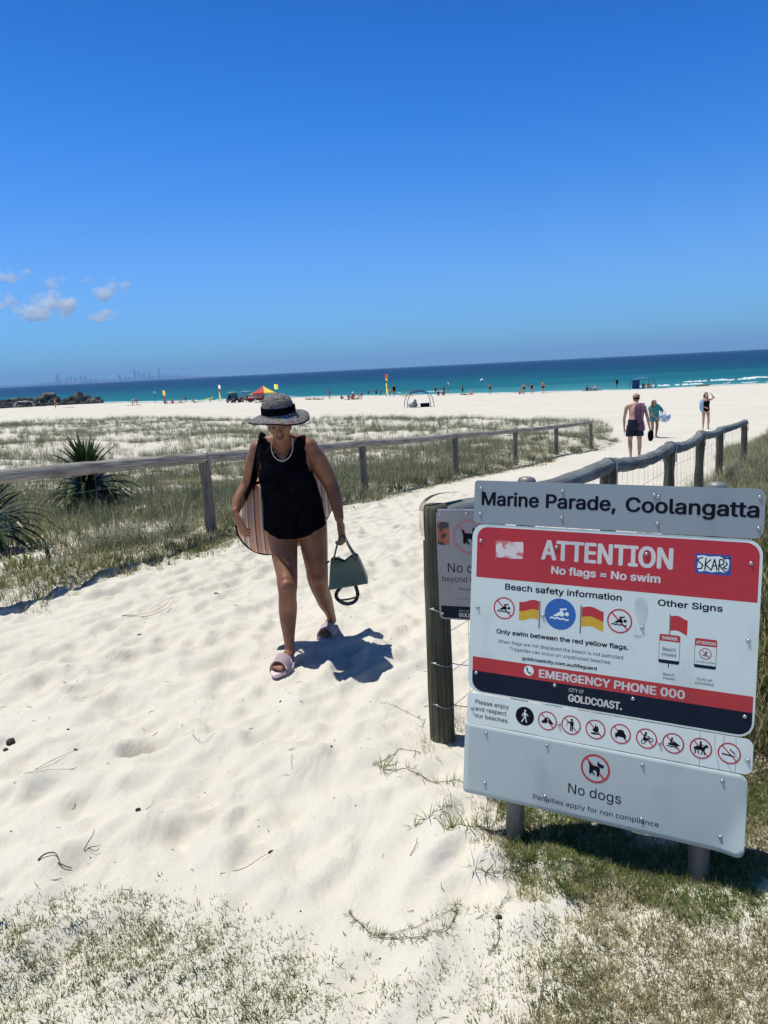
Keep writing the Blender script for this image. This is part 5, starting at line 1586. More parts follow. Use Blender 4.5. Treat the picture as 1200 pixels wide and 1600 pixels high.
def eyes_mesh(parent, c, R, s, mat_w, mat_d, off):
    bm = bmesh.new()
    for sx in (-1, 1):
        p = Vector(c) + R @ Vector((sx * .030 * s, -.0825 * s, .002 * s)) - off
        ball_bm(bm, p, (.0125 * s, .010 * s, .0075 * s), R, 12, 8, 0)
        p2 = Vector(c) + R @ Vector((sx * .030 * s, -.0905 * s, .001 * s)) - off
        ball_bm(bm, p2, (.0055 * s, .004 * s, .0055 * s), R, 10, 6, 1)
    return from_bm('eyes', bm, [mat_w, mat_d], parent, True)
M_EYE = mat_var('shaded_eye_white', (0.20, 0.16, 0.14), (0.28, 0.23, 0.20), 10, 0.3)  # eye whites coloured dark to stand in for the hat brim's shade
M_LIP = mat_var('lips', (0.20, 0.075, 0.055), (0.26, 0.10, 0.075), 20, 0.45)
M_MOUTH = mat_var('mouth_dark', (0.05, 0.02, 0.017), (0.07, 0.028, 0.024), 20, 0.5)

# ---- the woman on the path
WX, WY = -0.52, 4.36
Wg = gz(WX, WY)
woman = empty('person', (WX, WY, Wg), 0, 'woman in black sleeveless top and wide hat walking up the sand path', 'person')
WO = Vector(woman.location)
def w_(pts): return [(p[0] - WO.x, p[1] - WO.y, p[2] - WO.z, *p[3:]) for p in pts]
fR = gz(-0.625, 4.09) + 0.032; fL = gz(-0.385, 4.62) + 0.032
bm = bmesh.new()
XW = (1, 0, 0)
# trunk, leaning forward
tube_bm(bm, w_([(-.520, 4.43, .70, .10, .09), (-.520, 4.43, .77, .155, .115), (-.524, 4.425, .84, .166, .125), (-.530, 4.40, .93, .150, .115), (-.540, 4.375, 1.02, .138, .105), (-.548, 4.35, 1.11, .142, .100), (-.550, 4.335, 1.19, .140, .088), (-.550, 4.325, 1.245, .110, .066), (-.549, 4.30, 1.285, .062, .052)]), n=20, wax=XW, k=3)
tube_bm(bm, w_([(-.686, 4.345, 1.243, .043), (-.62, 4.335, 1.262, .052), (-.55, 4.33, 1.268, .055), (-.48, 4.335, 1.260, .052), (-.412, 4.345, 1.238, .045)]), n=12, k=2)
for sx in (-1, 1): ball_bm(bm, Vector((-.549 + sx * .138, 4.345, 1.236)) - WO, (.056, .056, .052))
# neck
tube_bm(bm, w_([(-.549, 4.315, 1.235, .058, .055), (-.546, 4.275, 1.29, .049, .050), (-.542, 4.225, 1.335, .048, .052), (-.540, 4.19, 1.37, .050, .055)]), n=14, wax=XW, k=2)
HC = Vector((-.538, 4.172, 1.400))
HR = Matrix.Rotation(rad(24), 3, 'X') @ Matrix.Rotation(rad(2), 3, 'Z')
face_bm(bm, HC - WO, HR, 0.99, 0.006)
# legs
tube_bm(bm, w_([(-.600, 4.425, .80, .092, .100), (-.600, 4.40, .70, .086, .094), (-.588, 4.34, .60, .074, .082), (-.574, 4.265, .52, .062, .068), (-.568, 4.205, .465, .0575, .060), (-.570, 4.20, .41, .051, .055), (-.577, 4.225, .335, .0535, .058), (-.581, 4.225, .26, .048, .052), (-.580, 4.20, .17, .034, .037), (-.576, 4.175, .095, .0275, .032), (-.577, 4.17, .035 + fR, .031, .036)]), n=16, wax=XW, k=3)
ball_bm(bm, Vector((-.567, 4.155, .472)) - WO, (.034, .022, .038))
tube_bm(bm, w_([(-.430, 4.435, .80, .092, .100), (-.425, 4.43, .70, .086, .094), (-.420, 4.42, .60, .077, .084), (-.414, 4.41, .51, .067, .070), (-.412, 4.405, .445, .063, .064), (-.408, 4.43, .39, .055, .058), (-.399, 4.49, .325, .050, .058), (-.388, 4.555, .25, .046, .052), (-.374, 4.63, .17, .033, .038), (-.366, 4.675, .105, .0275, .033), (-.367, 4.685, .05 + fL, .031, .036)]), n=16, wax=XW, k=3)
ball_bm(bm, Vector((-.413, 4.352, .452)) - WO, (.036, .022, .040))
# feet with toes
def foot(heel, toe, lift=0.0):
    h, t = Vector(heel), Vector(toe)
    d = (t - h).normalized(); s = Vector((d.y, -d.x, 0)).normalized()
    L = (t - h).length
    tube_bm(bm, [(*(h - d * .012 - WO), .024, .022), (*(h + d * .03 + Vector((0, 0, .008)) - WO), .031, .030), (*(h + d * L * .45 + Vector((0, 0, .006)) - WO), .035, .027), (*(h + d * L * .75 - WO), .042, .019), (*(h + d * L * .88 - WO), .040, .014)], n=12, wax=s, k=2)
    for k, (o, ln, r_) in enumerate(((-.028, 1.0, .0115), (-.010, .985, .009), (.006, .96, .0085), (.020, .93, .008), (.032, .89, .0075))):
        p = h + d * L * .80 + s * o; q = h + d * L * ln + s * o - Vector((0, 0, .006))
        tube_bm(bm, [(*(p - WO), r_), (*(p.lerp(q, .6) - WO + Vector((0, 0, .003))), r_), (*(q - WO), r_ * .9)], n=8)
    return s
foot((-.577, 4.19, fR + .022), (-.636, 3.985, fR + .014))
foot((-.367, 4.715, fL + .040), (-.412, 4.505, fL + .012))
# arms
aR = [(-.684, 4.345, 1.232, .053, .053), (-.722, 4.375, 1.17, .051, .053), (-.750, 4.41, 1.10, .046, .050), (-.780, 4.44, 1.035, .038, .040), (-.803, 4.435, 1.00, .038, .037), (-.828, 4.405, .955, .039, .036), (-.848, 4.36, .90, .029, .028), (-.853, 4.33, .875, .022, .021)]
tube_bm(bm, w_(aR), n=14, k=3)
aL = [(-.416, 4.345, 1.228, .054, .054), (-.374, 4.365, 1.165, .057, .058), (-.338, 4.39, 1.09, .053, .054), (-.306, 4.405, 1.02, .045, .046), (-.290, 4.395, .975, .044, .042), (-.275, 4.365, .92, .040, .038), (-.262, 4.325, .85, .030, .029), (-.256, 4.305, .81, .026, .024)]
tube_bm(bm, w_(aL), n=14, k=3)
hand_bm(bm, Vector((-.256, 4.305, .812)) - WO, (0.10, -0.12, -1), (0.9, -0.35, 0.05), 0.205, (1.0, 1.05, 1.1, 1.15), side=-1, spread=0.02, thumb=0.7)
hand_bm(bm, Vector((-.853, 4.33, .878)) - WO, (0.42, -0.25, -0.9), (-0.75, -0.62, -0.1), 0.185, (0.35, 0.42, 0.5, 0.55), side=1, spread=0.12, thumb=0.5)
body = remesh('body', bm, 0.0048, M_SKIN_T, woman, 3)
eyes_mesh(woman, HC, HR, 0.98, M_EYE, M_HAIR_DK, WO)
bm = bmesh.new()
T = lambda x, y, z: HC + HR @ Vector((x, y, z)) * 0.985 - WO
ball_bm(bm, T(0, -.088, -.0575), (.020, .012, .0075), HR, 14, 8, 1)
tube_bm(bm, [(*T(-.024, -.086, -.052), .003), (*T(-.010, -.098, -.048), .0048), (*T(0, -.0995, -.0490), .0045), (*T(.010, -.098, -.048), .0048), (*T(.024, -.086, -.052), .003)], n=6, k=3)
tube_bm(bm, [(*T(-.022, -.085, -.056), .003), (*T(-.010, -.094, -.0675), .0050), (*T(.010, -.094, -.0675), .0050), (*T(.022, -.085, -.056), .003)], n=6, k=3)
from_bm('mouth', bm, [M_LIP, M_MOUTH], woman, True)
# short grey hair under the hat
hc = Vector((-.541, 4.158, 1.441)) - WO
bm = bmesh.new()
ball_bm(bm, T(0, .030, .020), (.080, .090, .095), HR)
ball_bm(bm, T(0, .062, -.030), (.062, .050, .055), HR)
remesh('hair', bm, 0.006, M_HAIR_GR, woman, 1, pred=lambda p: p.z < hc.z + .03 and (HR.transposed() @ (p - (HC - WO))).y > -0.012)
# hat
HT = Matrix.Rotation(rad(10), 3, 'X') @ Matrix.Rotation(rad(-1.5), 3, 'Y')
hc = Vector((-.541, 4.158, 1.441)) - WO
hat = None
def hwob(r_, z, a, i):
    if r_ > 0.10:
        return r_ * (1 + 0.015 * math.sin(2 * a + .6)), z + (r_ - .095) * (0.16 * math.sin(2 * a - 0.4) + 0.05 * math.sin(3 * a))
    return r_, z
bm = bmesh.new()
HS = 0.95
prof = [(.0005, .108), (.022, .104), (.045, .099), (.063, .089), (.075, .075), (.082, .057), (.085, .038), (.088, .015), (.089, .002), (.098, -.005), (.115, -.011), (.135, -.018), (.150, -.024), (.160, -.029), (.1615, -.032), (.160, -.0335), (.148, -.028), (.132, -.022), (.112, -.015), (.094, -.009), (.084, .0), (.083, .03)]
revolve_bm(bm, prof, 56, HT, hc, 0, hwob)
hat = from_bm('hat', bm, M_HAT, woman, True)
tag(hat, 'woven grey brown sun hat with blue flecks and black band')
bm = bmesh.new()
revolve_bm(bm, [(.0895, .003), (.0915, .004), (.0908, .018), (.0893, .040), (.0875, .0415)], 48, HT, hc)
bx = hc + HT @ Vector((.088, -.018, .02))
for a, s_ in ((0.5, (.006, .026, .042)), (-0.35, (.006, .024, .036))):
    box_bm(bm, bx + Vector((.006, -.006, .004)), s_, HT @ Matrix.Rotation(a, 3, 'X'), bevel=.002)
from_bm('hat_band', bm, M_CLOTH_BK, hat, True)
bm = bmesh.new(); revolve_bm(bm, [(.159, -.0280), (.1630, -.0295), (.1630, -.0338), (.159, -.0352)], 56, HT, hc, 0, hwob)
from_bm('brim_edging', bm, M_CLOTH_BK, hat, True)
# loose black top: its own shell, cut at neck, arms and hem, hanging in folds
bm = bmesh.new()
tube_bm(bm, w_([(-.522, 4.43, .66, .190, .150), (-.522, 4.43, .74, .186, .148), (-.523, 4.425, .80, .181, .143), (-.527, 4.405, .88, .176, .136), (-.535, 4.38, .97, .166, .128), (-.545, 4.355, 1.06, .156, .122), (-.549, 4.34, 1.14, .150, .108), (-.550, 4.33, 1.20, .146, .094), (-.550, 4.325, 1.255, .116, .072), (-.549, 4.31, 1.30, .066, .058)]), n=24, wax=XW, k=3)
tube_bm(bm, w_([(-.675, 4.345, 1.246, .050), (-.62, 4.335, 1.264, .060), (-.55, 4.33, 1.270, .062), (-.48, 4.335, 1.263, .060), (-.425, 4.345, 1.242, .052)]), n=12, k=2)
for sx in (-1, 1): ball_bm(bm, Vector((-.548 + sx * .062, 4.270, 1.075)) - WO, (.085, .050, .10))
def top_pred(p):
    x = p.x + WO.x + .548; y = p.y + WO.y; z = p.z + WO.z
    hem = .715 + 1.6 * (x - .01) ** 2
    if z < hem: return False
    front = y < 4.335
    if z > 1.09 and abs(x) > .128 + 0.25 * max(0, 1.15 - z): return False
    if front and z > 1.155 and abs(x) < (z - 1.155) * 0.62: return False
    if not front and z > 1.235 and abs(x) < .07: return False
    if z > 1.30: return False
    return True
top = remesh('top', bm, 0.0042, M_CLOTH_BK, woman, 4, pred=top_pred, solid=0.003)
tag(top, 'loose black sleeveless top with V neck')
for v in top.data.vertices:
    z = v.co.z + WO.z
    v.co.y -= 0.004 * math.sin((v.co.x * 1.0 + z * .9) * 38) * max(0, min(1, (1.2 - z) * 5)) * (1 if v.co.y < 0 else 0)
for v in top.data.vertices:
    z = v.co.z + WO.z
    if z < 1.02:
        k = (1.02 - z) / .3
        a = math.atan2(v.co.y, v.co.x)
        v.co += Vector((v.co.x, v.co.y, 0)).normalized() * 0.006 * k * (math.sin(a * 7 + z * 9) + 0.6 * math.sin(a * 13 - z * 14))
# pearls
pts = []
for k in range(46):
    t = k / 45 * 2 - 1
    x = -.545 + .060 * math.sin(t * 1.9) / math.sin(1.57)
    z = 1.30 - .125 * (math.cos(t * 1.57)) ** 0.9 if abs(t) < 1 else 1.30
    y = 4.262 - .022 * math.cos(t * 1.57) - (1.30 - z) * 0.18
    pts.append((x - WO.x, y - WO.y, z - WO.z, .0042))
pts = [(*p[:3], .0027) for p in pts]
tube_obj('necklace', pts, M_PEARL, woman, 8)['label'] = 'short pale necklace'
# slides: sole and strap, one child each
def slide(heel, toe, zg, nm_lab):
    h, t = Vector((heel[0], heel[1], 0)), Vector((toe[0], toe[1], 0))
    d = (t - h).normalized(); s = Vector((d.y, -d.x, 0))
    L = (t - h).length
    bm = bmesh.new()
    outl = []
    for k in range(28):
        a = 2 * math.pi * k / 28
        u = math.cos(a); v = math.sin(a)
        wd = .048 + .006 * u - .004 * math.cos(2 * a)
        outl.append(h + d * (L * .5 + u * (L * .5 + .012)) + s * v * wd)
    rings = []
    for z, g in ((-.004, .93), (.004, 1.0), (.016, 1.0), (.022, .95), (.019, .80)):
        c = h + d * L * .5
        rings.append([bm.verts.new(c + (p - c) * g + Vector((0, 0, zg + z)) - WO) for p in outl])
    for A_, B_ in zip(rings, rings[1:]):
        for k in range(28): bm.faces.new((A_[k], A_[(k + 1) % 28], B_[(k + 1) % 28], B_[k]))
    bm.faces.new(rings[-1]); bm.faces.new(rings[0][::-1])
    sl = from_bm('slide', bm, M_RUBBER, woman, True)
    sl['label'] = nm_lab
    bm = bmesh.new()
    g0 = []
    for i, u in enumerate(np.linspace(.50, .83, 6)):
        row = []
        for k in range(13):
            a = math.pi * k / 12
            ht = .086 - .016 * (i / 5)
            row.append(bm.verts.new(h + d * L * u + s * math.cos(a) * (.056 - .001 * i) + Vector((0, 0, zg + .006 + math.sin(a) ** .8 * ht)) - WO))
        if g0:
            for k in range(12): bm.faces.new((g0[k], g0[k + 1], row[k + 1], row[k]))
        g0 = row
    bmesh.ops.solidify(bm, geom=bm.faces[:], thickness=-.005)
    from_bm('strap', bm, M_RUBBER, sl, True)
slide((-.572, 4.225), (-.640, 3.965), fR - .026, 'pale pink slide on the leading foot')
slide((-.363, 4.745), (-.416, 4.490), fL - .026, 'pale pink slide on the trailing foot')

# ---- the big striped beach bag behind her hip
bagc = Vector((-.60, 4.60, .80))
bag = empty('beach_bag', (-.60, 4.60, gz(-.6, 4.6)), 0, 'big peach and white striped beach bag carried behind the woman', 'bag')
BO = Vector(bag.location)
px_out = [(401, 752), (389, 768), (378, 790), (372, 812), (373, 830), (380, 846), (393, 861), (410, 871), (432, 874), (455, 870), (478, 861), (498, 846), (512, 828), (520, 806), (520, 784), (512, 762), (499, 747), (478, 738), (448, 736), (422, 741)]
def bagpt(u, v, off=0.0):
    x = -.872 + .00380 * (u - 372) - .0002 * (v - 810); z = .815 - .00385 * (v - 810) + .0002 * (u - 372)
    y = 4.455 + (x + .87) * 0.36
    return Vector((x, y, z)) + Vector((-.33, .94, 0)) * off
n = len(px_out)
cen = bagpt(446, 806)
bm = bmesh.new()
uvl = bm.loops.layers.uv.new('UVMap')
rings = []
prof_b = [(1.0, 0.0), (.97, .026), (.86, .050), (.62, .066), (.30, .072), (.02, .073)]
def ringpts(g, off, sgn):
    out = []
    dense = catmull([tuple(bagpt(*p)) for p in px_out + [px_out[0]]], 3)[:-1]
    for p in dense:
        q = cen + (Vector(p) - cen) * g + Vector((-.33, .94, 0)).normalized() * off * sgn
        out.append(q)
    return out
allr = [ringpts(g, o, -1) for g, o in reversed(prof_b)] + [ringpts(g, o, 1) for g, o in prof_b[1:]]
vr = [[bm.verts.new(p - BO) for p in r_] for r_ in allr]
m_ = len(vr[0])
for A_, B_ in zip(vr, vr[1:]):
    for k in range(m_): bm.faces.new((A_[k], A_[(k + 1) % m_], B_[(k + 1) % m_], B_[k]))
bm.faces.new(vr[0]); bm.faces.new(vr[-1][::-1])
for f in bm.faces:
    for l in f.loops:
        p = l.vert.co + BO
        l[uvl].uv = ((p.x + .87) / .60 + 0.10 * (p.z - .8) * (p.x + .58), p.z * 2)
for v in bm.verts:
    v.co.y += 0.006 * math.sin(v.co.x * 60) * math.sin(v.co.z * 9)
from_bm('pouch', bm, M_STRIPE, bag, True)
rim = catmull([tuple(bagpt(*p)) for p in px_out + [px_out[0]]], 3)[:-1]
tube_obj('piping', [(*(Vector(p) - BO), .0065) for p in rim], M_CLOTH_BK, bag, 8, close=True)
# straps: over the shoulder, down across the arm's front, to the bag's mouth
def strap_obj(nm, pts, wdt, mat, par, OO, th=.0025):
    bm = bmesh.new()
    P_ = catmull([tuple(p) for p in pts], 6)
    prev = None
    for i, p in enumerate(P_):
        p = Vector(p[:3])
        a = Vector(P_[max(0, i - 1)][:3]); b_ = Vector(P_[min(len(P_) - 1, i + 1)][:3])
        t = (b_ - a).normalized(); v = Vector((0.25, -1, 0.1)); s = t.cross(v).normalized() * wdt / 2
        cur = [bm.verts.new(p + s - OO), bm.verts.new(p - s - OO)]
        if prev: bm.faces.new((prev[0], prev[1], cur[1], cur[0]))
        prev = cur
    bmesh.ops.solidify(bm, geom=bm.faces[:], thickness=th)
    return from_bm(nm, bm, mat, par, True)
strap_obj('strap', [(-.665, 4.42, 1.25), (-.668, 4.365, 1.318), (-.672, 4.30, 1.29), (-.695, 4.27, 1.20), (-.722, 4.30, 1.11), (-.752, 4.35, 1.03), (-.800, 4.385, .945), (-.850, 4.395, .87)], .022, M_CLOTH_BK, bag, BO)
strap_obj('strap', [(-.752, 4.35, 1.035), (-.70, 4.36, 1.045), (-.66, 4.40, 1.075), (-.62, 4.46, 1.10)], .018, M_CLOTH_BK, bag, BO)
strap_obj('strap', [(-.655, 4.43, 1.24), (-.655, 4.37, 1.314), (-.655, 4.30, 1.285), (-.685, 4.29, 1.17), (-.715, 4.32, 1.08), (-.742, 4.36, 1.00)], .012, M_CLOTH_BK, bag, BO)

# ---- the green handbag with its patterned strap
M_OLIVE = mat_var('green_leather', (0.045, 0.075, 0.062), (0.075, 0.115, 0.090), 9, 0.42, bump=0.15, bscale=60)
M_HARD = mat_var('dark_metal', (0.05, 0.05, 0.05), (0.12, 0.12, 0.11), 40, 0.35, metal=0.8)
hb = empty('handbag', (-.225, 4.22, gz(-.22, 4.22)), 0, 'small green leather handbag hanging from the woman\'s hand', 'bag')
HO = Vector(hb.location)
bm = bmesh.new()
def q8(z, xl, xr, dy, yc): return [(xl, yc - dy, z), (xr, yc - dy, z + (xr - xl) * .12), (xr, yc + dy, z + (xr - xl) * .12), (xl, yc + dy, z)]
lev = [(.440, -.330, -.112, .058, 4.22), (.447, -.331, -.110, .060, 4.22), (.53, -.322, -.134, .050, 4.215), (.605, -.313, -.160, .036, 4.21)]
rows_ = []
for (z, xl, xr, dy, yc) in lev:
    row = []
    for k in range(9):
        t = k / 8
        pinch = 1 - 0.25 * math.sin(math.pi * t)
        notch = -0.022 * max(0, 1 - abs(t - .5) * 4) if z > .6 else 0
        row.append(Vector((xl + (xr - xl) * t, yc - dy * (1.0 if z < .5 else pinch), z + .12 * (xr - xl) * t + notch)))
    for k in range(8, -1, -1):
        t = k / 8
        pinch = 1 - 0.25 * math.sin(math.pi * t)
        notch = -0.022 * max(0, 1 - abs(t - .5) * 4) if z > .6 else 0
        row.append(Vector((xl + (xr - xl) * t, yc + dy * (1.0 if z < .5 else pinch), z + .12 * (xr - xl) * t + notch)))
    rows_.append([bm.verts.new(p - HO) for p in row])
for A_, B_ in zip(rows_, rows_[1:]):
    for k in range(18): bm.faces.new((A_[k], A_[(k + 1) % 18], B_[(k + 1) % 18], B_[k]))
bm.faces.new(rows_[0][::-1])
inn = [bm.verts.new(v.co * 1.0 - Vector((0, 0, .02)) + (Vector((-.236, 4.21, v.co.z + HO.z)) - HO - v.co) * .10) for v in rows_[-1]]
for k in range(18): bm.faces.new((rows_[-1][k], rows_[-1][(k + 1) % 18], inn[(k + 1) % 18], inn[k]))
bm.faces.new(inn)
from_bm('pouch', bm, M_OLIVE, hb, False)
for sy in (-.030, .030):
    tube_obj('handle', [(-.296 - HO.x, 4.21 + sy - HO.y, .605 - HO.z, .006, .004), (-.277 - HO.x, 4.22 + sy * .8 - HO.y, .672 - HO.z, .006, .004), (-.256 - HO.x, 4.27 + sy * .4 - HO.y, .722 - HO.z, .006, .004), (-.236 - HO.x, 4.275 + sy * .4 - HO.y, .722 - HO.z, .006, .004), (-.208 - HO.x, 4.23 + sy * .8 - HO.y, .675 - HO.z, .006, .004), (-.176 - HO.x, 4.21 + sy - HO.y, .620 - HO.z, .006, .004)], M_OLIVE, hb, 8, 4)
bm = bmesh.new()
for x_, z_ in ((-.296, .602), (-.176, .616), (-.270, .600)):
    for sy in (-.036, .034):
        tube_bm(bm, [(x_ + .010 * math.cos(a) - HO.x, 4.21 + sy - HO.y, z_ + .012 * math.sin(a) - HO.z, .0022) for a in np.linspace(0, 5.6, 10)], n=5, close=True)
tube_bm(bm, [(-.318 - HO.x, 4.17 - HO.y, .606 - HO.z, .006), (-.345 - HO.x, 4.165 - HO.y, .590 - HO.z, .006)], n=6)
from_bm('ring', bm, M_HARD, hb, True)
M_WEB = mat_var('patterned_webbing', (0.015, 0.013, 0.013), (0.32, 0.28, 0.26), 110, 0.8, lo=0.46, hi=0.56)
strap_obj('strap', [(-.262, 4.20, .448), (-.290, 4.195, .415), (-.292, 4.19, .385), (-.262, 4.185, .357), (-.226, 4.185, .348), (-.190, 4.185, .362), (-.172, 4.19, .400), (-.184, 4.195, .458)], .021, M_WEB, hb, HO)
strap_obj('strap', [(-.286, 4.192, .372), (-.245, 4.188, .372), (-.205, 4.188, .378), (-.178, 4.192, .384)], .010, M_WEB, hb, HO)

# ---- other figures
def figure(loc, rz, pose, skinm, voxel, label, scale=1.0, hands=True, parts=(), group=None, fat=1.0, headR=None, sex='m'):
    """pose: dict of joints in the figure's own frame (faces -Y, 1.75 m tall, z up)"""
    root = empty('person', loc, rz, label, 'person', group)
    s = scale
    J = {k: Vector(v) * s for k, v in pose.items()}
    bm = bmesh.new()
    X = (J['shL'] - J['shR']).normalized()
    HX = (J['hipL'] - J['hipR']).normalized()
    f = fat
    pel, che, nek, hed = J['pelvis'], J['chest'], J['neck'], J['head']
    ax = che - pel
    def P(v, a, b): return (*v, a * s, b * s)
    tube_bm(bm, [P(pel - ax * .30, .10 * f, .085 * f), P(pel - ax * .12, .165 * f, .115 * f), P(pel + ax * .12, .165 * f, .12 * f), P(pel + ax * .5, .148 * f, .108 * f), P(che, .165 * f, .112 * f), P(che.lerp(nek, .55), .160, .095), P(che.lerp(nek, .85), .115, .07), P(nek, .06, .055)], n=16, wax=X, k=2)
    tube_bm(bm, [P(J['shR'], .052, .05), P(J['shR'].lerp(J['shL'], .5) + (nek - che) * .12, .062, .06), P(J['shL'], .052, .05)], n=10, k=2)
    hr = headR or Matrix.Identity(3)
    tube_bm(bm, [P(nek - (hed - nek) * .15, .058, .058), P(nek.lerp(hed, .7), .052, .054)], n=12)
    face_bm(bm, hed, hr, s)
    for sd in ('R', 'L'):
        a, e, w = J['sh' + sd], J['el' + sd], J['wr' + sd]
        tube_bm(bm, [P(a, .050, .050), P(a.lerp(e, .35), .047, .046), P(a.lerp(e, .8), .038, .038), P(e, .036, .036), P(e.lerp(w, .3), .037, .036), P(e.lerp(w, .8), .026, .025), P(w, .023, .020)], n=10, k=2)
        h_, k_, an, to = J['hip' + sd], J['kn' + sd], J['an' + sd], J['toe' + sd]
        tube_bm(bm, [P(h_ + (h_ - k_).normalized() * .05, .088 * f, .09 * f), P(h_.lerp(k_, .35), .080 * f, .084 * f), P(h_.lerp(k_, .8), .060, .064), P(k_, .054, .056), P(k_.lerp(an, .3), .054, .060), P(k_.lerp(an, .7), .038, .040), P(an, .030, .033), P(an + (an - k_).normalized() * .04, .03, .034)], n=12, wax=HX, k=2)
        dt = (to - an); dn = Vector((dt.x, dt.y, dt.z * .2)).normalized() if dt.length else Vector((0, -1, 0))
        hp = an + (an - k_).normalized() * .045 * s
        tube_bm(bm, [P(hp - dn * .045 * s, .026, .024), P(hp + dn * .03 * s, .033, .03), P(hp + dn * .12 * s, .042, .021), P(to, .030, .012)], n=8, wax=HX, k=2)
        if hands:
            hand_bm(bm, w, (w - e), Vector((1 if sd == 'L' else -1, .2, 0)), .18 * s, (.35, .4, .45, .5), side=(1 if sd == 'R' else -1) )
        else:
            d = (w - e).normalized()
            tube_bm(bm, [P(w, .022, .020), P(w + d * .05 * s, .036, .018), P(w + d * .10 * s, .034, .016), P(w + d * .16 * s, .02, .011)], n=6)
    b_ = remesh('body', bm, voxel, skinm, root, 2 if hands else 1)
    for (nm, mat, shapes, pred, lab) in parts:
        bm = bmesh.new()
        for kind_, *a in shapes:
            if kind_ == 'tube': tube_bm(bm, [(*(Vector(p[:3]) * s), p[3] * s, (p[4] if len(p) > 4 else p[3]) * s) for p in a[0]], n=14, wax=a[1] if len(a) > 1 else X, k=2)
            elif kind_ == 'ball': ball_bm(bm, Vector(a[0]) * s, tuple(q * s for q in a[1]), a[2] if len(a) > 2 else None)
        o = remesh(nm, bm, voxel, mat, root, 1, pred=(lambda p, pr=pred: pr(p / s)) if pred else None)
        if lab: o['label'] = lab
    return root

STAND = dict(pelvis=(0, 0, .98), chest=(0, 0, 1.27), neck=(0, .01, 1.49), head=(0, -.015, 1.635), shR=(-.185, 0, 1.42), shL=(.185, 0, 1.42), elR=(-.225, .02, 1.12), elL=(.225, .02, 1.12), wrR=(-.235, -.06, .87), wrL=(.235, -.06, .87),
             hipR=(-.092, 0, .92), hipL=(.092, 0, .92), knR=(-.10, -.02, .49), knL=(.10, -.02, .49), anR=(-.105, .02, .085), anL=(.105, .02, .085), toeR=(-.13, -.16, .03), toeL=(.13, -.16, .03))
def pose(**kw): d = dict(STAND); d.update(kw); return d

# the shirtless man seen from behind (faces +Y): x is mirrored
mx_, my_ = 6.17, 18.6
mz = gz(mx_, my_)
MR = Matrix.Rotation(rad(28), 3, 'X') @ Matrix.Rotation(rad(-6), 3, 'Z')
mp_ = pose(pelvis=(0, 0, .98), chest=(.02, -.06, 1.26), neck=(.03, -.13, 1.47), head=(.05, -.22, 1.575), shR=(-.20, -.08, 1.40), shL=(.23, -.10, 1.40), elR=(-.26, -.06, 1.10), elL=(.31, -.02, 1.11), wrR=(-.25, -.13, .85), wrL=(.37, -.04, .83),
           knR=(-.11, -.05, .50), knL=(.12, .00, .49), anR=(-.105, .10, .12), anL=(.12, -.06, .085), toeR=(-.13, -.06, .03), toeL=(.14, -.24, .03))
mp_ = {k: (-v[0], v[1], v[2]) for k, v in mp_.items()}
mp_ = {**mp_, **{a + 'R': mp_[a + 'L'] for a in ('sh', 'el', 'wr', 'hip', 'kn', 'an', 'toe')}, **{a + 'L': mp_[a + 'R'] for a in ('sh', 'el', 'wr', 'hip', 'kn', 'an', 'toe')}}
man = figure((mx_, my_, mz), rad(180 - 12), mp_, M_SKIN_L, 0.010, 'shirtless man in dark shorts walking away down the path with a towel', 0.94, True, fat=1.02, headR=MR, parts=(
    ('shorts', M_CLOTH_NV, (('tube', [(0, 0, .80, .14, .12), (0, 0, .92, .185, .145), (.0, -.005, 1.06, .172, .132), (.0, -.005, 1.10, .16, .12)]),
                            ('tube', [(-.10, .0, .93, .10), (-.108, -.012, .78, .112), (-.112, -.02, .66, .115), (-.112, -.025, .62, .11)]), ('tube', [(.10, .0, .93, .10), (.112, .0, .78, .112), (.118, .0, .66, .115), (.118, .0, .62, .11)])),
     lambda p: .645 < p.z < 1.075, 'dark navy swimming shorts'),
    ('cap', M_TANHAT, (('ball', (-.05, -.205, 1.635), (.095, .108, .085), MR), ('ball', (-.05, -.30, 1.60), (.075, .075, .016), MR)), lambda p: p.z > 1.575 + (p.y + .22) * -.35, 'tan cap'),
    ('cap_strap', M_CLOTH_BK, (('ball', (-.05, -.150, 1.590), (.084, .060, .016), MR),), None, None)))
tw = empty('towel', (mx_ - .18, my_, mz), rad(180 - 12), 'mauve towel slung over the shirtless man\'s shoulder', 'towel')
bm = bmesh.new()
prev = None
path = [(.16, -.235, 1.10), (.155, -.235, 1.28), (.15, -.20, 1.42), (.14, -.13, 1.478), (.13, -.05, 1.468), (.10, .045, 1.40), (.08, .085, 1.25), (.09, .115, 1.10), (.13, .13, .95), (.15, .14, .80)]
PP = catmull(path, 5)
for i, p in enumerate(PP):
    row = []
    t = i / (len(PP) - 1)
    wd = .085 + .03 * math.sin(t * 3.1)
    for k in range(9):
        a = k / 8 * 2 - 1
        row.append(bm.verts.new(Vector((-p[0] + a * wd, p[1] + .014 * math.sin(a * 9 + t * 4) * (1 if p[1] > 0 else -1), p[2] - abs(a) * .012))))
    if prev:
        for k in range(8): bm.faces.new((prev[k], prev[k + 1], row[k + 1], row[k]))
    prev = row
bmesh.ops.solidify(bm, geom=bm.faces[:], thickness=.012)
to = from_bm('cloth', bm, M_MAUVE, None, True)
to.parent = tw
tw.location = (mx_, my_, mz); tw.scale = (.94, .94, .94)
th = empty('flip_flops', (mx_, my_, mz), rad(180 - 12), 'pair of dark flip flops carried in the shirtless man\'s hand', 'sandals')
th.scale = (.94, .94, .94)
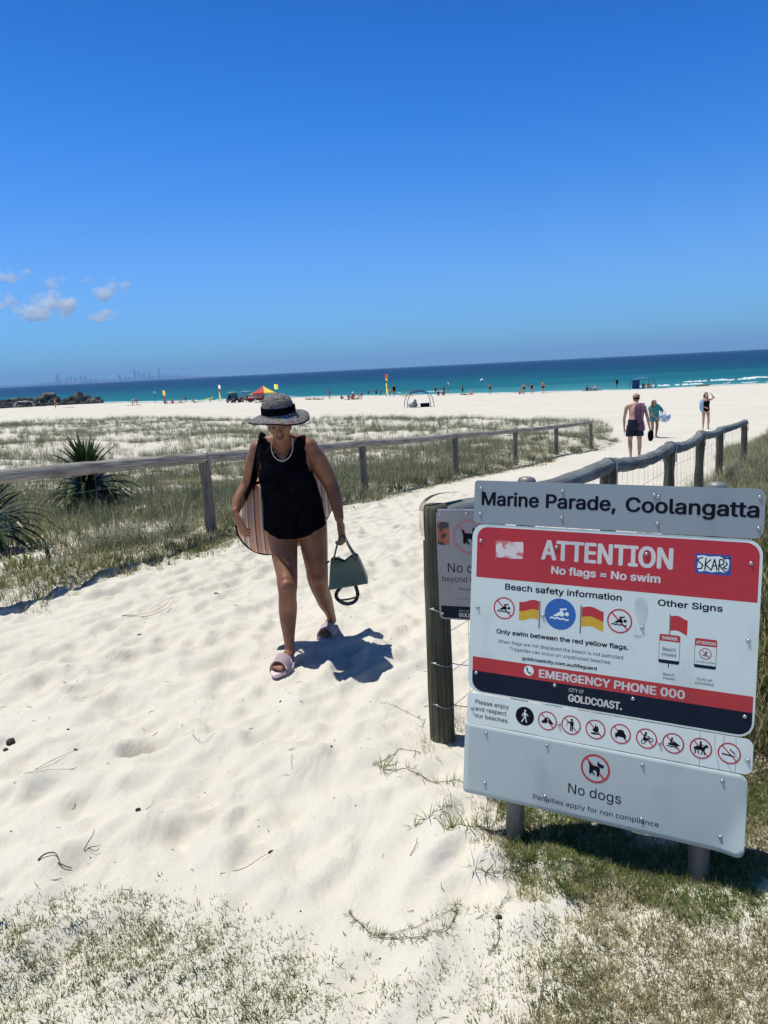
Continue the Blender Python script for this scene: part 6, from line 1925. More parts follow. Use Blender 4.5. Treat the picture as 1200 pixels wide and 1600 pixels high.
for dx, rz in ((-.02, .25), (.03, -.2)):
    bm = bmesh.new()
    outl = [Vector((dx + math.sin(a) * (.052 + .006 * math.cos(a)), 0, .62 + math.cos(a) * .145)) for a in np.linspace(0, 2 * math.pi, 24, endpoint=False)]
    f1 = bm.faces.new([bm.verts.new(Matrix.Rotation(rz, 3, 'Z') @ p + Vector((-.40, -.03 + dx, .02))) for p in outl])
    g = bmesh.ops.extrude_face_region(bm, geom=[f1])
    for v in [e for e in g['geom'] if isinstance(e, bmesh.types.BMVert)]: v.co.y += .018
    so = from_bm('sole', bm, M_CLOTH_BK, th, False)
    tube_obj('strap', [(-.40 + dx - .03, -.02 + dx, .56, .006), (-.40 + dx, -.065 + dx, .66, .006), (-.40 + dx + .03, -.02 + dx, .56, .006)], M_CLOTH_NV, so, 6, 3)

# stooping woman in the teal robe, behind him
bx_, by_ = 10.62, 30.0
BR = Matrix.Rotation(rad(35), 3, 'X')
bp_ = pose(pelvis=(.10, .04, .93), chest=(-.02, -.14, 1.12), neck=(-.09, -.29, 1.27), head=(-.14, -.40, 1.355), shR=(-.24, -.22, 1.20), shL=(.12, -.22, 1.24), elR=(-.24, -.36, .95), elL=(.26, -.30, 1.02), wrR=(-.12, -.48, .80), wrL=(.10, -.46, .88),
           hipR=(.0, .02, .88), hipL=(.18, .02, .88), knR=(-.02, -.08, .48), knL=(.20, -.04, .48), anR=(.02, .02, .085), anL=(.20, .04, .085), toeR=(-.02, -.17, .03), toeL=(.20, -.15, .03))
figure((bx_, by_, gz(bx_, by_)), rad(10), bp_, M_SKIN_M, 0.011, 'stooping woman in a teal wrap holding a pale bag, behind the shirtless man', 1.0, True, headR=BR, parts=(
    ('wrap', M_TEAL, (('tube', [(-.10, -.30, 1.27, .10, .09), (-.04, -.20, 1.22, .20, .13), (.0, -.12, 1.12, .205, .15), (.06, -.03, 1.0, .20, .16), (.10, .02, .85, .19, .16), (.10, .0, .62, .21, .17), (.09, -.01, .58, .20, .16)]), ('tube', [(.12, -.22, 1.24, .07), (.20, -.27, 1.12, .07), (.26, -.31, 1.02, .06)]), ('tube', [(-.24, -.22, 1.20, .07), (-.25, -.30, 1.08, .06)])), lambda p: p.z > .63 + .22 * max(0, -p.x), 'teal towelling wrap'),
    ('hair', M_HAIR_DK, (('ball', (-.14, -.375, 1.395), (.092, .105, .098)), ('ball', (-.13, -.33, 1.33), (.10, .07, .12))), lambda p: p.y > -.44 or p.z > 1.42, None)))
wb = empty('beach_bag', (bx_ + .25, by_ - .55, gz(bx_, by_)), 0, 'pale blue and white bag held by the stooping woman in teal', 'bag')
bm = bmesh.new(); ball_bm(bm, (.06, .02, .78), (.20, .11, .17)); ball_bm(bm, (-.06, .0, .86), (.14, .10, .12)); ball_bm(bm, (.17, .02, .84), (.11, .09, .12))
remesh('pouch', bm, .014, mat_var('white_blue_cloth', (0.72, 0.76, 0.82), (0.22, 0.36, 0.66), 7, 0.8, lo=.5, hi=.62), wb, 2)
tube_obj('handle', [(-.14, -.02, .90, .012), (-.12, -.03, 1.02, .012), (.02, -.02, 1.03, .012), (.10, .0, .92, .012)], M_LBLUE, wb, 6, 3)

# woman in a black swimsuit shading her eyes
cx_, cy_ = 15.0, 35.4
cp_ = pose(shR=(-.17, 0, 1.40), shL=(.17, 0, 1.40), elL=(.33, -.08, 1.50), wrL=(.19, -.15, 1.66), elR=(-.24, -.02, 1.14), wrR=(-.06, -.15, 1.06), hipR=(-.088, 0, .90), hipL=(.088, 0, .90), knL=(.12, -.06, .49), anL=(.14, .05, .10), toeL=(.15, -.10, .03))
figure((cx_, cy_, gz(cx_, cy_)), rad(-8), cp_, M_SKIN_L, 0.012, 'woman in a black swimsuit with one hand raised to her brow', 0.97, True, parts=(
    ('swimsuit', M_CLOTH_BK, (('tube', [(0, 0, .84, .11, .10), (0, 0, .90, .176, .125), (0, 0, 1.0, .178, .132), (0, 0, 1.12, .158, .12), (0, 0, 1.27, .178, .128), (0, 0, 1.37, .170, .11)]),), lambda p: p.z < 1.35 and p.z > .855 + .9 * abs(p.x) ** 1.2 * (1 if p.y < 0 else .6), 'black one piece swimsuit'),
    ('hair', M_HAIR_BR, (('ball', (0, .015, 1.675), (.09, .105, .098)), ('ball', (-.03, .04, 1.58), (.10, .07, .14)), ('ball', (.06, .03, 1.56), (.05, .06, .12))), lambda p: p.y > -.035 or p.z > 1.72, None)))
ct = empty('towel', (cx_, cy_, gz(cx_, cy_)), rad(-8), 'pale blue towel hanging over the arm of the woman in the black swimsuit', 'towel')
bm = bmesh.new()
ball_bm(bm, (-.20, -.02, 1.26), (.10, .11, .14)); tube_bm(bm, [(-.20, -.03, 1.30, .10, .08), (-.21, -.04, 1.10, .105, .07), (-.19, -.05, .92, .085, .05), (-.18, -.05, .80, .04, .03)], n=10, wax=(1, 0, 0), k=2)
remesh('cloth', bm, .014, M_LBLUE, ct, 2)

# ------------------------------------------------------------------ the far beach
def seat(x, y): return max(gz(x, y), SEA_Z)
P_STAND = STAND
P_WALK = pose(knR=(-.10, -.16, .50), anR=(-.10, -.20, .09), toeR=(-.12, -.38, .05), knL=(.10, -.02, .49), anL=(.10, .24, .12), toeL=(.11, .08, .03), elR=(-.24, .10, 1.13), wrR=(-.26, .08, .88), wrL=(.24, -.16, .92))
P_SIT = dict(pelvis=(0, .02, .12), chest=(0, .06, .42), neck=(0, .03, .64), head=(0, -.01, .79), shR=(-.18, .04, .57), shL=(.18, .04, .57), elR=(-.26, -.06, .32), elL=(.26, -.06, .32), wrR=(-.18, -.30, .36), wrL=(.18, -.30, .36),
             hipR=(-.09, 0, .12), hipL=(.09, 0, .12), knR=(-.14, -.38, .40), knL=(.14, -.38, .40), anR=(-.12, -.58, .07), anL=(.12, -.58, .07), toeR=(-.12, -.76, .03), toeL=(.12, -.76, .03))
P_LEAN = dict(pelvis=(0, 0, .12), chest=(0, .20, .36), neck=(0, .33, .52), head=(0, .36, .66), shR=(-.18, .28, .46), shL=(.18, .28, .46), elR=(-.22, .44, .24), elL=(.22, .44, .24), wrR=(-.22, .36, .04), wrL=(.22, .36, .04),
              hipR=(-.09, -.02, .11), hipL=(.09, -.02, .11), knR=(-.12, -.42, .20), knL=(.12, -.44, .09), anR=(-.12, -.80, .07), anL=(.12, -.84, .07), toeR=(-.12, -.92, .16), toeL=(.12, -.96, .16))
P_LIE = dict(pelvis=(0, 0, .11), chest=(0, .32, .13), neck=(0, .54, .16), head=(0, .68, .22), shR=(-.18, .46, .13), shL=(.18, .46, .13), elR=(-.32, .60, .06), elL=(.32, .60, .06), wrR=(-.14, .74, .06), wrL=(.14, .74, .06),
             hipR=(-.09, -.04, .10), hipL=(.09, -.04, .10), knR=(-.12, -.46, .07), knL=(.12, -.46, .07), anR=(-.10, -.86, .30), anL=(.12, -.88, .07), toeR=(-.10, -.84, .46), toeL=(.12, -1.0, .03))
P_BEND = pose(pelvis=(0, .12, .92), chest=(0, -.14, 1.04), neck=(0, -.34, 1.02), head=(0, -.44, .93), shR=(-.18, -.28, 1.00), shL=(.18, -.28, 1.00), elR=(-.20, -.36, .72), elL=(.20, -.36, .72), wrR=(-.14, -.40, .47), wrL=(.14, -.40, .47), hipR=(-.10, .12, .88), hipL=(.10, .12, .88), knR=(-.14, .02, .48), knL=(.14, .02, .48), anR=(-.16, .04, .09), anL=(.16, .04, .09))
P_SWIM = pose(elR=(-.30, -.10, 1.20), elL=(.34, -.08, 1.34), wrR=(-.26, -.30, 1.12), wrL=(.42, -.14, 1.55))
M_RED_C = mat_var('red_cloth', (0.45, 0.03, 0.03), (0.55, 0.06, 0.04), 12, 0.7)
M_YEL_C = mat_var('yellow_cloth', (0.70, 0.50, 0.05), (0.80, 0.60, 0.08), 12, 0.7)
M_WHT_C = mat_var('white_cloth', (0.70, 0.70, 0.70), (0.80, 0.80, 0.78), 12, 0.7)
M_DKBLUE = mat_var('blue_canopy', (0.02, 0.05, 0.16), (0.04, 0.09, 0.24), 6, 0.7)
M_MIDBLUE = mat_var('bright_blue_canopy', (0.10, 0.24, 0.55), (0.22, 0.38, 0.68), 3, 0.7)
M_STEEL_W = mat_var('white_pole', (0.6, 0.6, 0.6), (0.75, 0.75, 0.75), 20, 0.4)
M_DKPAINT = mat_var('dark_vehicle_paint', (0.010, 0.012, 0.016), (0.025, 0.028, 0.035), 4, 0.35)
M_REDPAINT = mat_var('dark_red_paint', (0.22, 0.012, 0.018), (0.32, 0.02, 0.025), 3, 0.35)
M_TYRE = mat_var('tyre_rubber', (0.012, 0.012, 0.012), (0.03, 0.03, 0.028), 20, 0.9)
M_GLASS = nodes_mat('windscreen', 0.08, (0.10, 0.14, 0.16), spec=0.6)[0]
M_YBOARD = mat_var('yellow_board', (0.55, 0.55, 0.06), (0.68, 0.66, 0.16), 3, 0.4)

TRUNK = lambda m, z0=.80, z1=1.08: ('shorts', m, (('tube', [(0, 0, .78, .17, .13), (0, 0, .95, .19, .145), (0, 0, 1.06, .172, .13)]),), None, None)
SUIT = lambda m: ('swimsuit', m, (('tube', [(0, 0, .86, .14, .11), (0, 0, .95, .182, .138), (0, 0, 1.12, .162, .122), (0, 0, 1.27, .180, .128), (0, 0, 1.40, .168, .11)]),), None, None)
SHIRT = lambda m: ('shirt', m, (('tube', [(0, 0, .92, .19, .15), (0, 0, 1.12, .18, .14), (0, 0, 1.30, .195, .14), (0, 0, 1.44, .16, .11)]), ('tube', [(-.19, 0, 1.42, .07), (-.215, .01, 1.26, .065)]), ('tube', [(.19, 0, 1.42, .07), (.215, .01, 1.26, .065)])), None, None)
SITCL = lambda m: ('shirt', m, (('tube', [(0, .02, .08, .19, .15), (0, .05, .30, .18, .14), (0, .06, .46, .19, .13), (0, .05, .60, .15, .10)]),), None, None)
SITSUIT = lambda m: ('shorts', m, (('tube', [(0, .02, .05, .20, .16), (0, .03, .20, .18, .14)]),), None, None)
HAIR = lambda m, P=STAND: ('hair', m, (('ball', (P['head'][0], P['head'][1] + .02, P['head'][2] + .05), (.092, .105, .09)),), None, None)
CAPP = lambda m, P=STAND: ('hat', m, (('ball', (P['head'][0], P['head'][1], P['head'][2] + .07), (.10, .11, .08)), ('ball', (P['head'][0], P['head'][1], P['head'][2] + .045), (.17, .18, .025))), None, None)
VX = 0.024
def far(x, y, rz, ps, sk, label, parts=(), scale=1.0, dz=0.0, group='people far down the beach'):
    z = (seat(x, y) if dz == 0 else SEA_Z + dz)
    f = figure((x, y, z), rad(rz), ps, sk, VX, label, scale, False, parts=parts, group=group)
    return f
far(-62.34, 150.09, 80, pose(elR=(-.34, -.20, 1.36), wrR=(-.50, -.38, 1.32)), M_SKIN_L, 'person standing with arms held out on the sand before the breakwater', (TRUNK(M_RED_C),))
far(-78.0, 177.0, 20, P_WALK, M_SKIN_L, 'person in a red top and white shorts walking in front of the dark boulders', (SHIRT(M_RED_C), TRUNK(M_WHT_C)), 1.05)
far(-46.2, 146.3, 95, P_BEND, M_SKIN_L, 'left one of two people bending over a towel on the wide sand', (TRUNK(M_WHT_C),))
far(-45.4, 146.2, -80, P_BEND, M_SKIN_M, 'right one of two people bending over a towel on the wide sand', (TRUNK(M_DKPAINT),))
far(-40.1, 146.2, 60, P_SIT, M_SKIN_M, 'dark figure sitting at the left end of the first seated group', (SITCL(M_CLOTH_BK),))
far(-38.9, 147.2, -30, P_SIT, M_SKIN_L, 'person in red sitting in the first group left of the flags', (SITCL(M_RED_C),))
far(-37.7, 148.2, 20, P_LEAN, M_SKIN_L, 'bare skinned sunbather leaning back in the first seated group', ())
far(-36.9, 149.1, 40, P_STAND, M_SKIN_M, 'person standing at the right end of the first seated group', (TRUNK(M_CLOTH_BK), HAIR(M_HAIR_DK)), 0.8)
far(-34.4, 145.3, 70, P_LEAN, M_SKIN_M, 'sunbather lying beside the yellow rescue boards', (SITSUIT(M_CLOTH_BK),))
far(-11.4, 129.1, 80, P_LIE, M_SKIN_M, 'left of two dark sunbathers lying right of the red and yellow tent', (SITSUIT(M_CLOTH_BK),))
far(-9.7, 126.8, 95, P_LIE, M_SKIN_M, 'right of two dark sunbathers lying right of the red and yellow tent', (SITSUIT(M_CLOTH_BK),))
far(-8.0, 127.6, 40, pose(elR=(-.30, -.12, 1.30), wrR=(-.16, -.24, 1.50)), M_SKIN_M, 'lone bather standing behind the woman\'s shoulder near the waterline', (SUIT(M_MAUVE), HAIR(M_HAIR_DK)))
far(-5.8, 122.8, 50, P_SIT, M_SKIN_M, 'small dark figure sitting just left of the red group', (SITCL(M_CLOTH_BK),), .85)
far(-4.6, 120.9, 30, P_SIT, M_SKIN_L, 'person in dark blue sitting at the left of the red group', (SITCL(M_CLOTH_NV), CAPP(M_DKBLUE, P_SIT)))
far(-3.9, 120.2, -10, P_SIT, M_SKIN_L, 'person in red with a pale hat sitting in the middle of the red group', (SITCL(M_RED_C), CAPP(M_WHT_C, P_SIT)), 1.25)
far(-3.2, 119.6, -30, P_LEAN, M_SKIN_L, 'bather in red leaning back in the red group', (SITSUIT(M_RED_C),))
far(-2.6, 121.0, -50, P_BEND, M_SKIN_M, 'dark figure bending at the right end of the red group', (TRUNK(M_CLOTH_BK),), .85)
far(1.9, 125.8, 10, P_STAND, M_SKIN_M, 'lifeguard in yellow standing at the foot of the tall beach flag', (SHIRT(M_YEL_C), TRUNK(M_RED_C)), .9)
far(2.6, 124.9, -20, P_STAND, M_SKIN_M, 'dark clothed figure standing right of the tall beach flag', (SHIRT(M_CLOTH_BK), TRUNK(M_CLOTH_BK)), 1.1)
for k, (x, y, dz) in enumerate(((-1.81, 149.8, -.95), (-.33, 147.5, -.75), (.5, 143.0, -.95), (14.33, 131.4, -.45), (5.6, 132.5, -.7))):
    far(x, y, 20 * k, P_SWIM, M_SKIN_M, ['swimmer furthest left in the shallow water left of the tall flag', 'swimmer in the middle of the three left of the tall flag', 'swimmer closest to the tall flag, to its left', 'swimmer in the shallows right of the dark umbrella group', 'wading swimmer behind the dark shade frame'][k], (TRUNK(M_CLOTH_BK),), dz=dz, group='swimmers in the shallows')
far(9.2, 124.0, 30, P_STAND, M_SKIN_M, 'small dark child standing left of the blue and white umbrella', (SUIT(M_CLOTH_BK),), .8)
far(9.35, 120.5, 0, P_SIT, M_SKIN_M, 'dark figure sitting left of the blue and white umbrella', (SITCL(M_CLOTH_BK),))
far(10.1, 119.6, -20, P_SIT, M_SKIN_M, 'dark figure sitting right under the blue and white umbrella', (SITCL(M_CLOTH_NV),))
far(10.3, 121.7, 15, P_STAND, M_SKIN_M, 'dark figure standing beside the blue and white umbrella', (SUIT(M_CLOTH_BK), HAIR(M_HAIR_DK)), .8)
far(13.2, 117.6, 80, P_LIE, M_SKIN_M, 'sunbather lying right of the blue and white umbrella', (SITSUIT(M_CLOTH_BK),))
far(14.0, 116.9, 30, P_SIT, M_SKIN_L, 'person in white sitting alone right of the umbrella group', (SITCL(M_WHT_C),), .9)
far(16.73, 115.8, -35, pose(elR=(-.34, -.22, 1.24), wrR=(-.44, -.34, 1.30)), M_SKIN_M, 'tanned person standing alone at the waterline near the middle', (TRUNK(M_CLOTH_BK), HAIR(M_HAIR_DK)))
far(20.0, 109.6, 60, P_SIT, M_SKIN_L, 'person sitting at the feet of the three standing bathers', (SITSUIT(M_RED_C),))
far(20.57, 109.3, 170, P_STAND, M_SKIN_L, 'left one of three bathers standing side by side at the waterline', (TRUNK(M_CLOTH_BK), HAIR(M_HAIR_DK)), .95)
far(21.45, 108.3, 185, P_STAND, M_SKIN_L, 'middle one of three bathers standing side by side, in a dark suit', (SUIT(M_CLOTH_BK), HAIR(M_HAIR_DK)), .9)
far(22.65, 106.5, 175, P_STAND, M_SKIN_L, 'right one of three bathers standing side by side, pink shouldered', (TRUNK(M_CLOTH_NV), HAIR(M_HAIR_BR)), 1.03)
far(30.3, 112.4, 60, P_SIT, M_SKIN_M, 'left one of two people sitting on a dark mat near the water', (SITCL(M_CLOTH_NV),))
far(31.4, 112.2, -30, P_SIT, M_SKIN_L, 'right one of two people sitting on a dark mat near the water', (SITCL(M_WHT_C),))
far(35.6, 115.6, 10, P_STAND, M_SKIN_M, 'dark figure standing left of the blue canopy', (SHIRT(M_CLOTH_BK), TRUNK(M_CLOTH_BK)), .85)
far(37.8, 110.5, 0, P_SIT, M_SKIN_M, 'person sitting under the blue canopy', (SITCL(M_CLOTH_NV),))
far(38.5, 110.3, -30, P_SIT, M_SKIN_L, 'person in a red top sitting under the right side of the blue canopy', (SITCL(M_RED_C),))

def thing_at(name, x, y, rz, label, cat, group=None):
    return empty(name, (x, y, seat(x, y)), rad(rz), label, cat, group)
def blanket(x, y, rz, sx, sy, mat, label):
    t = thing_at('beach_towel', x, y, rz, label, 'towel', 'towels laid on the sand')
    bm = bmesh.new(); box_bm(bm, (0, 0, .03), (sx, sy, .03)); from_bm('cloth', bm, mat, t)
blanket(-45.8, 145.6, 10, 2.6, 1.0, M_CLOTH_BK, 'dark towel under the two bending people')
blanket(-59.8, 149.9, 0, 2.2, .9, M_MAUVE, 'long flat mauve sheet beside the person with arms held out')  # thin mauve sheet lying flat on the sand
blanket(30.9, 112.0, 5, 2.6, 1.2, M_CLOTH_NV, 'dark navy mat near the water at the right')
blanket(-38.4, 146.8, 8, 3.6, 1.1, M_RED_C, 'red mat under the first seated group')
blanket(-3.9, 119.5, 4, 2.6, 1.0, M_CLOTH_NV, 'dark mat under the red group by the water')

def shade(x, y, rz, w, h, d, cmat, pmat, label, arch=False, flare=.25):
    """canopy on poles"""
    t = thing_at('beach_canopy', x, y, rz, label, 'shade canopy')
    bm = bmesh.new()
    n = 8
    g = []
    for i in range(n + 1):
        row = []
        for j in range(n + 1):
            u, v = i / n * 2 - 1, j / n * 2 - 1
            row.append(bm.verts.new((u * w * .42, v * d * .42, h * (.86 + (.26 if arch else .14) * (1 - u * u) * (1 - .5 * v * v)) + .03 * math.sin(i * 2 + j))))
        if g:
            for j in range(n): bm.faces.new((g[j], g[j + 1], row[j + 1], row[j]))
        g = row
    bmesh.ops.solidify(bm, geom=bm.faces[:], thickness=.03)
    from_bm('canopy', bm, cmat, t, True)
    for sx in (-1, 1):
        for sy in (-1, 1):
            tube_obj('pole', [(sx * w * .42, sy * d * .42, h * .86, .035), (sx * w * (.42 + flare * .22), sy * d * .46, h * .55, .035), (sx * w * (.42 + flare * .34), sy * d * .5, -.1, .035)], pmat, t, 6, 3)
    return t
t = shade(4.32, 82.76, 8, 2.5, 1.62, 1.8, M_DKBLUE, M_DKPAINT, 'dark arched beach shade frame with bags beneath it', arch=True, flare=.5)
bm = bmesh.new(); ball_bm(bm, (-.35, 0, .25), (.55, .4, .28)); ball_bm(bm, (-.1, -.1, .55), (.18, .2, .32)); 
bg = thing_at('beach_bag', 4.0, 82.6, 0, 'pale heap of bags and towels under the dark arched shade frame', 'bag'); remesh('heap', bm, .05, mat_var('grey_canvas', (.25, .26, .26), (.42, .43, .42), 5, .8), bg, 1)
cb = thing_at('cool_box', 4.95, 82.7, 12, 'low dark box standing under the right side of the dark shade frame', 'cool box')
bm = bmesh.new(); box_bm(bm, (0, 0, .17), (.9, .45, .34), bevel=.04); from_bm('box', bm, M_CLOTH_BK, cb); bm = bmesh.new(); box_bm(bm, (0, 0, .37), (.94, .5, .06), bevel=.02); from_bm('lid', bm, M_DKPAINT, cb)
shade(37.9, 111.2, 5, 2.9, 1.55, 2.0, M_MIDBLUE, M_DKPAINT, 'bright blue canopy on poles at the waterline, far right', flare=.3)
sp = thing_at('wind_break', 37.1, 111.6, 5, 'dark blue cloth panel hung at the left of the blue canopy', 'wind break')
bm = bmesh.new(); box_bm(bm, (0, 0, .62), (1.1, .04, 1.2)); from_bm('cloth', bm, M_DKBLUE, sp)
shade(-76.63, 168.29, 20, 3.3, 1.45, 2.4, M_WHT_C, M_STEEL_W, 'low white beach canopy on splayed legs at the far left', flare=.6)
ch = thing_at('beach_chair', -76.2, 167.6, 30, 'dark folding chair under the white canopy at the far left', 'chair')
bm = bmesh.new(); box_bm(bm, (0, 0, .28), (1.3, .6, .08)); from_bm('seat', bm, M_CLOTH_BK, ch); bm = bmesh.new(); box_bm(bm, (.5, .2, .55), (.5, .08, .6)); from_bm('backrest', bm, M_CLOTH_NV, ch)

# red and yellow patrol tent
t = thing_at('patrol_tent', -18.9, 128.6, 12, 'red and yellow peaked patrol tent behind the woman\'s hat', 'tent')
H_, W_ = 2.65, 3.7
for k in range(4):
    a = math.pi / 4 + k * math.pi / 2
    tube_obj('pole', [(W_ * .45 * math.cos(a) * 1.2, W_ * .45 * math.sin(a) * 1.2, -.1, .035), (W_ * .45 * math.cos(a) * 1.2, W_ * .45 * math.sin(a) * 1.2, 1.72, .035)], M_STEEL_W, t, 6)
c = [(W_ * .5, W_ * .5), (-W_ * .5, W_ * .5), (-W_ * .5, -W_ * .5), (W_ * .5, -W_ * .5)]
for k in range(4):
    a, b_ = c[k], c[(k + 1) % 4]
    bm = bmesh.new(); rows_ = []
    for i in range(5):
        f = i / 4; z = 1.55 + (H_ - 1.55) * (f ** 1.35)
        rows_.append([bm.verts.new((q[0] * (1 - f), q[1] * (1 - f), z)) for q in (a, ((a[0] + b_[0]) / 2, (a[1] + b_[1]) / 2), b_)])
    for A_, B_ in zip(rows_, rows_[1:]):
        for j in range(2):
            f_ = bm.faces.new((A_[j], A_[j + 1], B_[j + 1], B_[j]))
            f_.material_index = 0 if (k in (1,) or (k in (2, 0) and ((j == 0) == (k == 2)))) else 1
    v0 = rows_[0]
    low = [bm.verts.new(v.co - Vector((0, 0, .22))) for v in v0]
    for j in range(2):
        f_ = bm.faces.new((low[j], low[j + 1], v0[j + 1], v0[j])); f_.material_index = 0 if k in (1, 2) and j == 0 else 1
    bmesh.ops.remove_doubles(bm, verts=bm.verts[:], dist=.001)
    from_bm('roof_panel', bm, [mat_red := bpy.data.materials['red_cloth'], M_YEL_C], t)
def feather(x, y, h, label, cols, wdt=.75, lean=0.0):
    t = thing_at('beach_flag', x, y, 10, label, 'flag')
    tube_obj('pole', [(0, 0, -.2, .035), (lean * .3, 0, h * .6, .030), (lean, 0, h, .022)], M_DKPAINT, t, 6, 3)
    n = len(cols)
    for k, (z0, z1, m_, wd) in enumerate(cols):
        bm = bmesh.new(); prev = None
        for i in range(7):
            u = i / 6
            cur = [bm.verts.new((lean * (z / h) + .03 + u * wd, .07 * math.sin(u * 6 + z), z - .10 * u)) for z in (z0 * h, z1 * h)]
            if prev: bm.faces.new((prev[0], prev[1], cur[1], cur[0]))
            prev = cur
        bmesh.ops.solidify(bm, geom=bm.faces[:], thickness=.015)
        from_bm('banner', bm, m_, t, True)
feather(-29.09, 142.33, 3.1, 'narrow yellow and white feather flag left of the dark buggy', [(.78, 1.0, M_WHT_C, .34), (.60, .78, M_RED_C, .28), (.12, .60, M_YBOARD, .26)])
feather(1.35, 126.0, 3.75, 'tall red and yellow beach flag near the middle of the shore', [(.83, .97, M_RED_C, .42), (.70, .83, M_YEL_C, .42), (.10, .62, M_YBOARD, .24)], lean=-.12)
feather(-43.5, 157.5, 2.4, 'small yellow over red flag at the waterline on the left', [(.60, 1.0, M_YEL_C, .45), (.30, .50, M_RED_C, .40)])
feather(-16.9, 127.2, 2.9, 'yellow flag sticking up at the right of the patrol tent', [(.70, .98, M_YBOARD, .6)])
t = thing_at('lookout_pole', -44.2, 154.2, 0, 'thin dark pole with a blue and white board near the waterline', 'sign')
tube_obj('pole', [(0, 0, -.2, .04), (0, 0, 2.3, .03)], M_DKPAINT, t, 6)
bm = bmesh.new(); box_bm(bm, (0, 0, 2.1), (.50, .05, .42)); from_bm('board', bm, M_LBLUE, t)
# blue and white umbrella, upright, half folded
t = thing_at('beach_umbrella', 10.95, 121.7, 0, 'tilted blue and white beach umbrella among dark figures', 'umbrella')
tube_obj('pole', [(0, 0, -.2, .03), (.05, 0, 1.9, .025)], M_DKPAINT, t, 6)
R_ = Matrix.Rotation(rad(62), 3, 'Y')
for k in range(8):
    bm = bmesh.new()
    a0, a1 = 2 * math.pi * k / 8, 2 * math.pi * (k + 1) / 8
    pr = [(0.01, .25), (.3, .2), (.6, .02)]
    rows_ = [[bm.verts.new(Vector((.05, 0, 1.65)) + R_ @ Vector((r_ * math.cos(a) * .9, r_ * math.sin(a) * .9, z))) for a in (a0, (a0 + a1) / 2, a1)] for r_, z in pr]
    for A_, B_ in zip(rows_, rows_[1:]):
        for j in range(2): bm.faces.new((A_[j], A_[j + 1], B_[j + 1], B_[j]))
    from_bm('panel', bm, M_WHT_C if k % 2 else M_DKBLUE, t)
# buoy
t = thing_at('buoy', 26.28, 196, 0, 'small white buoy floating off the beach', 'buoy')
bm = bmesh.new(); ball_bm(bm, (0, 0, .35), (.45, .45, .5)); from_bm('float', bm, M_WHT_C, t, True)

def wheel(parent, x, y, z, r, w):
    bm = bmesh.new()
    prof_w = [(r * .55, -w / 2), (r * .95, -w / 2), (r, -w * .3), (r, w * .3), (r * .95, w / 2), (r * .55, w / 2)]
    revolve_bm(bm, prof_w, 20, Matrix.Rotation(rad(90), 3, 'Y'), (x, y, z))
    wh = from_bm('wheel', bm, M_TYRE, parent, True)
    bm = bmesh.new(); revolve_bm(bm, [(.001, -w * .3), (r * .56, -w * .35), (r * .56, w * .35), (.001, w * .3)], 16, Matrix.Rotation(rad(90), 3, 'Y'), (x, y, z)); from_bm('rim', bm, M_STEEL_W, wh)
def buggy(x, y, rz, bodym, roofm, label):
    t = thing_at('beach_buggy', x, y, rz, label, 'buggy')
    bm = bmesh.new()
    box_bm(bm, (0, -.95, .62), (1.35, .75, .42), bevel=.12); box_bm(bm, (0, 0, .45), (1.4, 2.5, .26), bevel=.05); box_bm(bm, (0, .85, .72), (1.4, .9, .42), bevel=.06)
    from_bm('body', bm, bodym, t)
    for sx in (-1, 1):
        for sy in (-.9, .88): wheel(t, sx * .66, sy, .33, .33, .26)
        tube_obj('pillar', [(sx * .64, -.72, .75, .03), (sx * .58, -.35, 1.72, .03)], bodym, t, 6)
        tube_obj('pillar', [(sx * .62, .55, .75, .03), (sx * .58, .48, 1.72, .03)], bodym, t, 6)
        bm = bmesh.new(); ball_bm(bm, (sx * .5, -1.32, .66), (.10, .05, .08)); from_bm('headlight', bm, M_WHT_C, t, True)
    bm = bmesh.new(); box_bm(bm, (0, .05, 1.76), (1.35, 1.25, .07), bevel=.03); from_bm('roof', bm, roofm, t)
    bm = bmesh.new(); box_bm(bm, (0, -.55, 1.22), (1.15, .02, .85), Matrix.Rotation(rad(-20), 3, 'X')); from_bm('windscreen', bm, M_GLASS, t)
    bm = bmesh.new(); box_bm(bm, (0, .25, .85), (1.15, .45, .12), bevel=.03); box_bm(bm, (0, .48, 1.08), (1.15, .12, .5), bevel=.03); from_bm('seat', bm, M_CLOTH_BK, t)
    return t
buggy(-24.9, 133.4, 35, M_DKPAINT, M_YBOARD, 'dark patrol buggy with a pale roof, left one of the two vehicles')
buggy(-22.9, 134.4, -60, M_REDPAINT, M_LBLUE, 'red patrol buggy with a pale roof, right one of the two vehicles')
t = thing_at('rescue_trailer', -20.7, 131.0, 12, 'long dark red trailer with rescue boards beside the patrol tent', 'trailer')
bm = bmesh.new(); box_bm(bm, (0, 0, .72), (3.0, 1.3, .72), bevel=.05); from_bm('body', bm, M_REDPAINT, t)
bm = bmesh.new(); box_bm(bm, (0, 0, .32), (3.3, 1.2, .10)); from_bm('frame', bm, M_DKPAINT, t)
for x_ in (-.9, .9):
    for y_ in (-.62, .62):
        w_obj = None
        bm = bmesh.new(); revolve_bm(bm, [(.16, -.09), (.29, -.09), (.3, 0), (.29, .09), (.16, .09)], 18, Matrix.Rotation(rad(90), 3, 'X'), (x_, y_, .28)); from_bm('wheel', bm, M_TYRE, t, True)
bm = bmesh.new(); box_bm(bm, (-.75, -.66, .85), (.95, .012, .26)); box_bm(bm, (.6, -.66, .82), (1.2, .012, .12)); from_bm('pale_panel', bm, M_WHT_C, t)
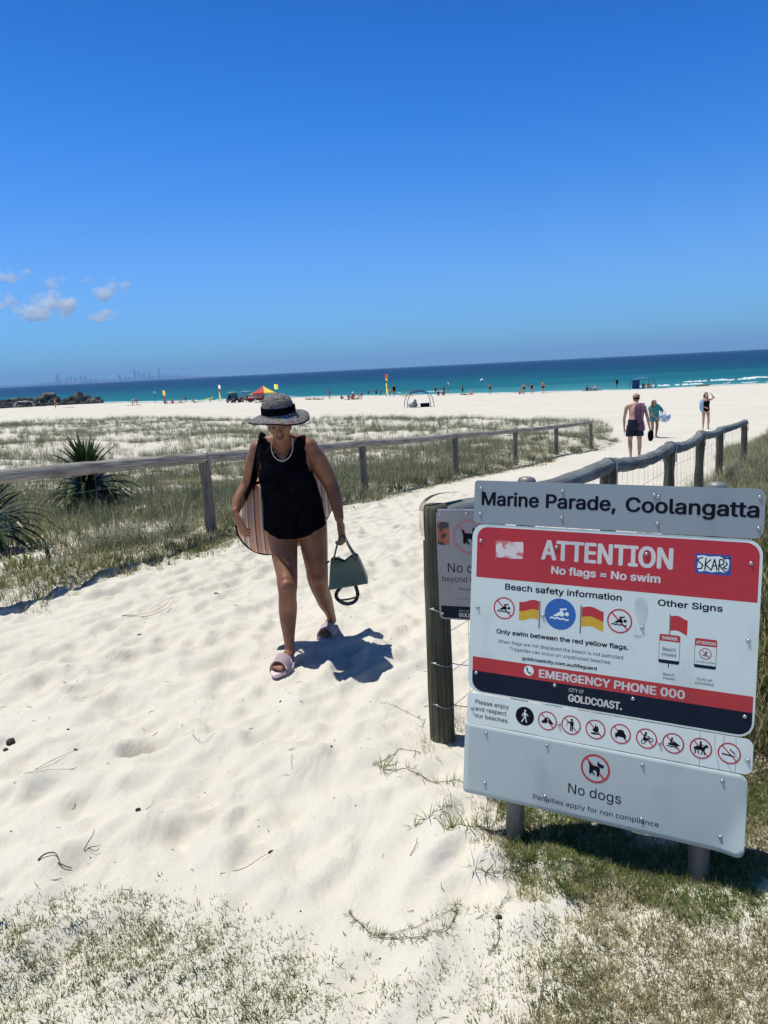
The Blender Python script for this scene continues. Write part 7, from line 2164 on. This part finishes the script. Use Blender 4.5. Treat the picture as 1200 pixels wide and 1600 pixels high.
def rboard(x, y, z, rz, tilt, L, mat, label):
    t = empty('rescue_board', (x, y, seat(x, y) + z), rad(rz), label, 'rescue board', 'rescue boards')
    bm = bmesh.new(); ball_bm(bm, (0, 0, 0), (L / 2, .30, .10), Matrix.Rotation(rad(tilt), 3, 'Y'), 20, 10)
    b_ = from_bm('deck', bm, mat, t, True)
    bm = bmesh.new(); box_bm(bm, (L * .4, 0, -.12), (.18, .02, .16)); from_bm('fin', bm, M_DKPAINT, t)
rboard(-20.6, 131.0, 1.24, 12, 0, 3.0, M_YBOARD, 'yellow rescue board lying on top of the red trailer')
rboard(-32.6, 146.3, .42, 10, -14, 3.0, M_YBOARD, 'yellow rescue board leaning up on the sand left of the feather flag')
rboard(-31.5, 146.6, .52, 0, -50, 1.4, M_YBOARD, 'short yellow rescue board standing steeply left of the feather flag')
rboard(4.53, 124.6, .18, 10, -4, 2.3, M_YBOARD, 'low yellow board on the sand left of the dark shade frame')
# jet ski at the breakwater's end
t = thing_at('jet_ski', -64.3, 177.9, 15, 'yellow and white jet ski at the foot of the breakwater', 'jet ski')
bm = bmesh.new(); ball_bm(bm, (0, 0, .28), (1.25, .5, .34), None, 18, 10); remesh('hull', bm, .07, M_YBOARD, t, 1)
bm = bmesh.new(); ball_bm(bm, (-.35, 0, .58), (.62, .34, .28)); ball_bm(bm, (.35, 0, .55), (.6, .22, .18)); remesh('cowl', bm, .06, M_WHT_C, t, 1)
tube_obj('handlebar', [(-.1, -.32, .98, .03), (-.05, 0, .92, .03), (-.1, .32, .98, .03)], M_DKPAINT, t, 6, 2)
# a bit of driftwood in the wash
t = tube_obj('driftwood', [(0, 0, 0, .10), (.8, .1, .1, .12), (1.6, -.05, .08, .09), (2.1, .1, .2, .04)], M_POST, None, 8, 3)
t.location = (44.2, 107.6, seat(44.2, 107.6) + .05); tag(t, 'dark piece of driftwood at the waterline far right', 'driftwood')

# ------------------------------------------------------------------ litter on the sand
M_TWIG = mat_var('dry_twig', (0.09, 0.065, 0.045), (0.22, 0.16, 0.11), 30, 0.9, stretch=(1, 1, 1))
M_SEED = mat_var('seed_dark', (0.018, 0.012, 0.010), (0.05, 0.03, 0.025), 30, 0.8)
def twig(pts, label, r0=.0022, mat=None, side=()):
    c = Vector((pts[0][0], pts[0][1], gz(pts[0][0], pts[0][1])))
    bm = bmesh.new()
    n = len(pts)
    P_ = [(x - c.x, y - c.y, gz(x, y) + h - c.z, r0 * .62 * (1 - .6 * i / n)) for i, (x, y, h) in enumerate(pts)]
    tube_bm(bm, P_, n=5, k=4)
    for s_ in side:
        tube_bm(bm, [(x - c.x, y - c.y, gz(x, y) + h - c.z, r0 * .35) for x, y, h in s_], n=4, k=3)
    o = from_bm('twig', bm, mat or M_TWIG, None, True); o.location = c
    tag(o, label, 'twig')
twig([(-1.86, 5.14, .008), (-1.80, 5.16, .01), (-1.70, 5.16, .012), (-1.58, 5.20, .02), (-1.55, 5.32, .05), (-1.56, 5.42, .09)], 'bent dry twig on the sand left of the woman', .0038, side=([(-1.76, 5.16, .01), (-1.66, 5.22, .02), (-1.60, 5.30, .05), (-1.56, 5.38, .08)], [(-1.57, 5.42, .08), (-1.68, 5.40, .03), (-1.75, 5.36, .01)]))
twig([(-.94, 3.36, .004), (-.92, 3.26, .012), (-.86, 3.19, .008), (-.82, 3.26, .006)], 'thin curled twig in the middle of the sand', .0018, side=([(-.98, 3.33, .004), (-.92, 3.29, .01)],))
twig([(-1.58, 2.92, .003), (-1.50, 3.00, .008), (-1.45, 3.10, .010), (-1.42, 3.20, .005)], 'branched thin twig near the left edge', .0022, side=([(-1.55, 2.95, .004), (-1.46, 2.98, .008), (-1.36, 3.00, .004)],))
twig([(-1.12, 2.46, .004), (-1.11, 2.49, .02), (-1.10, 2.50, .035), (-1.095, 2.51, .055)], 'short dark upright twig at the lower left', .0030, M_SEED, side=([(-1.11, 2.47, .01), (-1.08, 2.46, .012), (-1.07, 2.47, .016)],))
twig([(-1.24, 2.37, .004), (-1.22, 2.385, .010), (-1.19, 2.39, .010), (-1.17, 2.375, .004)], 'flat brown curled leaf stalk at the lower left', .0052)
twig([(-1.17, 2.365, .004), (-1.15, 2.36, .010), (-1.13, 2.37, .006)], 'second brown leaf stalk beside the flat one', .0050)
twig([(-.44, 3.02, .003), (-.44, 2.97, .01), (-.43, 2.92, .002)], 'tiny pale straw in the middle of the sand', .0014)
twig([(-.60, 2.28, .003), (-.53, 2.32, .008), (-.47, 2.34, .014), (-.44, 2.37, .004)], 'thin dark looped straw low in the middle', .0020, M_SEED)
twig([(.03, 2.33, .003), (.05, 2.38, .01), (.06, 2.43, .016)], 'short dark stick below the runners', .0026, M_SEED)
twig([(.33, 1.70, .003), (.36, 1.78, .01), (.38, 1.86, .012)], 'dark slanting stick at the bottom right of the sand', .0024, M_SEED)
seeds = [(-1.80, 3.35, .020, 'dark crumpled seed pod at the left edge of the sand'), (-1.79, 3.28, .012, 'small dark crumb just below the crumpled pod'), (-1.43, 3.19, .007, 'round black seed left of the middle'), (-1.56, 3.43, .006, 'round black seed higher up on the left'), (-.99, 2.67, .010, 'curved dark seed in the lower middle of the sand'),
         (-.45, 2.40, .0085, 'dark oval seed near the lower grass'), (-.57, 3.64, .007, 'dark pebble just below the woman\'s leading foot'), (-1.72, 3.00, .012, 'small dark splayed seed head at the left'), (-1.30, 5.62, .016, 'dark seed pod on the upper sand left of the woman'), (-1.10, 5.30, .012, 'small seed pod left of the woman\'s knee'), (-1.62, 4.75, .018, 'flat brown fragment on the sand left of the woman'),
         (.28, 2.02, .009, 'dark crumb among the sparse grass near the sign'), (-.28, 3.10, .006, 'small dark seed right of the woman\'s track')]
for k, (x, y, s_, lab) in enumerate(seeds):
    bm = bmesh.new()
    bmesh.ops.create_icosphere(bm, subdivisions=2, radius=s_)
    rr = random.Random(k)
    for v in bm.verts: v.co *= rr.uniform(.7, 1.15)
    for v in bm.verts: v.co.z *= .55; v.co.y *= 1.25
    o = from_bm('seed_pod', bm, M_SEED, None, True); o.location = (x, y, gz(x, y) + s_ * .3); o.rotation_euler = (0.2, 0, k)
    tag(o, lab, 'seed pod', 'seeds and pods lying on the sand')
# countless specks
n = 1000
x = RNG.uniform(-3, 1.2, n); y = RNG.uniform(1.6, 7, n)
k_ = (x > x_left(y) + .1) & (x < x_right(y) + .1) & (F1(x * 1.5, y * 1.5, 2) > .42)
x, y = x[k_], y[k_]
sp_v = []
for q in range(4):
    bm = bmesh.new()
    if q < 2: bmesh.ops.create_icosphere(bm, subdivisions=1, radius=.0022)
    else: tube_bm(bm, [(-.012, 0, .001, .0006), (0, .002, .002, .0008), (.012, -.001, .001, .0005)], n=4)
    me = bpy.data.meshes.new('speck'); bm.to_mesh(me); bm.free(); me.materials.append(M_SEED if q != 3 else M_TWIG); sp_v.append(me)
scatter('sand_debris', np.stack([x, y, gz(x, y) + .001], -1), RNG.uniform(.4, 1.5, len(x)) ** 1.3, sp_v, 'tiny dark crumbs and straws strewn over the sand', 0.2)

# creeping grass runners
run_v = [tuft('runner_tuft', 11, .085, .008, .0042, .5, M_LAWN, 400 + k, 1.35, segs=3) for k in range(4)]
run_s = [tuft('runner_tuft', 8, .035, .006, .0030, .6, M_LAWN, 410 + k, 1.1, segs=2) for k in range(3)]
def runner(path, label, big=True, every=1, r0=.0016, seed=0, mat=None):
    rr = random.Random(seed)
    P_ = catmull([(a, b, 0) for a, b in path], 6)
    c = Vector((P_[0][0], P_[0][1], gz(P_[0][0], P_[0][1])))
    root = empty('grass_runner', c, 0, label, 'creeping grass', 'grass runners creeping over the sand')
    tube_obj('stem', [(p[0] - c.x, p[1] - c.y, gz(p[0], p[1]) - c.z + .002 + .005 * rr.random(), r0 * .6) for p in P_], mat or M_TWIG, root, 5)
    for i, p in enumerate(P_[::every]):
        o = share('tuft', rr.choice(run_v if big else run_s), root, (p[0] - c.x, p[1] - c.y, gz(p[0], p[1]) - c.z + .003), (rr.uniform(-.3, .3), rr.uniform(-.3, .3), rr.uniform(0, 6)), (rr.uniform(.6, 1.2),) * 3)
runner([(.55, 2.45), (.42, 2.58), (.28, 2.72), (.16, 2.82), (.04, 2.88), (-.06, 2.92)], 'long leafy grass runner reaching onto the sand left of the sign', True, 3, .0022, 1)
runner([(.42, 2.30), (.34, 2.42), (.24, 2.46), (.16, 2.44)], 'leafy grass runner just below the left foot of the sign', True, 2, .0020, 2)
runner([(.16, 2.12), (.155, 2.05), (.12, 1.98), (.05, 1.945), (-.02, 1.955), (-.09, 1.98), (-.13, 2.04), (-.17, 2.10)], 'curved grass runner bending round bare sand at the bottom middle', False, 1, .0018, 3)
runner([(.16, 2.10), (.11, 2.03), (.04, 1.985), (-.03, 1.975), (-.10, 1.99)], 'inner strand beside the curved grass runner', False, 2, .0012, 4)
runner([(.32, 2.12), (.28, 2.04), (.27, 1.95), (.23, 1.90)], 'short grass runner right of the curved one', False, 1, .0016, 5)
runner([(.50, 2.38), (.42, 2.30), (.33, 2.24), (.24, 2.26)], 'leafy runner on the sand right below the sign\'s left end', True, 2, .0018, 6)
runner([(.10, 3.0), (.02, 3.06), (-.02, 3.0), (-.10, 2.97), (.0, 2.94)], 'dry looped runner near the foot of the thick post', False, 6, .0018, 7)
runner([(-.05, 3.55), (.06, 3.48), (.14, 3.36), (.12, 3.25)], 'dry runner left of the thick end post', False, 3, .0014, 8)
runner([(.05, 2.50), (.13, 2.53), (.20, 2.60)], 'short green runner between the leafy ones', True, 4, .0018, 9)
